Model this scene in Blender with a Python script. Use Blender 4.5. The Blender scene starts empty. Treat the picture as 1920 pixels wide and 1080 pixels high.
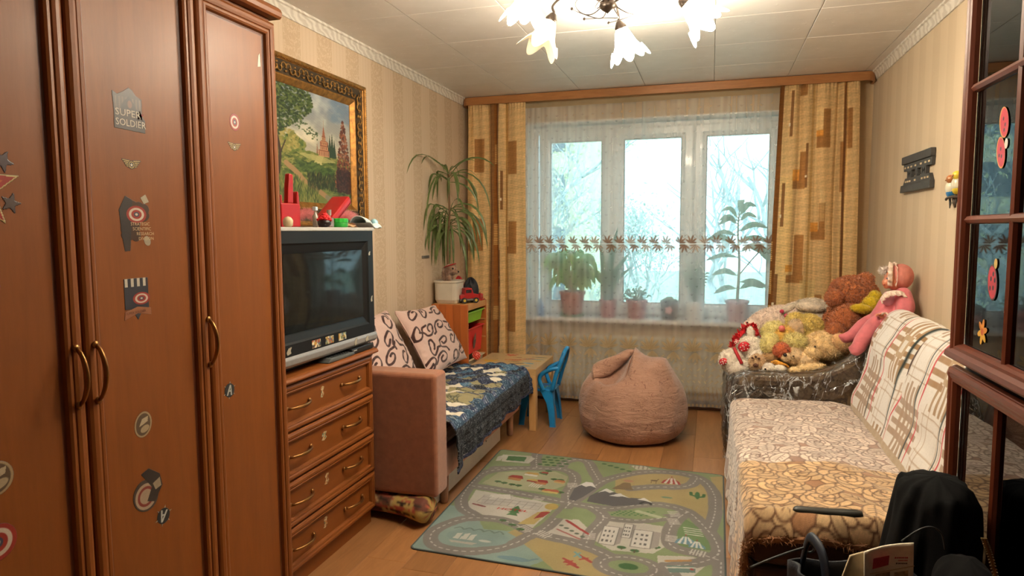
import bpy, bmesh, math, random
import numpy as np
from mathutils import Vector, Matrix, Euler
rnd = random.Random(11)
nrs = np.random.RandomState(5)
S = bpy.context.scene
COL = S.collection
PI = math.pi

# ------------------------------------------------------------------ camera, daylight, exposure
CF, CP, CY, CR, CH = 1242.0, .0863, .2916, -.0054, 1.435


def _axes():
    cy, sy, cp, sp = math.cos(CY), math.sin(CY), math.cos(CP), math.sin(CP)
    fw = np.array([-sy*cp, cy*cp, -sp]); rt = np.array([cy, sy, 0.]); up = np.cross(rt, fw)
    cr, sr = math.cos(CR), math.sin(CR)
    return np.array([cr*rt+sr*up, -sr*rt+cr*up, fw])


AX = _axes()


def at(u, v, ax, val):
    """the point of the plane ax = val seen at pixel (u, v): used to read sizes and places off the photograph"""
    d = AX.T @ np.array([(u-960)/CF, (540-v)/CF, 1.])
    o = np.array([0, 0, CH]); i = 'xyz'.index(ax)
    return o + d*((val-o[i])/d[i])


cd = bpy.data.cameras.new('camera'); cam = bpy.data.objects.new('camera', cd); COL.objects.link(cam)
cd.sensor_width = 36; cd.lens = CF/1920*36; cd.clip_start = .02; cd.clip_end = 300
cam.matrix_world = Matrix(((AX[0][0], AX[1][0], -AX[2][0], 0), (AX[0][1], AX[1][1], -AX[2][1], 0),
                           (AX[0][2], AX[1][2], -AX[2][2], CH), (0, 0, 0, 1)))
S.camera = cam
w = bpy.data.worlds.new('overcast'); S.world = w; w.use_nodes = True
bg = w.node_tree.nodes['Background']; bg.inputs[0].default_value = (.57, .85, .94, 1); bg.inputs[1].default_value = 4.4
vs = S.view_settings; vs.view_transform = 'Standard'; vs.look = 'None'; vs.gamma = 1; vs.use_curve_mapping = False
vs.exposure = .12
S.display_settings.display_device = 'sRGB'
pd = bpy.data.lights.new('window_portal', 'AREA'); pd.shape = 'RECTANGLE'; pd.size = 2.1; pd.size_y = 1.6
pd.cycles.is_portal = True
po = bpy.data.objects.new('window_portal', pd); po.location = (-.46, 5.74, 1.52); po.rotation_euler = (-PI/2, 0, 0); COL.objects.link(po)
LAMP = 106.0          # strength of the glowing glass shades


# ------------------------------------------------------------------ colour and materials
def lin(c):
    c = np.asarray(c, float)/255.
    return np.where(c <= .04045, c/12.92, ((c+.055)/1.055)**2.4)


def L4(c, a=1.):
    r = lin(c); return (float(r[0]), float(r[1]), float(r[2]), a)


class NT:
    def __init__(s, name):
        s.m = bpy.data.materials.new(name); s.m.use_nodes = True
        s.t = s.m.node_tree; s.n = s.t.nodes; s.b = s.n['Principled BSDF']; s.out = s.n['Material Output']

    def node(s, ty, **kw):
        x = s.n.new(ty)
        for k, v in kw.items(): setattr(x, k, v)
        return x

    def put(s, sock, v):
        if hasattr(v, 'is_linked'): s.t.links.new(v, sock)
        elif v is not None: sock.default_value = v

    def math(s, op, a, b=None, c=None):
        x = s.node('ShaderNodeMath', operation=op)
        for i, v in enumerate((a, b, c)):
            if v is not None: s.put(x.inputs[i], v)
        return x.outputs[0]

    def coord(s, scale=(1, 1, 1), kind='Object'):
        tc = s.node('ShaderNodeTexCoord'); mp = s.node('ShaderNodeMapping'); mp.inputs['Scale'].default_value = scale
        s.t.links.new(tc.outputs[kind], mp.inputs[0]); return mp.outputs[0]

    def noise(s, vec, scale, detail=4, rough=.55, dist=0):
        x = s.node('ShaderNodeTexNoise'); s.put(x.inputs['Vector'], vec); x.inputs['Scale'].default_value = scale
        x.inputs['Detail'].default_value = detail; x.inputs['Roughness'].default_value = rough; x.inputs['Distortion'].default_value = dist
        return x.outputs[0]

    def ramp(s, fac, stops):
        x = s.node('ShaderNodeValToRGB'); s.put(x.inputs[0], fac); e = x.color_ramp.elements
        while len(e) < len(stops): e.new(.5)
        for k, (p, c) in zip(e, stops): k.position = p; k.color = c if len(c) == 4 else L4(c)
        return x.outputs[0]

    def mix(s, fac, a, b, blend='MIX'):
        x = s.node('ShaderNodeMix', data_type='RGBA', blend_type=blend)
        s.put(x.inputs[0], fac); s.put(x.inputs[6], a); s.put(x.inputs[7], b); return x.outputs[2]

    def bump(s, h, strength=.3, dist=.01):
        x = s.node('ShaderNodeBump'); x.inputs['Strength'].default_value = strength; x.inputs['Distance'].default_value = dist
        s.put(x.inputs['Height'], h); s.put(s.b.inputs['Normal'], x.outputs[0])

    def setp(s, **kw):
        for k, v in kw.items(): s.put(s.b.inputs[k.replace('_', ' ')], v)
        return s.m


MATS = {}


def mat(name, col, rough=.6, var=.12, scale=14, bump=0., bscale=60, metal=0., spec=.5, sheen=0., coat=0.):
    if name in MATS: return MATS[name]
    n = NT(name); v = n.coord(); f = n.noise(v, scale, 5)
    c = np.array(col, float)
    n.setp(Base_Color=n.ramp(f, [(.25, np.clip(c*(1-var), 0, 255)), (.75, np.clip(c*(1+var), 0, 255))]), Roughness=rough, Metallic=metal,
           Specular_IOR_Level=spec, Sheen_Weight=sheen, Coat_Weight=coat)
    if bump: n.bump(n.noise(v, bscale, 6), bump, .004)
    MATS[name] = n.m; return n.m


def mat_attr(name, rough=.7, bump=0., bscale=300, spec=.3, sheen=0., coat=0., backface=None):
    """colour comes from the mesh's printed / woven colour layer"""
    if name in MATS: return MATS[name]
    n = NT(name); a = n.node('ShaderNodeAttribute', attribute_name='col')
    f = n.noise(n.coord(), bscale, 3)
    n.setp(Base_Color=n.mix(.16, a.outputs[0], n.mix(1., a.outputs[0], n.ramp(f, [(.3, (90, 90, 90)), (.7, (255, 255, 255))]), 'MULTIPLY')),
           Roughness=rough, Specular_IOR_Level=spec, Sheen_Weight=sheen, Coat_Weight=coat)
    if bump: n.bump(f, bump, .003)
    MATS[name] = n.m; return n.m


def wood(name, c1, c2, axis='z', rough=.4, coat=.25, scale=5., vary=False, stretch=9, contrast=.2):
    if name in MATS: return MATS[name]
    n = NT(name); sc = {'x': (1, stretch, stretch), 'y': (stretch, 1, stretch), 'z': (stretch, stretch, 1)}[axis]
    v = n.coord(sc)
    if vary:
        oi = n.node('ShaderNodeObjectInfo'); ad = n.node('ShaderNodeVectorMath', operation='ADD')
        cm = n.node('ShaderNodeCombineXYZ'); r10 = n.math('MULTIPLY', oi.outputs['Random'], 37.)
        for i in range(3): n.put(cm.inputs[i], r10)
        n.put(ad.inputs[0], v); n.put(ad.inputs[1], cm.outputs[0]); v = ad.outputs[0]
    g = n.noise(v, scale, 6, .6, .8); fine = n.noise(v, scale*9, 3)
    f = n.math('ADD', n.math('MULTIPLY', g, .8), n.math('MULTIPLY', fine, .2))
    c = n.ramp(f, [(.5-contrast, c1), (.5+contrast, c2)])
    if vary:
        k = n.math('MULTIPLY_ADD', oi.outputs['Random'], .34, .80)
        cc = n.node('ShaderNodeCombineXYZ')
        for i in range(3): n.put(cc.inputs[i], k)
        c = n.mix(1., c, cc.outputs[0], 'MULTIPLY')
    n.setp(Base_Color=c, Roughness=rough, Coat_Weight=coat, Coat_Roughness=.25, Specular_IOR_Level=.32)
    n.bump(fine, .06, .002)
    MATS[name] = n.m; return n.m


def glassy(name, tint=(255, 255, 255), refl=1., rough=.0):
    """thin pane: see-through with a Fresnel reflection"""
    if name in MATS: return MATS[name]
    n = NT(name); tr = n.node('ShaderNodeBsdfTransparent'); tr.inputs[0].default_value = L4(tint)
    gl = n.node('ShaderNodeBsdfGlossy'); gl.inputs['Roughness'].default_value = rough
    fr = n.node('ShaderNodeFresnel'); fr.inputs[0].default_value = 1.5
    mx = n.node('ShaderNodeMixShader'); n.put(mx.inputs[0], n.math('MULTIPLY', fr.outputs[0], refl))
    n.put(mx.inputs[1], tr.outputs[0]); n.put(mx.inputs[2], gl.outputs[0]); n.put(n.out.inputs[0], mx.outputs[0])
    MATS[name] = n.m; return n.m


# ------------------------------------------------------------------ objects
def wloc(p):
    v = np.zeros(3)
    while p is not None: v += np.array(p.location); p = p.parent
    return v


def tag(o, label=None, cat=None, group=None, kind=None):
    for k, v in (('label', label), ('category', cat), ('group', group), ('kind', kind)):
        if v: o[k] = v
    return o


def thing(name, label, cat, loc=(0, 0, 0), group=None):
    o = bpy.data.objects.new(name, None); COL.objects.link(o); o.location = loc; o.empty_display_size = .05
    return tag(o, label, cat, group)


def copy_tree(o, parent=None):
    c = o.copy(); COL.objects.link(c); c.parent = parent
    for ch in list(o.children): copy_tree(ch, c)
    return c


def link_mesh(name, V, F, mat_, parent=None, smooth=False, cols=None, bev=0., seg=2, solid=0., sub=0, mirror=False, loc=None, remesh=0., soff=-1):
    V = np.asarray(V, float).reshape(-1, 3)
    if parent is not None: org = wloc(parent)
    elif loc is not None: org = np.array(loc, float)
    else: org = np.array([(V[:, 0].min()+V[:, 0].max())/2, (V[:, 1].min()+V[:, 1].max())/2, V[:, 2].min()])
    me = bpy.data.meshes.new(name)
    if isinstance(F, np.ndarray):
        n = len(F); k = F.shape[1]
        me.vertices.add(len(V)); me.vertices.foreach_set('co', (V-org).ravel())
        me.loops.add(n*k); me.loops.foreach_set('vertex_index', F.ravel().astype(np.int32))
        me.polygons.add(n); me.polygons.foreach_set('loop_start', np.arange(0, n*k, k, dtype=np.int32))
        me.polygons.foreach_set('loop_total', np.full(n, k, dtype=np.int32))
        me.update(calc_edges=True)
    else:
        me.from_pydata((V-org).tolist(), [], F); me.update()
    if cols is not None:
        C = np.asarray(cols, float); C = C.reshape(-1, C.shape[-1])
        if C.shape[1] == 3: C = np.hstack([C, np.ones((len(C), 1))])
        ca = me.color_attributes.new('col', 'FLOAT_COLOR', 'POINT'); ca.data.foreach_set('color', C.astype(np.float32).ravel())
    if smooth: me.polygons.foreach_set('use_smooth', np.ones(len(me.polygons), dtype=bool))
    me.materials.append(mat_)
    o = bpy.data.objects.new(name, me); COL.objects.link(o)
    if parent is not None: o.parent = parent
    else: o.location = org
    if remesh:
        md = o.modifiers.new('join', 'REMESH'); md.mode = 'VOXEL'; md.voxel_size = remesh; md.use_smooth_shade = True
        md = o.modifiers.new('relax', 'SMOOTH'); md.iterations = 4; md.factor = .5
    if solid:
        md = o.modifiers.new('thick', 'SOLIDIFY'); md.thickness = solid; md.offset = soff
    if bev:
        md = o.modifiers.new('edge', 'BEVEL'); md.width = bev; md.segments = seg; md.limit_method = 'ANGLE'; md.angle_limit = .6
    if sub:
        md = o.modifiers.new('soft', 'SUBSURF'); md.levels = sub; md.render_levels = sub
    return o


def frames(P):
    P = np.asarray(P, float); n = len(P); T = np.zeros_like(P)
    T[1:-1] = P[2:]-P[:-2]; T[0] = P[1]-P[0]; T[-1] = P[-1]-P[-2]
    T /= np.maximum(np.linalg.norm(T, axis=1, keepdims=True), 1e-9)
    a = np.array([0, 0, 1.]) if abs(T[0][2]) < .9 else np.array([1., 0, 0])
    N = np.zeros_like(P); N[0] = np.cross(T[0], a); N[0] /= np.linalg.norm(N[0])
    for i in range(1, n):
        v = N[i-1]-T[i]*np.dot(N[i-1], T[i]); N[i] = v/max(np.linalg.norm(v), 1e-9)
    return T, N, np.cross(T, N)


def smooth_path(P, k=6):
    P = np.asarray(P, float); n = len(P); out = []
    Q = np.vstack([2*P[0]-P[1], P, 2*P[-1]-P[-2]])
    for i in range(n-1):
        p0, p1, p2, p3 = Q[i:i+4]
        for t in np.linspace(0, 1, k, endpoint=False):
            out.append(.5*((2*p1)+(-p0+p2)*t+(2*p0-5*p1+4*p2-p3)*t*t+(-p0+3*p1-3*p2+p3)*t**3))
    out.append(P[-1]); return np.array(out)


def rotm(rx=0, ry=0, rz=0):
    return np.array(Euler((rx, ry, rz)).to_matrix())


class MB:
    def __init__(s): s.v = []; s.f = []; s.c = []

    def add(s, V, F, col=None):
        k = len(s.v); V = np.asarray(V, float)
        s.v += V.tolist(); s.f += [tuple(int(i)+k for i in f) for f in F]
        if col is not None:
            c = lin(col); s.c += [list(c)]*len(V)
        return s

    def box(s, x0, x1, y0, y1, z0, z1, col=None, M=None, c=None):
        V = np.array([(x, y, z) for z in (z0, z1) for y in (y0, y1) for x in (x0, x1)], float)
        if M is not None: V = V @ np.asarray(M).T
        if c is not None: V = V+np.array(c)
        return s.add(V, [(0, 2, 3, 1), (4, 5, 7, 6), (0, 1, 5, 4), (2, 6, 7, 3), (0, 4, 6, 2), (1, 3, 7, 5)], col)

    def tube(s, P, r, n=8, cap=True, flat=None, col=None):
        P = np.asarray(P, float); m = len(P); r = np.full(m, r) if np.isscalar(r) else np.asarray(r, float)
        T, N, B = frames(P); a = np.linspace(0, 2*PI, n, endpoint=False); fl = 1 if flat is None else flat
        V = np.concatenate([P[i]+r[i]*(np.cos(a)[:, None]*N[i]+fl*np.sin(a)[:, None]*B[i]) for i in range(m)])
        F = [(i*n+j, i*n+(j+1) % n, (i+1)*n+(j+1) % n, (i+1)*n+j) for i in range(m-1) for j in range(n)]
        if cap: F += [tuple(range(n))[::-1], tuple((m-1)*n+j for j in range(n))]
        return s.add(V, F, col)

    def lathe(s, prof, n=24, c=(0, 0, 0), M=None, cap=True, wob=None, col=None):
        a = np.linspace(0, 2*PI, n, endpoint=False); V = []
        for i, (r, z) in enumerate(prof):
            rr = np.full(n, r) if wob is None else wob(r, z, a)
            V.append(np.stack([rr*np.cos(a), rr*np.sin(a), np.full(n, z)], 1))
        V = np.concatenate(V)
        if M is not None: V = V @ np.asarray(M).T
        m = len(prof)
        F = [(i*n+j, i*n+(j+1) % n, (i+1)*n+(j+1) % n, (i+1)*n+j) for i in range(m-1) for j in range(n)]
        if cap: F += [tuple(range(n))[::-1], tuple((m-1)*n+j for j in range(n))]
        return s.add(V+np.array(c), F, col)

    def ell(s, c, r, n=16, M=None, col=None):
        r = (r,)*3 if np.isscalar(r) else r; m = max(n//2, 4)
        th = np.linspace(0, PI, m+1)[1:-1]; a = np.linspace(0, 2*PI, n, endpoint=False)
        V = [(0, 0, 1)]+[(math.sin(t)*math.cos(p), math.sin(t)*math.sin(p), math.cos(t)) for t in th for p in a]+[(0, 0, -1)]
        V = np.array(V)*np.array(r)
        if M is not None: V = V @ np.asarray(M).T
        k = len(th); F = [(0, 1+j, 1+(j+1) % n) for j in range(n)]
        F += [(1+i*n+j, 1+(i+1)*n+j, 1+(i+1)*n+(j+1) % n, 1+i*n+(j+1) % n) for i in range(k-1) for j in range(n)]
        F += [(1+k*n, 1+(k-1)*n+(j+1) % n, 1+(k-1)*n+j) for j in range(n)]
        return s.add(V+np.array(c), F, col)

    def prism(s, poly, axis, a, b, col=None):
        n = len(poly); V = []
        for h in (a, b):
            for (p, q) in poly: V.append({'x': (h, p, q), 'y': (p, h, q), 'z': (p, q, h)}[axis])
        F = [tuple(range(n)), tuple(range(2*n-1, n-1, -1))]+[(i, i+n, (i+1) % n+n, (i+1) % n) for i in range(n)]
        return s.add(V, F, col)

    def frame(s, O, u, v, nn, w_, h_, prof, col=None):
        """mitred moulding round a rectangle; prof = (inset, height) pairs"""
        O, u, v, nn = (np.array(q, float) for q in (O, u, v, nn)); V = []
        for d, e in prof:
            for (a, b) in ((d, d), (w_-d, d), (w_-d, h_-d), (d, h_-d)): V.append(O+u*a+v*b+nn*e)
        m = len(prof); F = [(i*4+j, i*4+(j+1) % 4, (i+1)*4+(j+1) % 4, (i+1)*4+j) for i in range(m-1) for j in range(4)]
        return s.add(V, F, col)

    def grid(s, P, col=None, close=False):
        ny, nx = P.shape[:2]; V = P.reshape(-1, 3); w_ = nx if close else nx-1
        F = [(i*nx+j, i*nx+(j+1) % nx, (i+1)*nx+(j+1) % nx, (i+1)*nx+j) for i in range(ny-1) for j in range(w_)]
        return s.add(V, F, col)

    def build(s, name, m, parent=None, smooth=False, **kw):
        return link_mesh(name, s.v, s.f, m, parent, smooth, cols=s.c if s.c else None, **kw)


def gridmesh(name, P, C, m, parent=None, mask=None, smooth=True, flip=False, **kw):
    ny, nx = P.shape[:2]; idx = np.arange(ny*nx).reshape(ny, nx)
    F = np.stack([idx[:-1, :-1], idx[:-1, 1:], idx[1:, 1:], idx[1:, :-1]], -1)
    if flip: F = F[..., ::-1]
    if mask is not None:
        F = F[mask]; used = np.unique(F); re = np.full(ny*nx, -1); re[used] = np.arange(len(used)); F = re[F]
        V = P.reshape(-1, 3)[used]; CC = None if C is None else C.reshape(-1, C.shape[-1])[used]
    else:
        F = F.reshape(-1, 4); V = P.reshape(-1, 3); CC = None if C is None else C.reshape(-1, C.shape[-1])
    return link_mesh(name, V, np.ascontiguousarray(F.reshape(-1, 4)), m, parent, smooth, cols=CC, **kw)


def noise2(X, Y, seed=0, octv=3):
    r = np.random.RandomState(seed); o = np.zeros_like(X)
    for k in range(octv):
        for _ in range(4):
            a = r.uniform(0, 2*PI); fr = 2**k*r.uniform(.7, 1.4); o += np.sin((X*math.cos(a)+Y*math.sin(a))*fr*2*PI+r.uniform(0, 6.3))*.5**k/4
    return o


class Paint:
    """flat print laid out in its own 2-D units, rasterised to a grid of colours"""
    def __init__(s, x0, x1, y0, y1, nx, ny, col=(0, 0, 0), alpha=1.):
        s.b = (x0, x1, y0, y1); s.X, s.Y = np.meshgrid(np.linspace(x0, x1, nx), np.linspace(y0, y1, ny))
        s.C = np.zeros((ny, nx, 4)); s.C[..., :3] = np.array(col, float); s.C[..., 3] = alpha; s.px = max((x1-x0)/(nx-1), (y1-y0)/(ny-1))

    def win(s, xa, xb, ya, yb):
        x0, x1, y0, y1 = s.b; ny, nx = s.X.shape
        i0 = max(0, int((xa-x0)/(x1-x0)*(nx-1))-1); i1 = min(nx, int((xb-x0)/(x1-x0)*(nx-1))+3)
        j0 = max(0, int((ya-y0)/(y1-y0)*(ny-1))-1); j1 = min(ny, int((yb-y0)/(y1-y0)*(ny-1))+3)
        return slice(j0, max(j1, j0)), slice(i0, max(i1, i0))

    def lay(s, w_, m, col, a=1.):
        m = np.clip(m, 0, 1)[..., None]*a; t = s.C[w_]; al = None
        c = np.array(col, float)
        t[..., :3] = t[..., :3]*(1-m)+c*m; t[..., 3:] = np.maximum(t[..., 3:], m)
        return s

    def poly(s, P, col, a=1.):
        P = np.asarray(P, float); w_ = s.win(P[:, 0].min(), P[:, 0].max(), P[:, 1].min(), P[:, 1].max())
        X, Y = s.X[w_], s.Y[w_]
        if X.size == 0: return s
        ins = np.zeros(X.shape, bool); n = len(P)
        for i in range(n):
            (xa, ya), (xb, yb) = P[i], P[(i+1) % n]
            if ya == yb: continue
            c = ((ya > Y) != (yb > Y)) & (X < (xb-xa)*(Y-ya)/(yb-ya)+xa); ins ^= c
        return s.lay(w_, ins.astype(float), col, a)

    def rect(s, x0, x1, y0, y1, col, a=1.): return s.poly([(x0, y0), (x1, y0), (x1, y1), (x0, y1)], col, a)

    def ell(s, c, r, col, rot=0., a=1.):
        r = (r, r) if np.isscalar(r) else r; R_ = max(r); w_ = s.win(c[0]-R_, c[0]+R_, c[1]-R_, c[1]+R_); X, Y = s.X[w_]-c[0], s.Y[w_]-c[1]
        if X.size == 0: return s
        cr, sr = math.cos(rot), math.sin(rot); d = np.sqrt(((X*cr+Y*sr)/r[0])**2+((-X*sr+Y*cr)/r[1])**2)
        return s.lay(w_, (1-d)*min(r)/s.px+.5, col, a)

    def line(s, P, wd, col, a=1., dash=None, smooth=0, closed=False):
        P = np.asarray(P, float)
        if closed: P = np.vstack([P, P[:1]])
        if smooth: P = smooth_path(np.c_[P, np.zeros(len(P))], smooth)[:, :2]
        L = 0.
        w_ = s.win(P[:, 0].min()-wd, P[:, 0].max()+wd, P[:, 1].min()-wd, P[:, 1].max()+wd); X, Y = s.X[w_], s.Y[w_]
        if X.size == 0: return s
        D = np.full(X.shape, 9.)
        for i in range(len(P)-1):
            p, q = P[i], P[i+1]; e = q-p; l2 = max((e**2).sum(), 1e-12); l = math.sqrt(l2)
            t = np.clip(((X-p[0])*e[0]+(Y-p[1])*e[1])/l2, 0, 1); d = np.hypot(X-p[0]-t*e[0], Y-p[1]-t*e[1])
            if dash: d = np.where(((L+t*l) % dash) < dash*.55, d, 9.)
            D = np.minimum(D, d); L += l
        return s.lay(w_, (wd/2-D)/s.px+.5, col, a)

    def lin(s):
        C = s.C.copy(); C[..., :3] = lin(np.clip(C[..., :3], 0, 255)); return C


_deps = None


def text_mesh(txt, size):
    cu = bpy.data.curves.new('lettering', 'FONT'); cu.body = txt; cu.size = size; cu.resolution_u = 2
    o = bpy.data.objects.new('lettering', cu); COL.objects.link(o)
    dg = bpy.context.evaluated_depsgraph_get(); me = bpy.data.meshes.new_from_object(o.evaluated_get(dg))
    V = np.array([v.co[:] for v in me.vertices]); F = [tuple(p.vertices) for p in me.polygons]
    bpy.data.objects.remove(o); bpy.data.curves.remove(cu); bpy.data.meshes.remove(me)
    return V, F


def fur(mb, c, r, M, n, ln, col=None, wd=.0035, rs=nrs, droop=.35, keep=None):
    """short tufts standing on an ellipsoid"""
    r = np.array((r,)*3 if np.isscalar(r) else r, float); M = np.eye(3) if M is None else np.asarray(M)
    d = rs.normal(size=(n, 3)); d /= np.linalg.norm(d, axis=1, keepdims=True)
    P = (d*r) @ M.T+np.array(c); N = (d/r); N /= np.linalg.norm(N, axis=1, keepdims=True); N = N @ M.T
    if keep is not None:
        k = keep(P); P, N = P[k], N[k]; n = len(P)
    dirn = N+rs.normal(size=(n, 3))*.45+np.array([0, 0, -droop]); dirn /= np.linalg.norm(dirn, axis=1, keepdims=True)
    sd = np.cross(dirn, rs.normal(size=(n, 3))); sd /= np.maximum(np.linalg.norm(sd, axis=1, keepdims=True), 1e-6)
    P0 = P-N*ln*.3; ll = ln*rs.uniform(.6, 1.25, size=(n, 1))
    V = np.stack([P0-sd*wd, P0+sd*wd, P0+dirn*ll*1.3], 1).reshape(-1, 3)
    mb.add(V, [(3*i, 3*i+1, 3*i+2) for i in range(n)], col)
    return mb

# ================================================================== the room shell
XL, XR, YW, YB, ZC = -2.02, 1.10, 5.42, -.75, 2.535


def wallpaper(name, P, ph, c_bg, c_band, c_motif, duty=.50, strength=1.):
    n = NT(name); tc = n.node('ShaderNodeTexCoord'); sp = n.node('ShaderNodeSeparateXYZ'); n.put(sp.inputs[0], tc.outputs['Object'])
    ax = sp.outputs[1]; z = sp.outputs[2]
    t = n.math('FRACT', n.math('ADD', n.math('DIVIDE', n.math('SUBTRACT', ax, ph), P), .5))     # 0..1, motif band centred on .5
    d = n.math('ABSOLUTE', n.math('SUBTRACT', t, .5))
    band = n.ramp(d, [(duty/2-.012, (255, 255, 255)), (duty/2+.012, (0, 0, 0))])
    # scrolling damask: distorted rings along the band
    cz = n.math('MULTIPLY', n.math('SUBTRACT', n.math('FRACT', n.math('DIVIDE', z, P*.8)), .5), .8)
    rr = n.math('SQRT', n.math('ADD', n.math('MULTIPLY', d, d), n.math('MULTIPLY', cz, cz)))
    nz = n.noise(n.coord((1, 1, 1)), 34, 3, .5, 1.5)
    wv = n.math('SINE', n.math('ADD', n.math('MULTIPLY', rr, 46), n.math('MULTIPLY', nz, 16)))
    mot = n.math('MULTIPLY', n.ramp(wv, [(.35, (0, 0, 0)), (.75, (255, 255, 255))]), band)
    # thin pinstripes between the bands
    ps = n.math('SINE', n.math('MULTIPLY', t, 2*PI*9)); pin = n.ramp(ps, [(.55, (0, 0, 0)), (.9, (255, 255, 255))])
    c = n.mix(band, n.mix(n.math('MULTIPLY', pin, .35*strength), L4(c_bg), L4(c_band)), L4(c_band))
    c = n.mix(n.math('MULTIPLY', mot, .55*strength), c, L4(c_motif))
    g = n.noise(n.coord((1, 1, 1)), 420, 2); c = n.mix(.10, c, n.ramp(g, [(.35, (120, 100, 75)), (.65, (255, 245, 225))]))
    n.setp(Base_Color=c, Roughness=.62, Specular_IOR_Level=.35)
    n.bump(n.math('ADD', n.math('MULTIPLY', mot, .5), g), .12, .003)
    return n.m


wp_left = wallpaper('damask_stripe_wallpaper', .293, 3.817+.0, (206, 184, 158), (190, 165, 136), (212, 191, 165))
wp_right = wallpaper('fine_stripe_wallpaper', .235, .02, (207, 187, 158), (199, 178, 148), (204, 183, 154), .5, .45)
wp_win = wallpaper('window_wall_paper', .147, .02, (206, 178, 138), (194, 166, 126), (203, 176, 136), .55, .6)
plain_white = mat('white_paint', (226, 224, 218), .5, .03)
pvc = mat('white_pvc', (232, 234, 234), .28, .02, coat=.2)


def struct(o): o['kind'] = 'structure'; return o


struct(MB().box(XL-.12, XL, YB, YW+.3, -.1, ZC+.1).build('wall_left', wp_left, loc=(XL, 0, 0)))
struct(MB().box(XR, XR+.12, YB, YW+.3, -.1, ZC+.1).build('wall_right', wp_right, loc=(XR, 0, 0)))
struct(MB().box(XL, XR, YB-.12, YB, -.1, ZC+.1).build('wall_rear', mat('rear_wall_brown', (84, 62, 46), .7, .1, 4), loc=(0, YB, 0)))
WX0, WX1, WZ0, WZ1 = -1.50, .58, .70, 2.325
ww = MB()
ww.box(XL, XR, YW, YW+.3, -.1, WZ0); ww.box(XL, XR, YW, YW+.3, WZ1, ZC+.1)
ww.box(XL, WX0, YW, YW+.3, WZ0, WZ1); ww.box(WX1, XR, YW, YW+.3, WZ0, WZ1)
struct(ww.build('wall_window', wp_win, loc=(0, YW, 0)))
# plastered reveal of the opening
rv = MB()
rv.box(WX0, WX0+.012, YW-.001, YW+.24, WZ0, WZ1); rv.box(WX1-.012, WX1, YW-.001, YW+.24, WZ0, WZ1); rv.box(WX0, WX1, YW-.001, YW+.24, WZ1-.012, WZ1)
struct(rv.build('trim_3', plain_white))

# floor: laminate planks, every plank its own piece
fl = struct(MB().box(XL, XR, YB, YW, -.10, -.008).build('floor', mat('dark_underlay', (60, 40, 25)), loc=(0, 0, 0)))
lam = wood('laminate_plank', (132, 90, 54), (170, 122, 78), 'y', .34, .35, 3.2, True, 8, .3)
PW, PL = .1935, 1.29
pm = None
cols_ = int(math.ceil((XR-XL)/PW))
for i in range(cols_):
    x0 = XL+.006+i*PW; wd = min(PW, XR-.006-x0)
    y = YB-PL*rnd.uniform(.05, .95)
    while y < YW:
        a, b = max(y, YB), min(y+PL, YW)
        if b-a > .04:
            key = (round(wd, 3), round(b-a, 3))
            if pm is None: pm = {}
            if key not in pm:
                o = MB().box(-wd/2+.0004, wd/2-.0004, -(b-a)/2+.0004, (b-a)/2-.0004, -.008, 0).build('plank', lam, bev=.0012, seg=1, loc=(0, 0, 0))
                pm[key] = o.data; bev = o
            else:
                o = bev.copy(); o.data = pm[key]; COL.objects.link(o)
            o.name = 'plank'; o.parent = fl; o.location = (x0+wd/2, (a+b)/2, 0)
        y += PL

# ceiling: square pressed tiles
cl = struct(MB().box(XL, XR, YB, YW, ZC+.006, ZC+.1).build('ceiling', mat('ceiling_slab', (190, 186, 180)), loc=(0, 0, ZC)))
n = NT('pressed_ceiling_tile'); v = n.coord()
nz = n.noise(v, 7, 4, .5, .6)
vo = n.node('ShaderNodeTexVoronoi'); n.put(vo.inputs['Vector'], n.coord((11, 17, 1))); vo.inputs['Scale'].default_value = 1.
spr = n.math('MULTIPLY', n.ramp(vo.outputs[0], [(.16, (255, 255, 255)), (.24, (0, 0, 0))]), n.ramp(n.noise(v, 60, 2), [(.5, (0, 0, 0)), (.62, (255, 255, 255))]))
n.setp(Base_Color=n.mix(n.math('MULTIPLY', spr, .5), n.ramp(nz, [(.3, (218, 214, 208)), (.7, (226, 222, 217))]), (.92, .91, .88, 1)), Roughness=.42, Specular_IOR_Level=.4)
n.bump(n.math('ADD', n.math('MULTIPLY', spr, 1.), n.math('MULTIPLY', n.noise(v, 90, 3), .12)), .25, .004)
tile_m = n.m
TX, TY = .505, .535
bev = None; pm = {}
for i in range(-1, 7):
    for j in range(-2, 12):
        x0, x1 = max(XL, -2.02+i*TX), min(XR, -2.02+(i+1)*TX); y0, y1 = max(YB, -.02+(j)*TY-.0), min(YW, -.02+(j+1)*TY)
        if x1-x0 < .02 or y1-y0 < .02: continue
        key = (round(x1-x0, 3), round(y1-y0, 3))
        if key not in pm:
            o = MB().box(-(x1-x0)/2+.0012, (x1-x0)/2-.0012, -(y1-y0)/2+.0012, (y1-y0)/2-.0012, 0, .006).build('ceiling_tile', tile_m, bev=.003, seg=2, loc=(0, 0, 0)); bev = o; pm[key] = o.data
        else:
            o = bev.copy(); o.data = pm[key]; COL.objects.link(o)
        o.name = 'ceiling_tile'; o.parent = cl; o.location = ((x0+x1)/2, (y0+y1)/2, -rnd.uniform(0, .0012))

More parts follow.
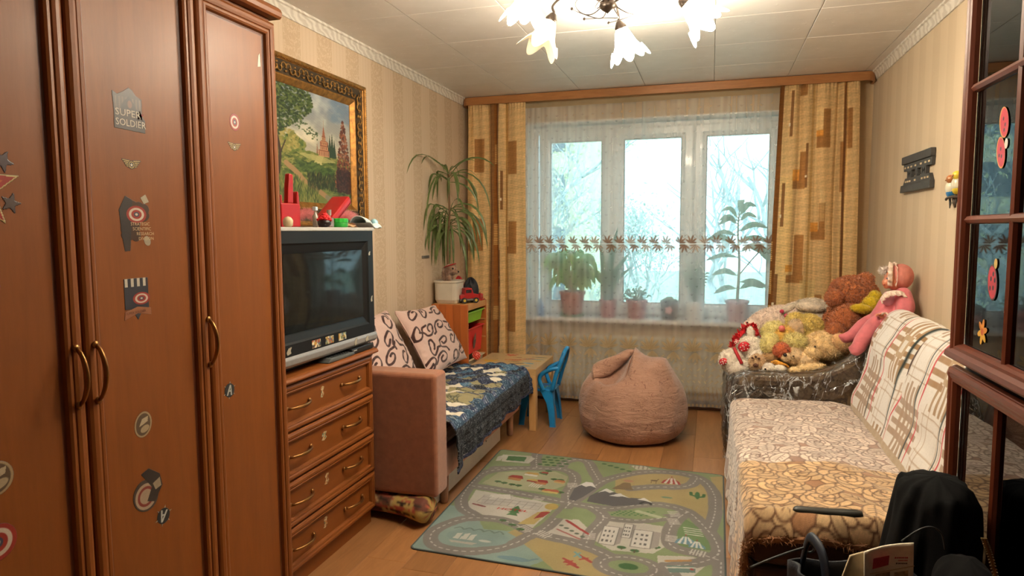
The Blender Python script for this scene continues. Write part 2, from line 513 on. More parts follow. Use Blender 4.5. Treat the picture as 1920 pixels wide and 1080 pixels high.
# cornice strips with a pressed relief
n = NT('cornice_foam'); v = n.coord(); wv = n.node('ShaderNodeTexWave'); n.put(wv.inputs['Vector'], n.coord((1, 1, 2.2))); wv.bands_direction = 'DIAGONAL'
wv.inputs['Scale'].default_value = 9; wv.inputs['Distortion'].default_value = 7; wv.inputs['Detail'].default_value = 2
n.setp(Base_Color=n.ramp(wv.outputs[1], [(.2, (205, 198, 186)), (.8, (226, 221, 210))]), Roughness=.55); n.bump(wv.outputs[1], .35, .004); corn = n.m
for nm, xw, sg in (('trim_1', XL, 1), ('trim_2', XR, -1)):
    pr = [(0, -.052), (.008, -.052), (.012, -.044), (.020, -.030), (.032, -.014), (.042, -.010), (.044, 0), (0, 0)]
    struct(MB().prism([(xw+sg*a, ZC+b) for a, b in pr], 'y', YB, YW-.12).build(nm, corn))
struct(MB().box(XL, XL+.018, YB, YW, 0, .06).build('baseboard_left', wood('baseboard_wood', (70, 42, 24), (100, 62, 36), 'y'), bev=.006))
struct(MB().box(XR-.018, XR, YB, YW, 0, .06).build('baseboard_right', wood('baseboard_wood', (70, 42, 24), (100, 62, 36), 'y'), bev=.006))
struct(MB().box(XL+.02, XR-.02, YW-.02, YW, 0, .075).build('baseboard_window', wood('baseboard_dark', (46, 27, 16), (70, 42, 24), 'x'), bev=.006))

# ------------------------------------------------------------------ window
wn = bpy.data.objects.new('window_1', None); COL.objects.link(wn); wn.location = (-.46, YW+.2, WZ0); struct(wn)
FY0, FY1 = YW+.165, YW+.23
fp = [(0, 0), (0, .065), (.05, .065), (.055, .055), (.055, 0)]
MB().frame((WX0+.012, FY1, WZ0+.02), (1, 0, 0), (0, 0, 1), (0, -1, 0), WX1-WX0-.024, WZ1-WZ0-.04, fp).build('window_frame', pvc, wn)
mu = MB()
for xm in (-.793, -.144): mu.box(xm-.045, xm+.045, FY0, FY1, WZ0+.06, WZ1-.06)
mu.build('mullion', pvc, wn, bev=.006)
for k, (a, b) in enumerate(((-1.417, -.791), (-.795, -.146), (-.141, .52))):
    sash = MB().frame((a, FY1-.005, .735), (1, 0, 0), (0, 0, 1), (0, -1, 0), b-a, 2.275-.735, [(0, 0), (0, .078), (.012, .082), (.062, .082), (.075, .07), (.10, .06), (.10, .02)]).build('sash', pvc, wn)
    MB().box(a+.095, b-.095, FY1-.032, FY1-.028, .825, 2.192).build('pane', glassy('window_glass', (244, 252, 252), .8), sash)
    MB().frame((a+.09, FY1-.064, .825), (1, 0, 0), (0, 0, 1), (0, -1, 0), b-a-.18, 1.36, [(0, 0), (0, .004), (.007, .004), (.007, 0)]).build('gasket', mat('dark_gasket', (60, 62, 66), .7), sash)
    if k != 1:
        hx = a+.04 if k == 2 else b-.04
        MB().box(hx-.012, hx+.012, FY1-.10, FY1-.085, 1.38, 1.45).tube([(hx, FY1-.10, 1.43), (hx, FY1-.125, 1.43), (hx, FY1-.125, 1.31)], .009).build('sash_handle', pvc, sash, bev=.003)
sl = MB()
sl.prism([(5.335, .685), (5.330, .690), (5.330, .714), (5.335, .72), (YW+.17, .72), (YW+.17, .685)], 'x', WX0-.05, WX1+.05)
struct(sl.build('trim_4', mat('sill_white', (222, 222, 220), .25, .03, coat=.3)))

# ------------------------------------------------------------------ outside: yard with bare trees and a far apartment block
gm = mat('yard_grass', (168, 178, 158), .9, .2, 3)
struct(MB().box(-60, 60, 7, 90, -4.2, -4).build('yard_ground', gm))
bark = mat('haze_paled_bark', (168, 174, 176), .9, .25, 6)  # bark colour lightened to stand in for outdoor haze


def tree(name, label, x, y, h, seed, lean=0., spread=1., foliage=0, fol_col=(130, 140, 96), cat='tree', group=None):
    r = random.Random(seed); t = thing(name, label, cat, (x, y, -4.0), group); tr = MB(); br = MB(); tips = []

    def grow(p, d, ln, rad, lev):
        pts = [np.array(p)]; dd = np.array(d, float)
        for k in range(5):
            dd = dd+np.array([r.gauss(0, .13), r.gauss(0, .13), r.gauss(.04, .06)])*spread; dd /= np.linalg.norm(dd); pts.append(pts[-1]+dd*ln/5)
        (tr if lev == 0 else br).tube(pts, np.linspace(rad, rad*.55, 6), 7 if lev < 2 else 4)
        if lev >= 2: tips.extend(pts[2:])
        if lev < 4:
            for k in range(4 if lev else 7):
                i = r.randint(2, 5) if lev else min(5, 1+k*5//6)
                a = r.uniform(0, 2*PI); e = r.uniform(.5, 1.0)
                nd = dd*math.cos(e)+np.array([math.cos(a), math.sin(a), .25])*math.sin(e)
                grow(pts[i], nd/np.linalg.norm(nd), ln*r.uniform(.5, .72), rad*.5, lev+1)
    grow((x, y, -4.05), (lean, 0, 1), h*.55, h*.022, 0)
    tr.build('trunk', bark, t, smooth=True); o = br.build('branches', bark, t, smooth=True); o['kind'] = 'stuff'
    if foliage:
        T = np.array(tips); k = nrs.randint(0, len(T), foliage); P = T[k]+nrs.normal(size=(foliage, 3))*.35
        d1 = nrs.normal(size=(foliage, 3)); d1 /= np.linalg.norm(d1, axis=1, keepdims=True); d2 = np.cross(d1, nrs.normal(size=(foliage, 3))); d2 /= np.linalg.norm(d2, axis=1, keepdims=True)
        sz = nrs.uniform(.06, .13, (foliage, 1))
        V = np.stack([P-d1*sz, P+d2*sz*.5, P+d1*sz, P-d2*sz*.5], 1).reshape(-1, 3)
        lf = link_mesh('leaves', V, np.arange(foliage*4).reshape(-1, 4), mat('leaf_'+name, fol_col, .8, .3, 2), t); lf['kind'] = 'stuff'
    return t


tree('bare_tree', 'tall bare tree with haze-paled branches outside the right-hand pane', 1.0, 16, 11, 3, .02, 1.1)
tree('leafy_tree', 'thin yellow-green tree outside the left-hand pane by the pale block', -8.2, 24, 10, 8, -.03, 1., 1600, (206, 206, 164))
tree('shrub_tree', 'low dull-green leafy tree in the yard behind the middle pane', -3.0, 31, 6.6, 15, 0, 1.2, 2200, (190, 204, 190))  # both leafy trees: haze put into the pale leaf colours
bl = thing('apartment_block', 'pale yellow apartment block far beyond the yard at the left', 'building', (-12, 34, -4))
MB().box(-19, -6.4, 34, 44, -4, 13).build('wall', mat('pale_render', (214, 204, 176), .9, .05, .4), bl)
MB().box(-19.3, -6.1, 33.7, 44.3, 13, 13.4).build('roof', mat('roof_grey', (120, 118, 116), .8), bl)
wm = mat('dark_window_glass', (92, 108, 118), .2, .1, 1); pr0 = None
for i in range(5):
    for j in range(6):
        if pr0 is None: pr0 = MB().box(-18, -16.7, 33.93, 34.01, -2.6, -1.1).build('window', wm, bl); o = pr0
        else: o = pr0.copy(); COL.objects.link(o)
        o.location = np.array(pr0.location) if (i, j) == (0, 0) else (pr0.location[0]+i*2.35, 0, j*2.7)
        o.name = 'window'

# ================================================================== pelmet, drapes, sheer, radiator
pel = []
for t in np.linspace(PI, PI/2, 7): pel.append((XL+.075+.065*math.cos(t), 5.33-.085*math.sin(t)))
for t in np.linspace(PI/2, 0, 7): pel.append((XR-.075+.065*math.cos(t), 5.33-.085*math.sin(t)))
pel = [(XL+.01, 5.41)]+pel+[(XR-.01, 5.41)]
inner = [(x*.991-.002, min(y+.014, 5.41)) for x, y in pel]
pm_ = MB(); nP = len(pel); V = [(x, y, z) for z in (2.469, 2.531) for ring in (pel, inner) for x, y in ring]
F = []
for i in range(nP-1):
    F += [(i, i+1, 2*nP+i+1, 2*nP+i), (nP+i+1, nP+i, 3*nP+i, 3*nP+i+1), (i+1, i, nP+i, nP+i+1), (2*nP+i, 2*nP+i+1, 3*nP+i+1, 3*nP+i)]
pm_.add(V, F)
cp = thing('curtain_pelmet', 'long honey-brown wooden curtain pelmet with rounded ends under the ceiling', 'pelmet', (-.46, 5.33, 2.469))
pm_.build('pelmet_board', wood('pelmet_wood', (150, 100, 56), (176, 122, 72), 'x', .4, .2), cp, bev=.003)
MB().box(XL+.06, XR-.06, 5.262, 5.40, 2.506, 2.528).build('curtain_track', plain_white, cp)


def X3(u, v=400, y=5.285): return at(u, v, 'y', y)[0]
def Z3(u, v, y=5.285): return at(u, v, 'y', y)[2]


def prect(p, u0, u1, v0, v1, col, a=1.):
    um = (u0+u1)/2; p.rect(X3(u0, (v0+v1)/2), X3(u1, (v0+v1)/2), Z3(um, v1), Z3(um, v0), col, a)


GOLD = (222, 188, 134)


def drape(name, label, top, bot, z0, z1, folds, painter, nx=230, nz=330, y=5.285):
    xa, xb = min(top[0], bot[0])-.02, max(top[1], bot[1])+.02
    p = Paint(xa, xb, z0, z1, nx, nz, GOLD)
    painter(p)
    Xr, Z = p.X, p.Y
    s = (Xr-xa)/(xb-xa); k = np.clip((z1-Z)/(z1-z0), 0, 1)
    x_l = top[0]+(bot[0]-top[0])*k; x_r = top[1]+(bot[1]-top[1])*k; X = x_l+(x_r-x_l)*s
    Y = np.zeros_like(X)+y
    for (c, wd, am) in folds: Y = Y+am*np.exp(-((s-c-.012*np.sin(Z*3+c*9))/wd)**2)
    Y += .003*np.sin(s*26+Z*1.3)*(.5+.5*k)+.012*noise2(s*3, Z*.7, 3, 2)
    Y += .006*np.sin(s*120)*np.exp(-(z1-Z)/.05)
    # repaint at the draped position so that the print keeps its place in the cloth
    slub = noise2(X*9, Z*85, 7, 3); wv = noise2(X*70, Z*230, 9, 1)
    p.C[..., :3] *= (1+.12*slub+.05*wv)[..., None]
    C = p.lin(); P = np.stack([X, Y, Z], -1)
    n = 'drape_cloth'
    if n not in MATS:
        q = NT(n); a = q.node('ShaderNodeAttribute', attribute_name='col'); df = q.node('ShaderNodeBsdfTranslucent'); q.put(df.inputs[0], a.outputs[0])
        q.setp(Base_Color=a.outputs[0], Roughness=.75, Sheen_Weight=.15, Specular_IOR_Level=.25); q.bump(q.noise(q.coord((1, 1, 4)), 220, 3), .25, .002)
        mx = q.node('ShaderNodeMixShader'); mx.inputs[0].default_value = .18; q.put(mx.inputs[1], q.b.outputs[0]); q.put(mx.inputs[2], df.outputs[0]); q.put(q.out.inputs[0], mx.outputs[0]); MATS[n] = q.m
    o = gridmesh(name, P, C, MATS[n], None)
    return tag(o, label, 'curtain')


BR_, BR2, OR_, TAN = (168, 120, 68), (140, 98, 58), (222, 150, 58), (226, 192, 130)


def pl(p):
    prect(p, 868, 881, 180, 700, (222, 184, 124), .7); prect(p, 917, 924, 180, 700, (110, 66, 26), .75); prect(p, 924, 933, 180, 700, (150, 94, 40))  # the narrow dark strip paints the shade of a deep fold
    prect(p, 947, 951, 180, 700, (170, 126, 64), .8)
    for (a, b, c, d) in ((882, 902, 261, 324), (951.5, 972, 264, 326), (881, 900, 411, 470), (870, 900, 457, 470), (954, 972, 415, 476), (950, 972, 462, 476), (954.5, 970.6, 562, 622), (948, 970.6, 604, 620)): prect(p, a, b, c, d, BR_)
    for (a, b, c, d) in ((938, 942, 321, 393), (934.5, 938, 468, 537), (934, 937, 612, 648)): prect(p, a, b, c, d, BR2)
    for (a, b) in ((938.5, 374), (935, 519)): prect(p, a-1.6, a+1.8, b-2.5, b+2.5, (240, 226, 196))
    for v0, v1 in ((272, 308), (420, 460), (574, 600)):
        for v in np.arange(v0, v1, 3.4): prect(p, 924, 934, v, v+1.3, (216, 178, 112))
    prect(p, 912, 917, 470, 660, (222, 184, 120), .6)
    for v in np.arange(490, 650, 3.4): prect(p, 915, 919, v, v+1.3, (120, 80, 40), .7)


drape('curtain', 'gold curtain with brown oblong print hanging left of the window by the plant', (-1.955, -1.462), (-1.99, -1.468), .03, 2.475,
      [(.10, .05, -.02), (.34, .045, .030), (.42, .035, -.016), (.50, .03, .022), (.56, .035, -.018), (.66, .03, .022), (.85, .10, -.018)], pl)


def prt(p):
    prect(p, 1425, 1442, 150, 760, (122, 76, 30)); 
    for v in np.arange(440, 620, 3.6): prect(p, 1424, 1434, v, v+1.3, (214, 176, 112))
    prect(p, 1442, 1470, 330, 760, (232, 200, 136), .7)
    for (a, b, c, d) in ((1466, 1472, 172, 256), (1450, 1457, 344.5, 425.5), (1438, 1446, 513, 582), (1502, 1508, 269, 353)): prect(p, a, b, c, d, BR2)
    for (a, b) in ((1464, 235), (1448.5, 405), (1438, 569), (1503, 331)): prect(p, a-2, a+2.2, b-2.7, b+2.7, (240, 226, 196))
    prect(p, 1489, 1505, 151, 180, BR_)
    for (a, b, c, d) in ((1490, 1502, 285, 355), (1474, 1502, 337, 355), (1543, 1560, 204, 277), (1528, 1560, 253, 277), (1534, 1547, 380, 450), (1517, 1547, 431, 450), (1598, 1612, 201, 276), (1480, 1500, 441, 530), (1464, 1500, 515, 530), (1526, 1540, 552, 620), (1582, 1592, 265, 360)): prect(p, a, b, c, d, BR_)
    for (a, b, c, d) in ((1474, 1490, 318, 340), (1528, 1543, 244, 255), (1516, 1532, 417, 434), (1462, 1478, 496, 510)): prect(p, a, b, c, d, OR_, .8)
    prect(p, 1528, 1543, 200, 244, (238, 208, 148), .55); prect(p, 1536, 1547, 355, 415, (232, 206, 150), .5)
    prect(p, 1585, 1592, 145, 620, (120, 72, 28), .8); prect(p, 1592, 1597, 145, 620, (230, 200, 140), .7)  # dark strip here is fold shade put into the cloth colour
    prect(p, 1493, 1527, 525, 590, (206, 190, 130), .45)
    prect(p, 1509, 1515, 150, 760, (180, 134, 70), .6)


drape('curtain', 'gold curtain with brown oblong print hanging right of the window behind the toys', (.462, .985), (.395, 1.03), .03, 2.475,
      [(.02, .03, .015), (.18, .06, -.02), (.27, .03, .026), (.38, .05, -.02), (.50, .03, .016), (.60, .07, -.018), (.74, .03, .034), (.80, .03, -.02), (.86, .03, .022), (.94, .05, -.018)], prt)

# sheer with embroidered bands
sx0, sx1, sz0, sz1 = -1.492, .60, .045, 2.468
sh = Paint(sx0, sx1, sz0, sz1, 560, 640, (232, 234, 234), .40)
Xs, Zs = sh.X, sh.Y
gath = 1+1.4*np.clip((-.75-Xs)/.7, 0, 1)
ph = Xs*(52+10*np.sin(Xs*2.1))+.35*np.sin(Zs*2+Xs*5); fold = np.sin(ph)*.6+.4*np.sin(ph*.37+1)
sh.C[..., 3] = np.clip(.27+.11*np.clip((1.5-Zs)/.6, 0, 1)+.10*np.abs(fold)*gath+.045*noise2(Xs*16, Zs*.8, 21, 3)*gath+.05*(gath-1), .16, .75)
for c in (-1.42, -1.27, -1.205, -1.10, -.985, -.80, -.775, -.53, -.25, .06, .11):   # doubled cloth along deep folds
    sh.C[..., 3] += .13*np.exp(-((Xs-c-.012*np.sin(Zs*2.3+c*7))/.014)**2)
top_hem = Zs > 2.43; sh.C[top_hem, 3] = .62; sh.C[top_hem, :3] = (196, 180, 150)
TH, TH2, PALE = (160, 116, 92), (116, 82, 68), (238, 228, 222)


def leafspray(c, up, sc, col, lc, flip=1, al=.95):
    for a, l in ((-65, .8), (-30, 1.), (5, 1.12), (38, 1.), (72, .75)):
        t = math.radians(a*flip+12*flip); d = np.array([math.sin(t), math.cos(t)*up]); m = np.array(c)+d*l*sc*.5
        sh.ell(m, (l*sc*.52, sc*.15), col, math.atan2(d[1], d[0]), al); sh.line([c, np.array(c)+d*l*sc*.95], .0045, lc, .8)
    for s_ in (1, -1):
        cc = np.array(c)+np.array([s_*sc*.55, up*sc*.95]); an = np.linspace(0, 4.4, 9); q = [cc+sc*.17*np.array([math.cos(k)*s_, math.sin(k)*up]) for k in an]
        sh.line(q, .0042, lc, .7)


w_ = sh.win(sx0, sx1, 1.265, 1.385); m_ = np.exp(-((sh.Y[w_]-1.325)/.045)**4); sh.lay(w_, m_*.9, (236, 230, 228), .62)
k = 0
for x in np.arange(sx0+.03, sx1, .094):
    j = rnd.uniform(-.008, .008)
    leafspray((x+j, 1.333), 1, .056, TH if k % 3 else (202, 170, 150), TH2, 1); leafspray((x+.036+j, 1.318), -1, .056, TH if k % 2 else (204, 172, 152), TH2, -1); k += 1
sh.line([(sx0, 1.326), (sx1, 1.326)], .006, (250, 246, 242), .9)
row = 0
for z in np.arange(.68, 2.40, .062):
    for x in np.arange(sx0+.02+.035*(row % 2), sx1, .074):
        if 1.25 < z < 1.40: continue
        xx, zz = x+rnd.uniform(-.008, .008), z+rnd.uniform(-.007, .007); c1 = (120, 116, 116)
        for a in (-55, 0, 55):
            t = math.radians(a+rnd.uniform(-12, 12)); sh.line([(xx, zz), (xx+.012*math.sin(t), zz+.012*math.cos(t))], .0038, c1, .30)
    row += 1
# lower borders: large leaves, drops and a feathered hem
GM, GD = (226, 206, 166), (196, 168, 120)
for x in np.arange(sx0+.05, sx1, .165):
    for a, l in ((-80, .8), (-50, 1.), (-20, 1.05), (12, 1.15), (42, 1.), (74, .85)):
        t = math.radians(a); d = np.array([math.sin(t), math.cos(t)]); m = np.array([x, .49])+d*l*.045; sh.ell(m, (l*.05, .0135), GM, math.atan2(d[1], d[0]), .8); sh.line([(x, .49), (x+d[0]*l*.09, .49+d[1]*l*.09)], .004, GD, .7)
    for a in (-40, -12, 14, 40):
        t = math.radians(a); d = np.array([math.sin(t), -math.cos(t)]); m = np.array([x+.02, .475])+d*.04; sh.ell(m, (.042, .012), GM, math.atan2(d[1], d[0]), .75)
for r_, z in enumerate(np.arange(.10, .45, .048)):
    for x in np.arange(sx0+.02+.02*(r_ % 2), sx1, .042 if z < .28 else .055):
        d = rnd.choice((-1, 1)); a_ = .62 if z > .2 else .5
        sh.ell((x, z), (.017, .0065), GM, d*.8+rnd.uniform(-.3, .3), a_); sh.ell((x+.012, z+.012), (.012, .005), GM, -d*.8, a_*.8)
for x in np.arange(sx0, sx1, .03):
    sh.ell((x, .155), (.005, .05), (214, 190, 140), .12, .5); sh.ell((x, .058), (.011, .012), (222, 198, 150), 0, .8)
low = Zs < .62
sh.C[..., 3] = np.where(low, np.maximum(sh.C[..., 3], .30), sh.C[..., 3])
Yd = 5.315+.009*fold*np.clip((2.48-Zs)/.2, .3, 1)+.006*noise2(Xs*2, Zs*.5, 4, 2)
n = NT('embroidered_voile'); a = n.node('ShaderNodeAttribute', attribute_name='col'); df = n.node('ShaderNodeBsdfDiffuse'); tl = n.node('ShaderNodeBsdfTranslucent'); tr = n.node('ShaderNodeBsdfTransparent')
for q in (df, tl): n.put(q.inputs[0], a.outputs[0])
m1 = n.node('ShaderNodeMixShader'); m1.inputs[0].default_value = .55; n.put(m1.inputs[1], df.outputs[0]); n.put(m1.inputs[2], tl.outputs[0])
m2 = n.node('ShaderNodeMixShader'); n.put(m2.inputs[0], a.outputs['Alpha']); n.put(m2.inputs[1], tr.outputs[0]); n.put(m2.inputs[2], m1.outputs[0]); n.put(n.out.inputs[0], m2.outputs[0])
o = gridmesh('sheer_curtain', np.stack([Xs, Yd, Zs], -1), sh.lin(), n.m)
tag(o, 'white sheer voile curtain with embroidered leaf bands across the whole window', 'curtain')

# radiator seen faintly through the voile
rd = thing('radiator', 'cream finned radiator under the sill behind the sheer curtain', 'radiator', (-.5, 5.39, .1))
rm = mat('radiator_enamel', (214, 204, 180), .4, .04)
MB().box(-1.28, .30, 5.372, 5.40, .14, .58).build('panel', rm, rd, bev=.006)
f0 = None
for i in range(40):
    if f0 is None: f0 = MB().box(-1.275, -1.251, 5.347, 5.372, .16, .56).build('fin', rm, rd, bev=.006, seg=1); continue
    c = f0.copy(); COL.objects.link(c); c.location = (i*.04, 0, 0); c.name = 'fin'
MB().tube([(.30, 5.385, .2), (.5, 5.385, .2), (.52, 5.385, .1), (.52, 5.385, .0)], .011).build('pipe', rm, rd, smooth=True)

# ------------------------------------------------------------------ plants on the sill
SZ = .7205


def pot(name, label, u, y, rt, rb, h, col, cat='plant', group=None, rough=.45, saucer=None, lip=True):
    x = X3(u, 560, y); t = thing(name, label, cat, (x, y, SZ), group); z0 = SZ
    if saucer:
        MB().lathe([(rb*1.1, z0), (rb*1.35, z0+.02), (rb*1.30, z0+.022), (rb*1.05, z0+.008)], 24, (x, y, 0)).build('saucer', mat('saucer_'+name, saucer, .4), t, smooth=True); z0 += .01
    pr = [(rb, z0), (rt, z0+h)]
    if lip: pr = [(rb, z0), (rt*.95, z0+h*.86), (rt*1.03, z0+h*.87), (rt*1.04, z0+h)]
    pr += [(rt*.9, z0+h), (rt*.86, z0+h*.82)]
    MB().lathe(pr, 26, (x, y, 0)).build('pot', mat('pot_'+name, col, rough, .06), t, smooth=True, bev=.003)
    MB().lathe([(rt*.86, z0+h*.80), (rt*.86, z0+h*.83), (.001, z0+h*.85)], 18, (x, y, 0)).build('soil', mat('potting_soil', (58, 42, 30), .95, .4, 80), t)
    return t, np.array([x, y, z0+h*.84])


def leaf_strip(mb, P, wd, nseg=7, curl=.25):
    """a flat lanceolate leaf along a path, folded a little along its midrib"""
    P = smooth_path(P, 3) if len(P) < 6 else np.asarray(P, float); n = len(P); T, N, B = frames(P)
    s = np.linspace(0, 1, n); ww_ = wd*np.sin(PI*np.clip(s*.97+.03, 0, 1))**.75
    side = np.cross(T, np.array([.12, -.72, .68])); side /= np.maximum(np.linalg.norm(side, axis=1, keepdims=True), 1e-6); up = np.cross(side, T)
    L_ = P+side*ww_[:, None]+up*(ww_*curl)[:, None]; R_ = P-side*ww_[:, None]+up*(ww_*curl)[:, None]
    mb.grid(np.stack([L_, P, R_], 1))


def leafy(t, stems, mname, col, wd, name='leaf', stem_r=.003, stem_col=(92, 120, 70)):
    m = MATS.get('lf_'+mname)
    if m is None:
        n = NT('lf_'+mname); v = n.coord(); c = np.array(col, float); f = n.noise(v, 22, 3)
        n.setp(Base_Color=n.ramp(f, [(.3, c*.78), (.7, np.clip(c*1.18, 0, 255))]), Roughness=.38); tl = n.node('ShaderNodeBsdfTranslucent'); tl.inputs[0].default_value = L4(np.clip(c*1.3, 0, 255))
        mx = n.node('ShaderNodeMixShader'); mx.inputs[0].default_value = .3; n.put(mx.inputs[1], n.b.outputs[0]); n.put(mx.inputs[2], tl.outputs[0]); n.put(n.out.inputs[0], mx.outputs[0]); m = n.m; MATS['lf_'+mname] = m
    for base, tip_path in stems:
        mb = MB(); leaf_strip(mb, tip_path, wd*rnd.uniform(.8, 1.15)); mb.build(name, m, t, smooth=True)
    st = MB()
    for base, tip_path in stems:
        if base is not None: st.tube(smooth_path([base, (np.array(base)+tip_path[0])/2+np.array([0, 0, .01]), tip_path[0]], 3), stem_r, 5)
    if st.v: st.build('stems', mat('stem_'+mname, stem_col, .5), t, smooth=True)


# 1 broad-leaved lily in a red pot
t, b = pot('peace_lily', 'bushy peace lily in a terracotta-red pot at the left of the sill', 1073, 5.44, .108, .078, .20, (168, 72, 56), saucer=(46, 140, 96))
st = []
for k in range(50):
    a = rnd.uniform(0, 2*PI); rr = rnd.uniform(.03, .17); hh = rnd.uniform(.08, .33)*(1.15-rr*2); dx, dy = math.cos(a)*rr, math.sin(a)*min(rr, .08)
    p0 = b+np.array([dx*.5, dy*.5, hh]); st.append((b+np.array([dx*.1, dy*.1, 0]), [p0, p0+np.array([dx*.35, dy*.35, .045]), p0+np.array([dx*.75, dy*.7, .03]), p0+np.array([dx*1.05, dy, -.05])]))
leafy(t, st, 'lily', (110, 158, 82), .033)
fl_ = MB(); fl_.ell(b+np.array([.06, -.02, .26]), (.014, .008, .035)); fl_.build('spathe', mat('lily_white', (214, 224, 160), .5), t, smooth=True)
# 2 snake plant
t, b = pot('snake_plant', 'upright sword-leaved plant in a dull red pot second from the left on the sill', 1140, 5.44, .072, .058, .145, (170, 84, 84))
leafy(t, [(None, [b+np.array([dx, dy, 0]), b+np.array([dx*1.3, dy, h*.5]), b+np.array([dx*2+lx, dy, h])]) for dx, dy, h, lx in ((-.03, 0, .52, -.01), (.0, .01, .30, .0), (.015, -.02, .62, .05), (.03, .01, .42, .12), (-.015, -.02, .24, -.04), (.03, 0, .30, .14))], 'snake', (70, 110, 84), .024)
# 3 low bushy plant in pinkish pot
t, b = pot('bushy_houseplant', 'low fluffy houseplant in a pinkish pot at the middle of the sill', 1194, 5.435, .085, .066, .15, (176, 108, 112))
st = []
for k in range(46):
    a = rnd.uniform(0, 2*PI); r_ = rnd.uniform(.01, .09); p0 = b+np.array([math.cos(a)*r_, math.sin(a)*r_*.8, rnd.uniform(.01, .12-r_*.5)])
    st.append((b, [p0, p0+np.array([math.cos(a)*.016, math.sin(a)*.016, .018]), p0+np.array([math.cos(a)*.034, math.sin(a)*.034, .012])]))
leafy(t, st, 'bushy', (110, 150, 130), .010, stem_r=.0015)
# 4 dark pot with succulent
t, b = pot('succulent', 'small rosette succulent in a dark flowered pot right of the sill middle', 1255, 5.44, .072, .058, .15, (74, 84, 96), lip=False)
sc = MB()
for k in range(12):
    a = k*2.4; r_ = .012+.004*k; sc.ell(b+np.array([math.cos(a)*r_, math.sin(a)*r_, .012+.03*(1-k/12)]), (.017, .017, .012))
sc.build('rosette', mat('succulent_green', (126, 156, 144), .5), t, smooth=True)
fm = MB()
for k in range(5): fm.ell((t.location[0]+.02*math.cos(k*1.256), t.location[1]-.068, SZ+.075+.02*math.sin(k*1.256)), (.013, .004, .013))
fm.ell((t.location[0], t.location[1]-.070, SZ+.075), (.009, .004, .009)); fm.build('flower_print', mat('pot_flower_pink', (214, 170, 178), .5), t, smooth=True)
# 5 white pot with thin branches
t, b = pot('branchy_houseplant', 'thin branching houseplant in a white pot between dark and pink pots', 1302, 5.435, .082, .070, .15, (226, 230, 232), lip=False)
brm = MB(); st = []
for k in range(7):
    a = -.5+k*.17; top = b+np.array([math.sin(a)*.16, rnd.uniform(-.03, .03), .20+rnd.uniform(0, .16)]); path = smooth_path([b, b+(top-b)*.5+np.array([.01*(-1)**k, 0, 0]), top], 5); brm.tube(path, np.linspace(.004, .0018, len(path)), 5)
    for q in path[4:]:
        for s_ in (-1, 1): st.append((None, [q, q+np.array([s_*.015, rnd.uniform(-.01, .01), .008]), q+np.array([s_*.03, rnd.uniform(-.012, .012), .004])]))
brm.build('branches', mat('twig', (110, 116, 100), .7), t, smooth=True); leafy(t, st, 'branchy', (120, 146, 130), .007)
# 6 tall rubber plant in a pink pot
t, b = pot('rubber_plant', 'tall rubber plant with long oval leaves in a lilac pot right on the sill', 1382, 5.44, .088, .068, .165, (204, 176, 190))
trk = smooth_path([b, b+np.array([.01, 0, .30]), b+np.array([-.005, 0, .55]), b+np.array([.0, 0, .70])], 6); MB().tube(trk, np.linspace(.012, .004, len(trk)), 7).build('trunk', mat('rubber_stem', (128, 140, 112), .6), t, smooth=True)
br2 = smooth_path([b+np.array([.008, 0, .22]), b+np.array([.10, 0, .34]), b+np.array([.15, 0, .40])], 5); MB().tube(br2, .005, 6).build('branch', MATS['rubber_stem'], t, smooth=True)
st = []
for k, (h, a, l) in enumerate(((.10, 3.5, .15), (.08, .2, .15), (.14, -.3, .18), (.17, 3.0, .16), (.30, 3.3, .20), (.33, .4, .17), (.36, 2.7, .22), (.40, -.1, .20), (.46, 3.1, .16), (.50, .3, .18), (.55, 2.6, .13), (.60, .5, .12), (.66, 2.3, .15), (.69, .9, .16), (.70, 1.4, .13), (.62, 3.4, .12))):
    l *= 1.3; i = int(np.clip(h/.70*(len(trk)-1), 0, len(trk)-1)); p0 = trk[i]; dy = .35*math.sin(k*2.1); d = np.array([math.cos(a), dy*.4, 0]); up = math.sin(a)*.9+.1
    st.append((p0, [p0+d*.02+np.array([0, 0, .015]), p0+d*l*.5+np.array([0, 0, l*.35*up+.03]), p0+d*l+np.array([0, 0, l*.5*up-.01])]))
for a in (.2, 1.2, 2.4, -.6): st.append((None, [br2[-1], br2[-1]+np.array([math.cos(a)*.05, .02, math.sin(a)*.05]), br2[-1]+np.array([math.cos(a)*.11, .03, math.sin(a)*.09-.02])]))
leafy(t, st, 'rubber', (124, 154, 138), .027)
x = X3(1013, 570, 5.42)
o = MB().lathe([(.028, SZ), (.034, SZ+.004), (.036, SZ+.07), (.026, SZ+.10), (.014, SZ+.115), (.014, SZ+.135), (.001, SZ+.137)], 20, (x, 5.42, 0)).build('spray_bottle', mat('blue_plastic', (70, 120, 190), .3), smooth=True)
tag(o, 'small blue bottle on the far left end of the sill behind the voile', 'bottle')

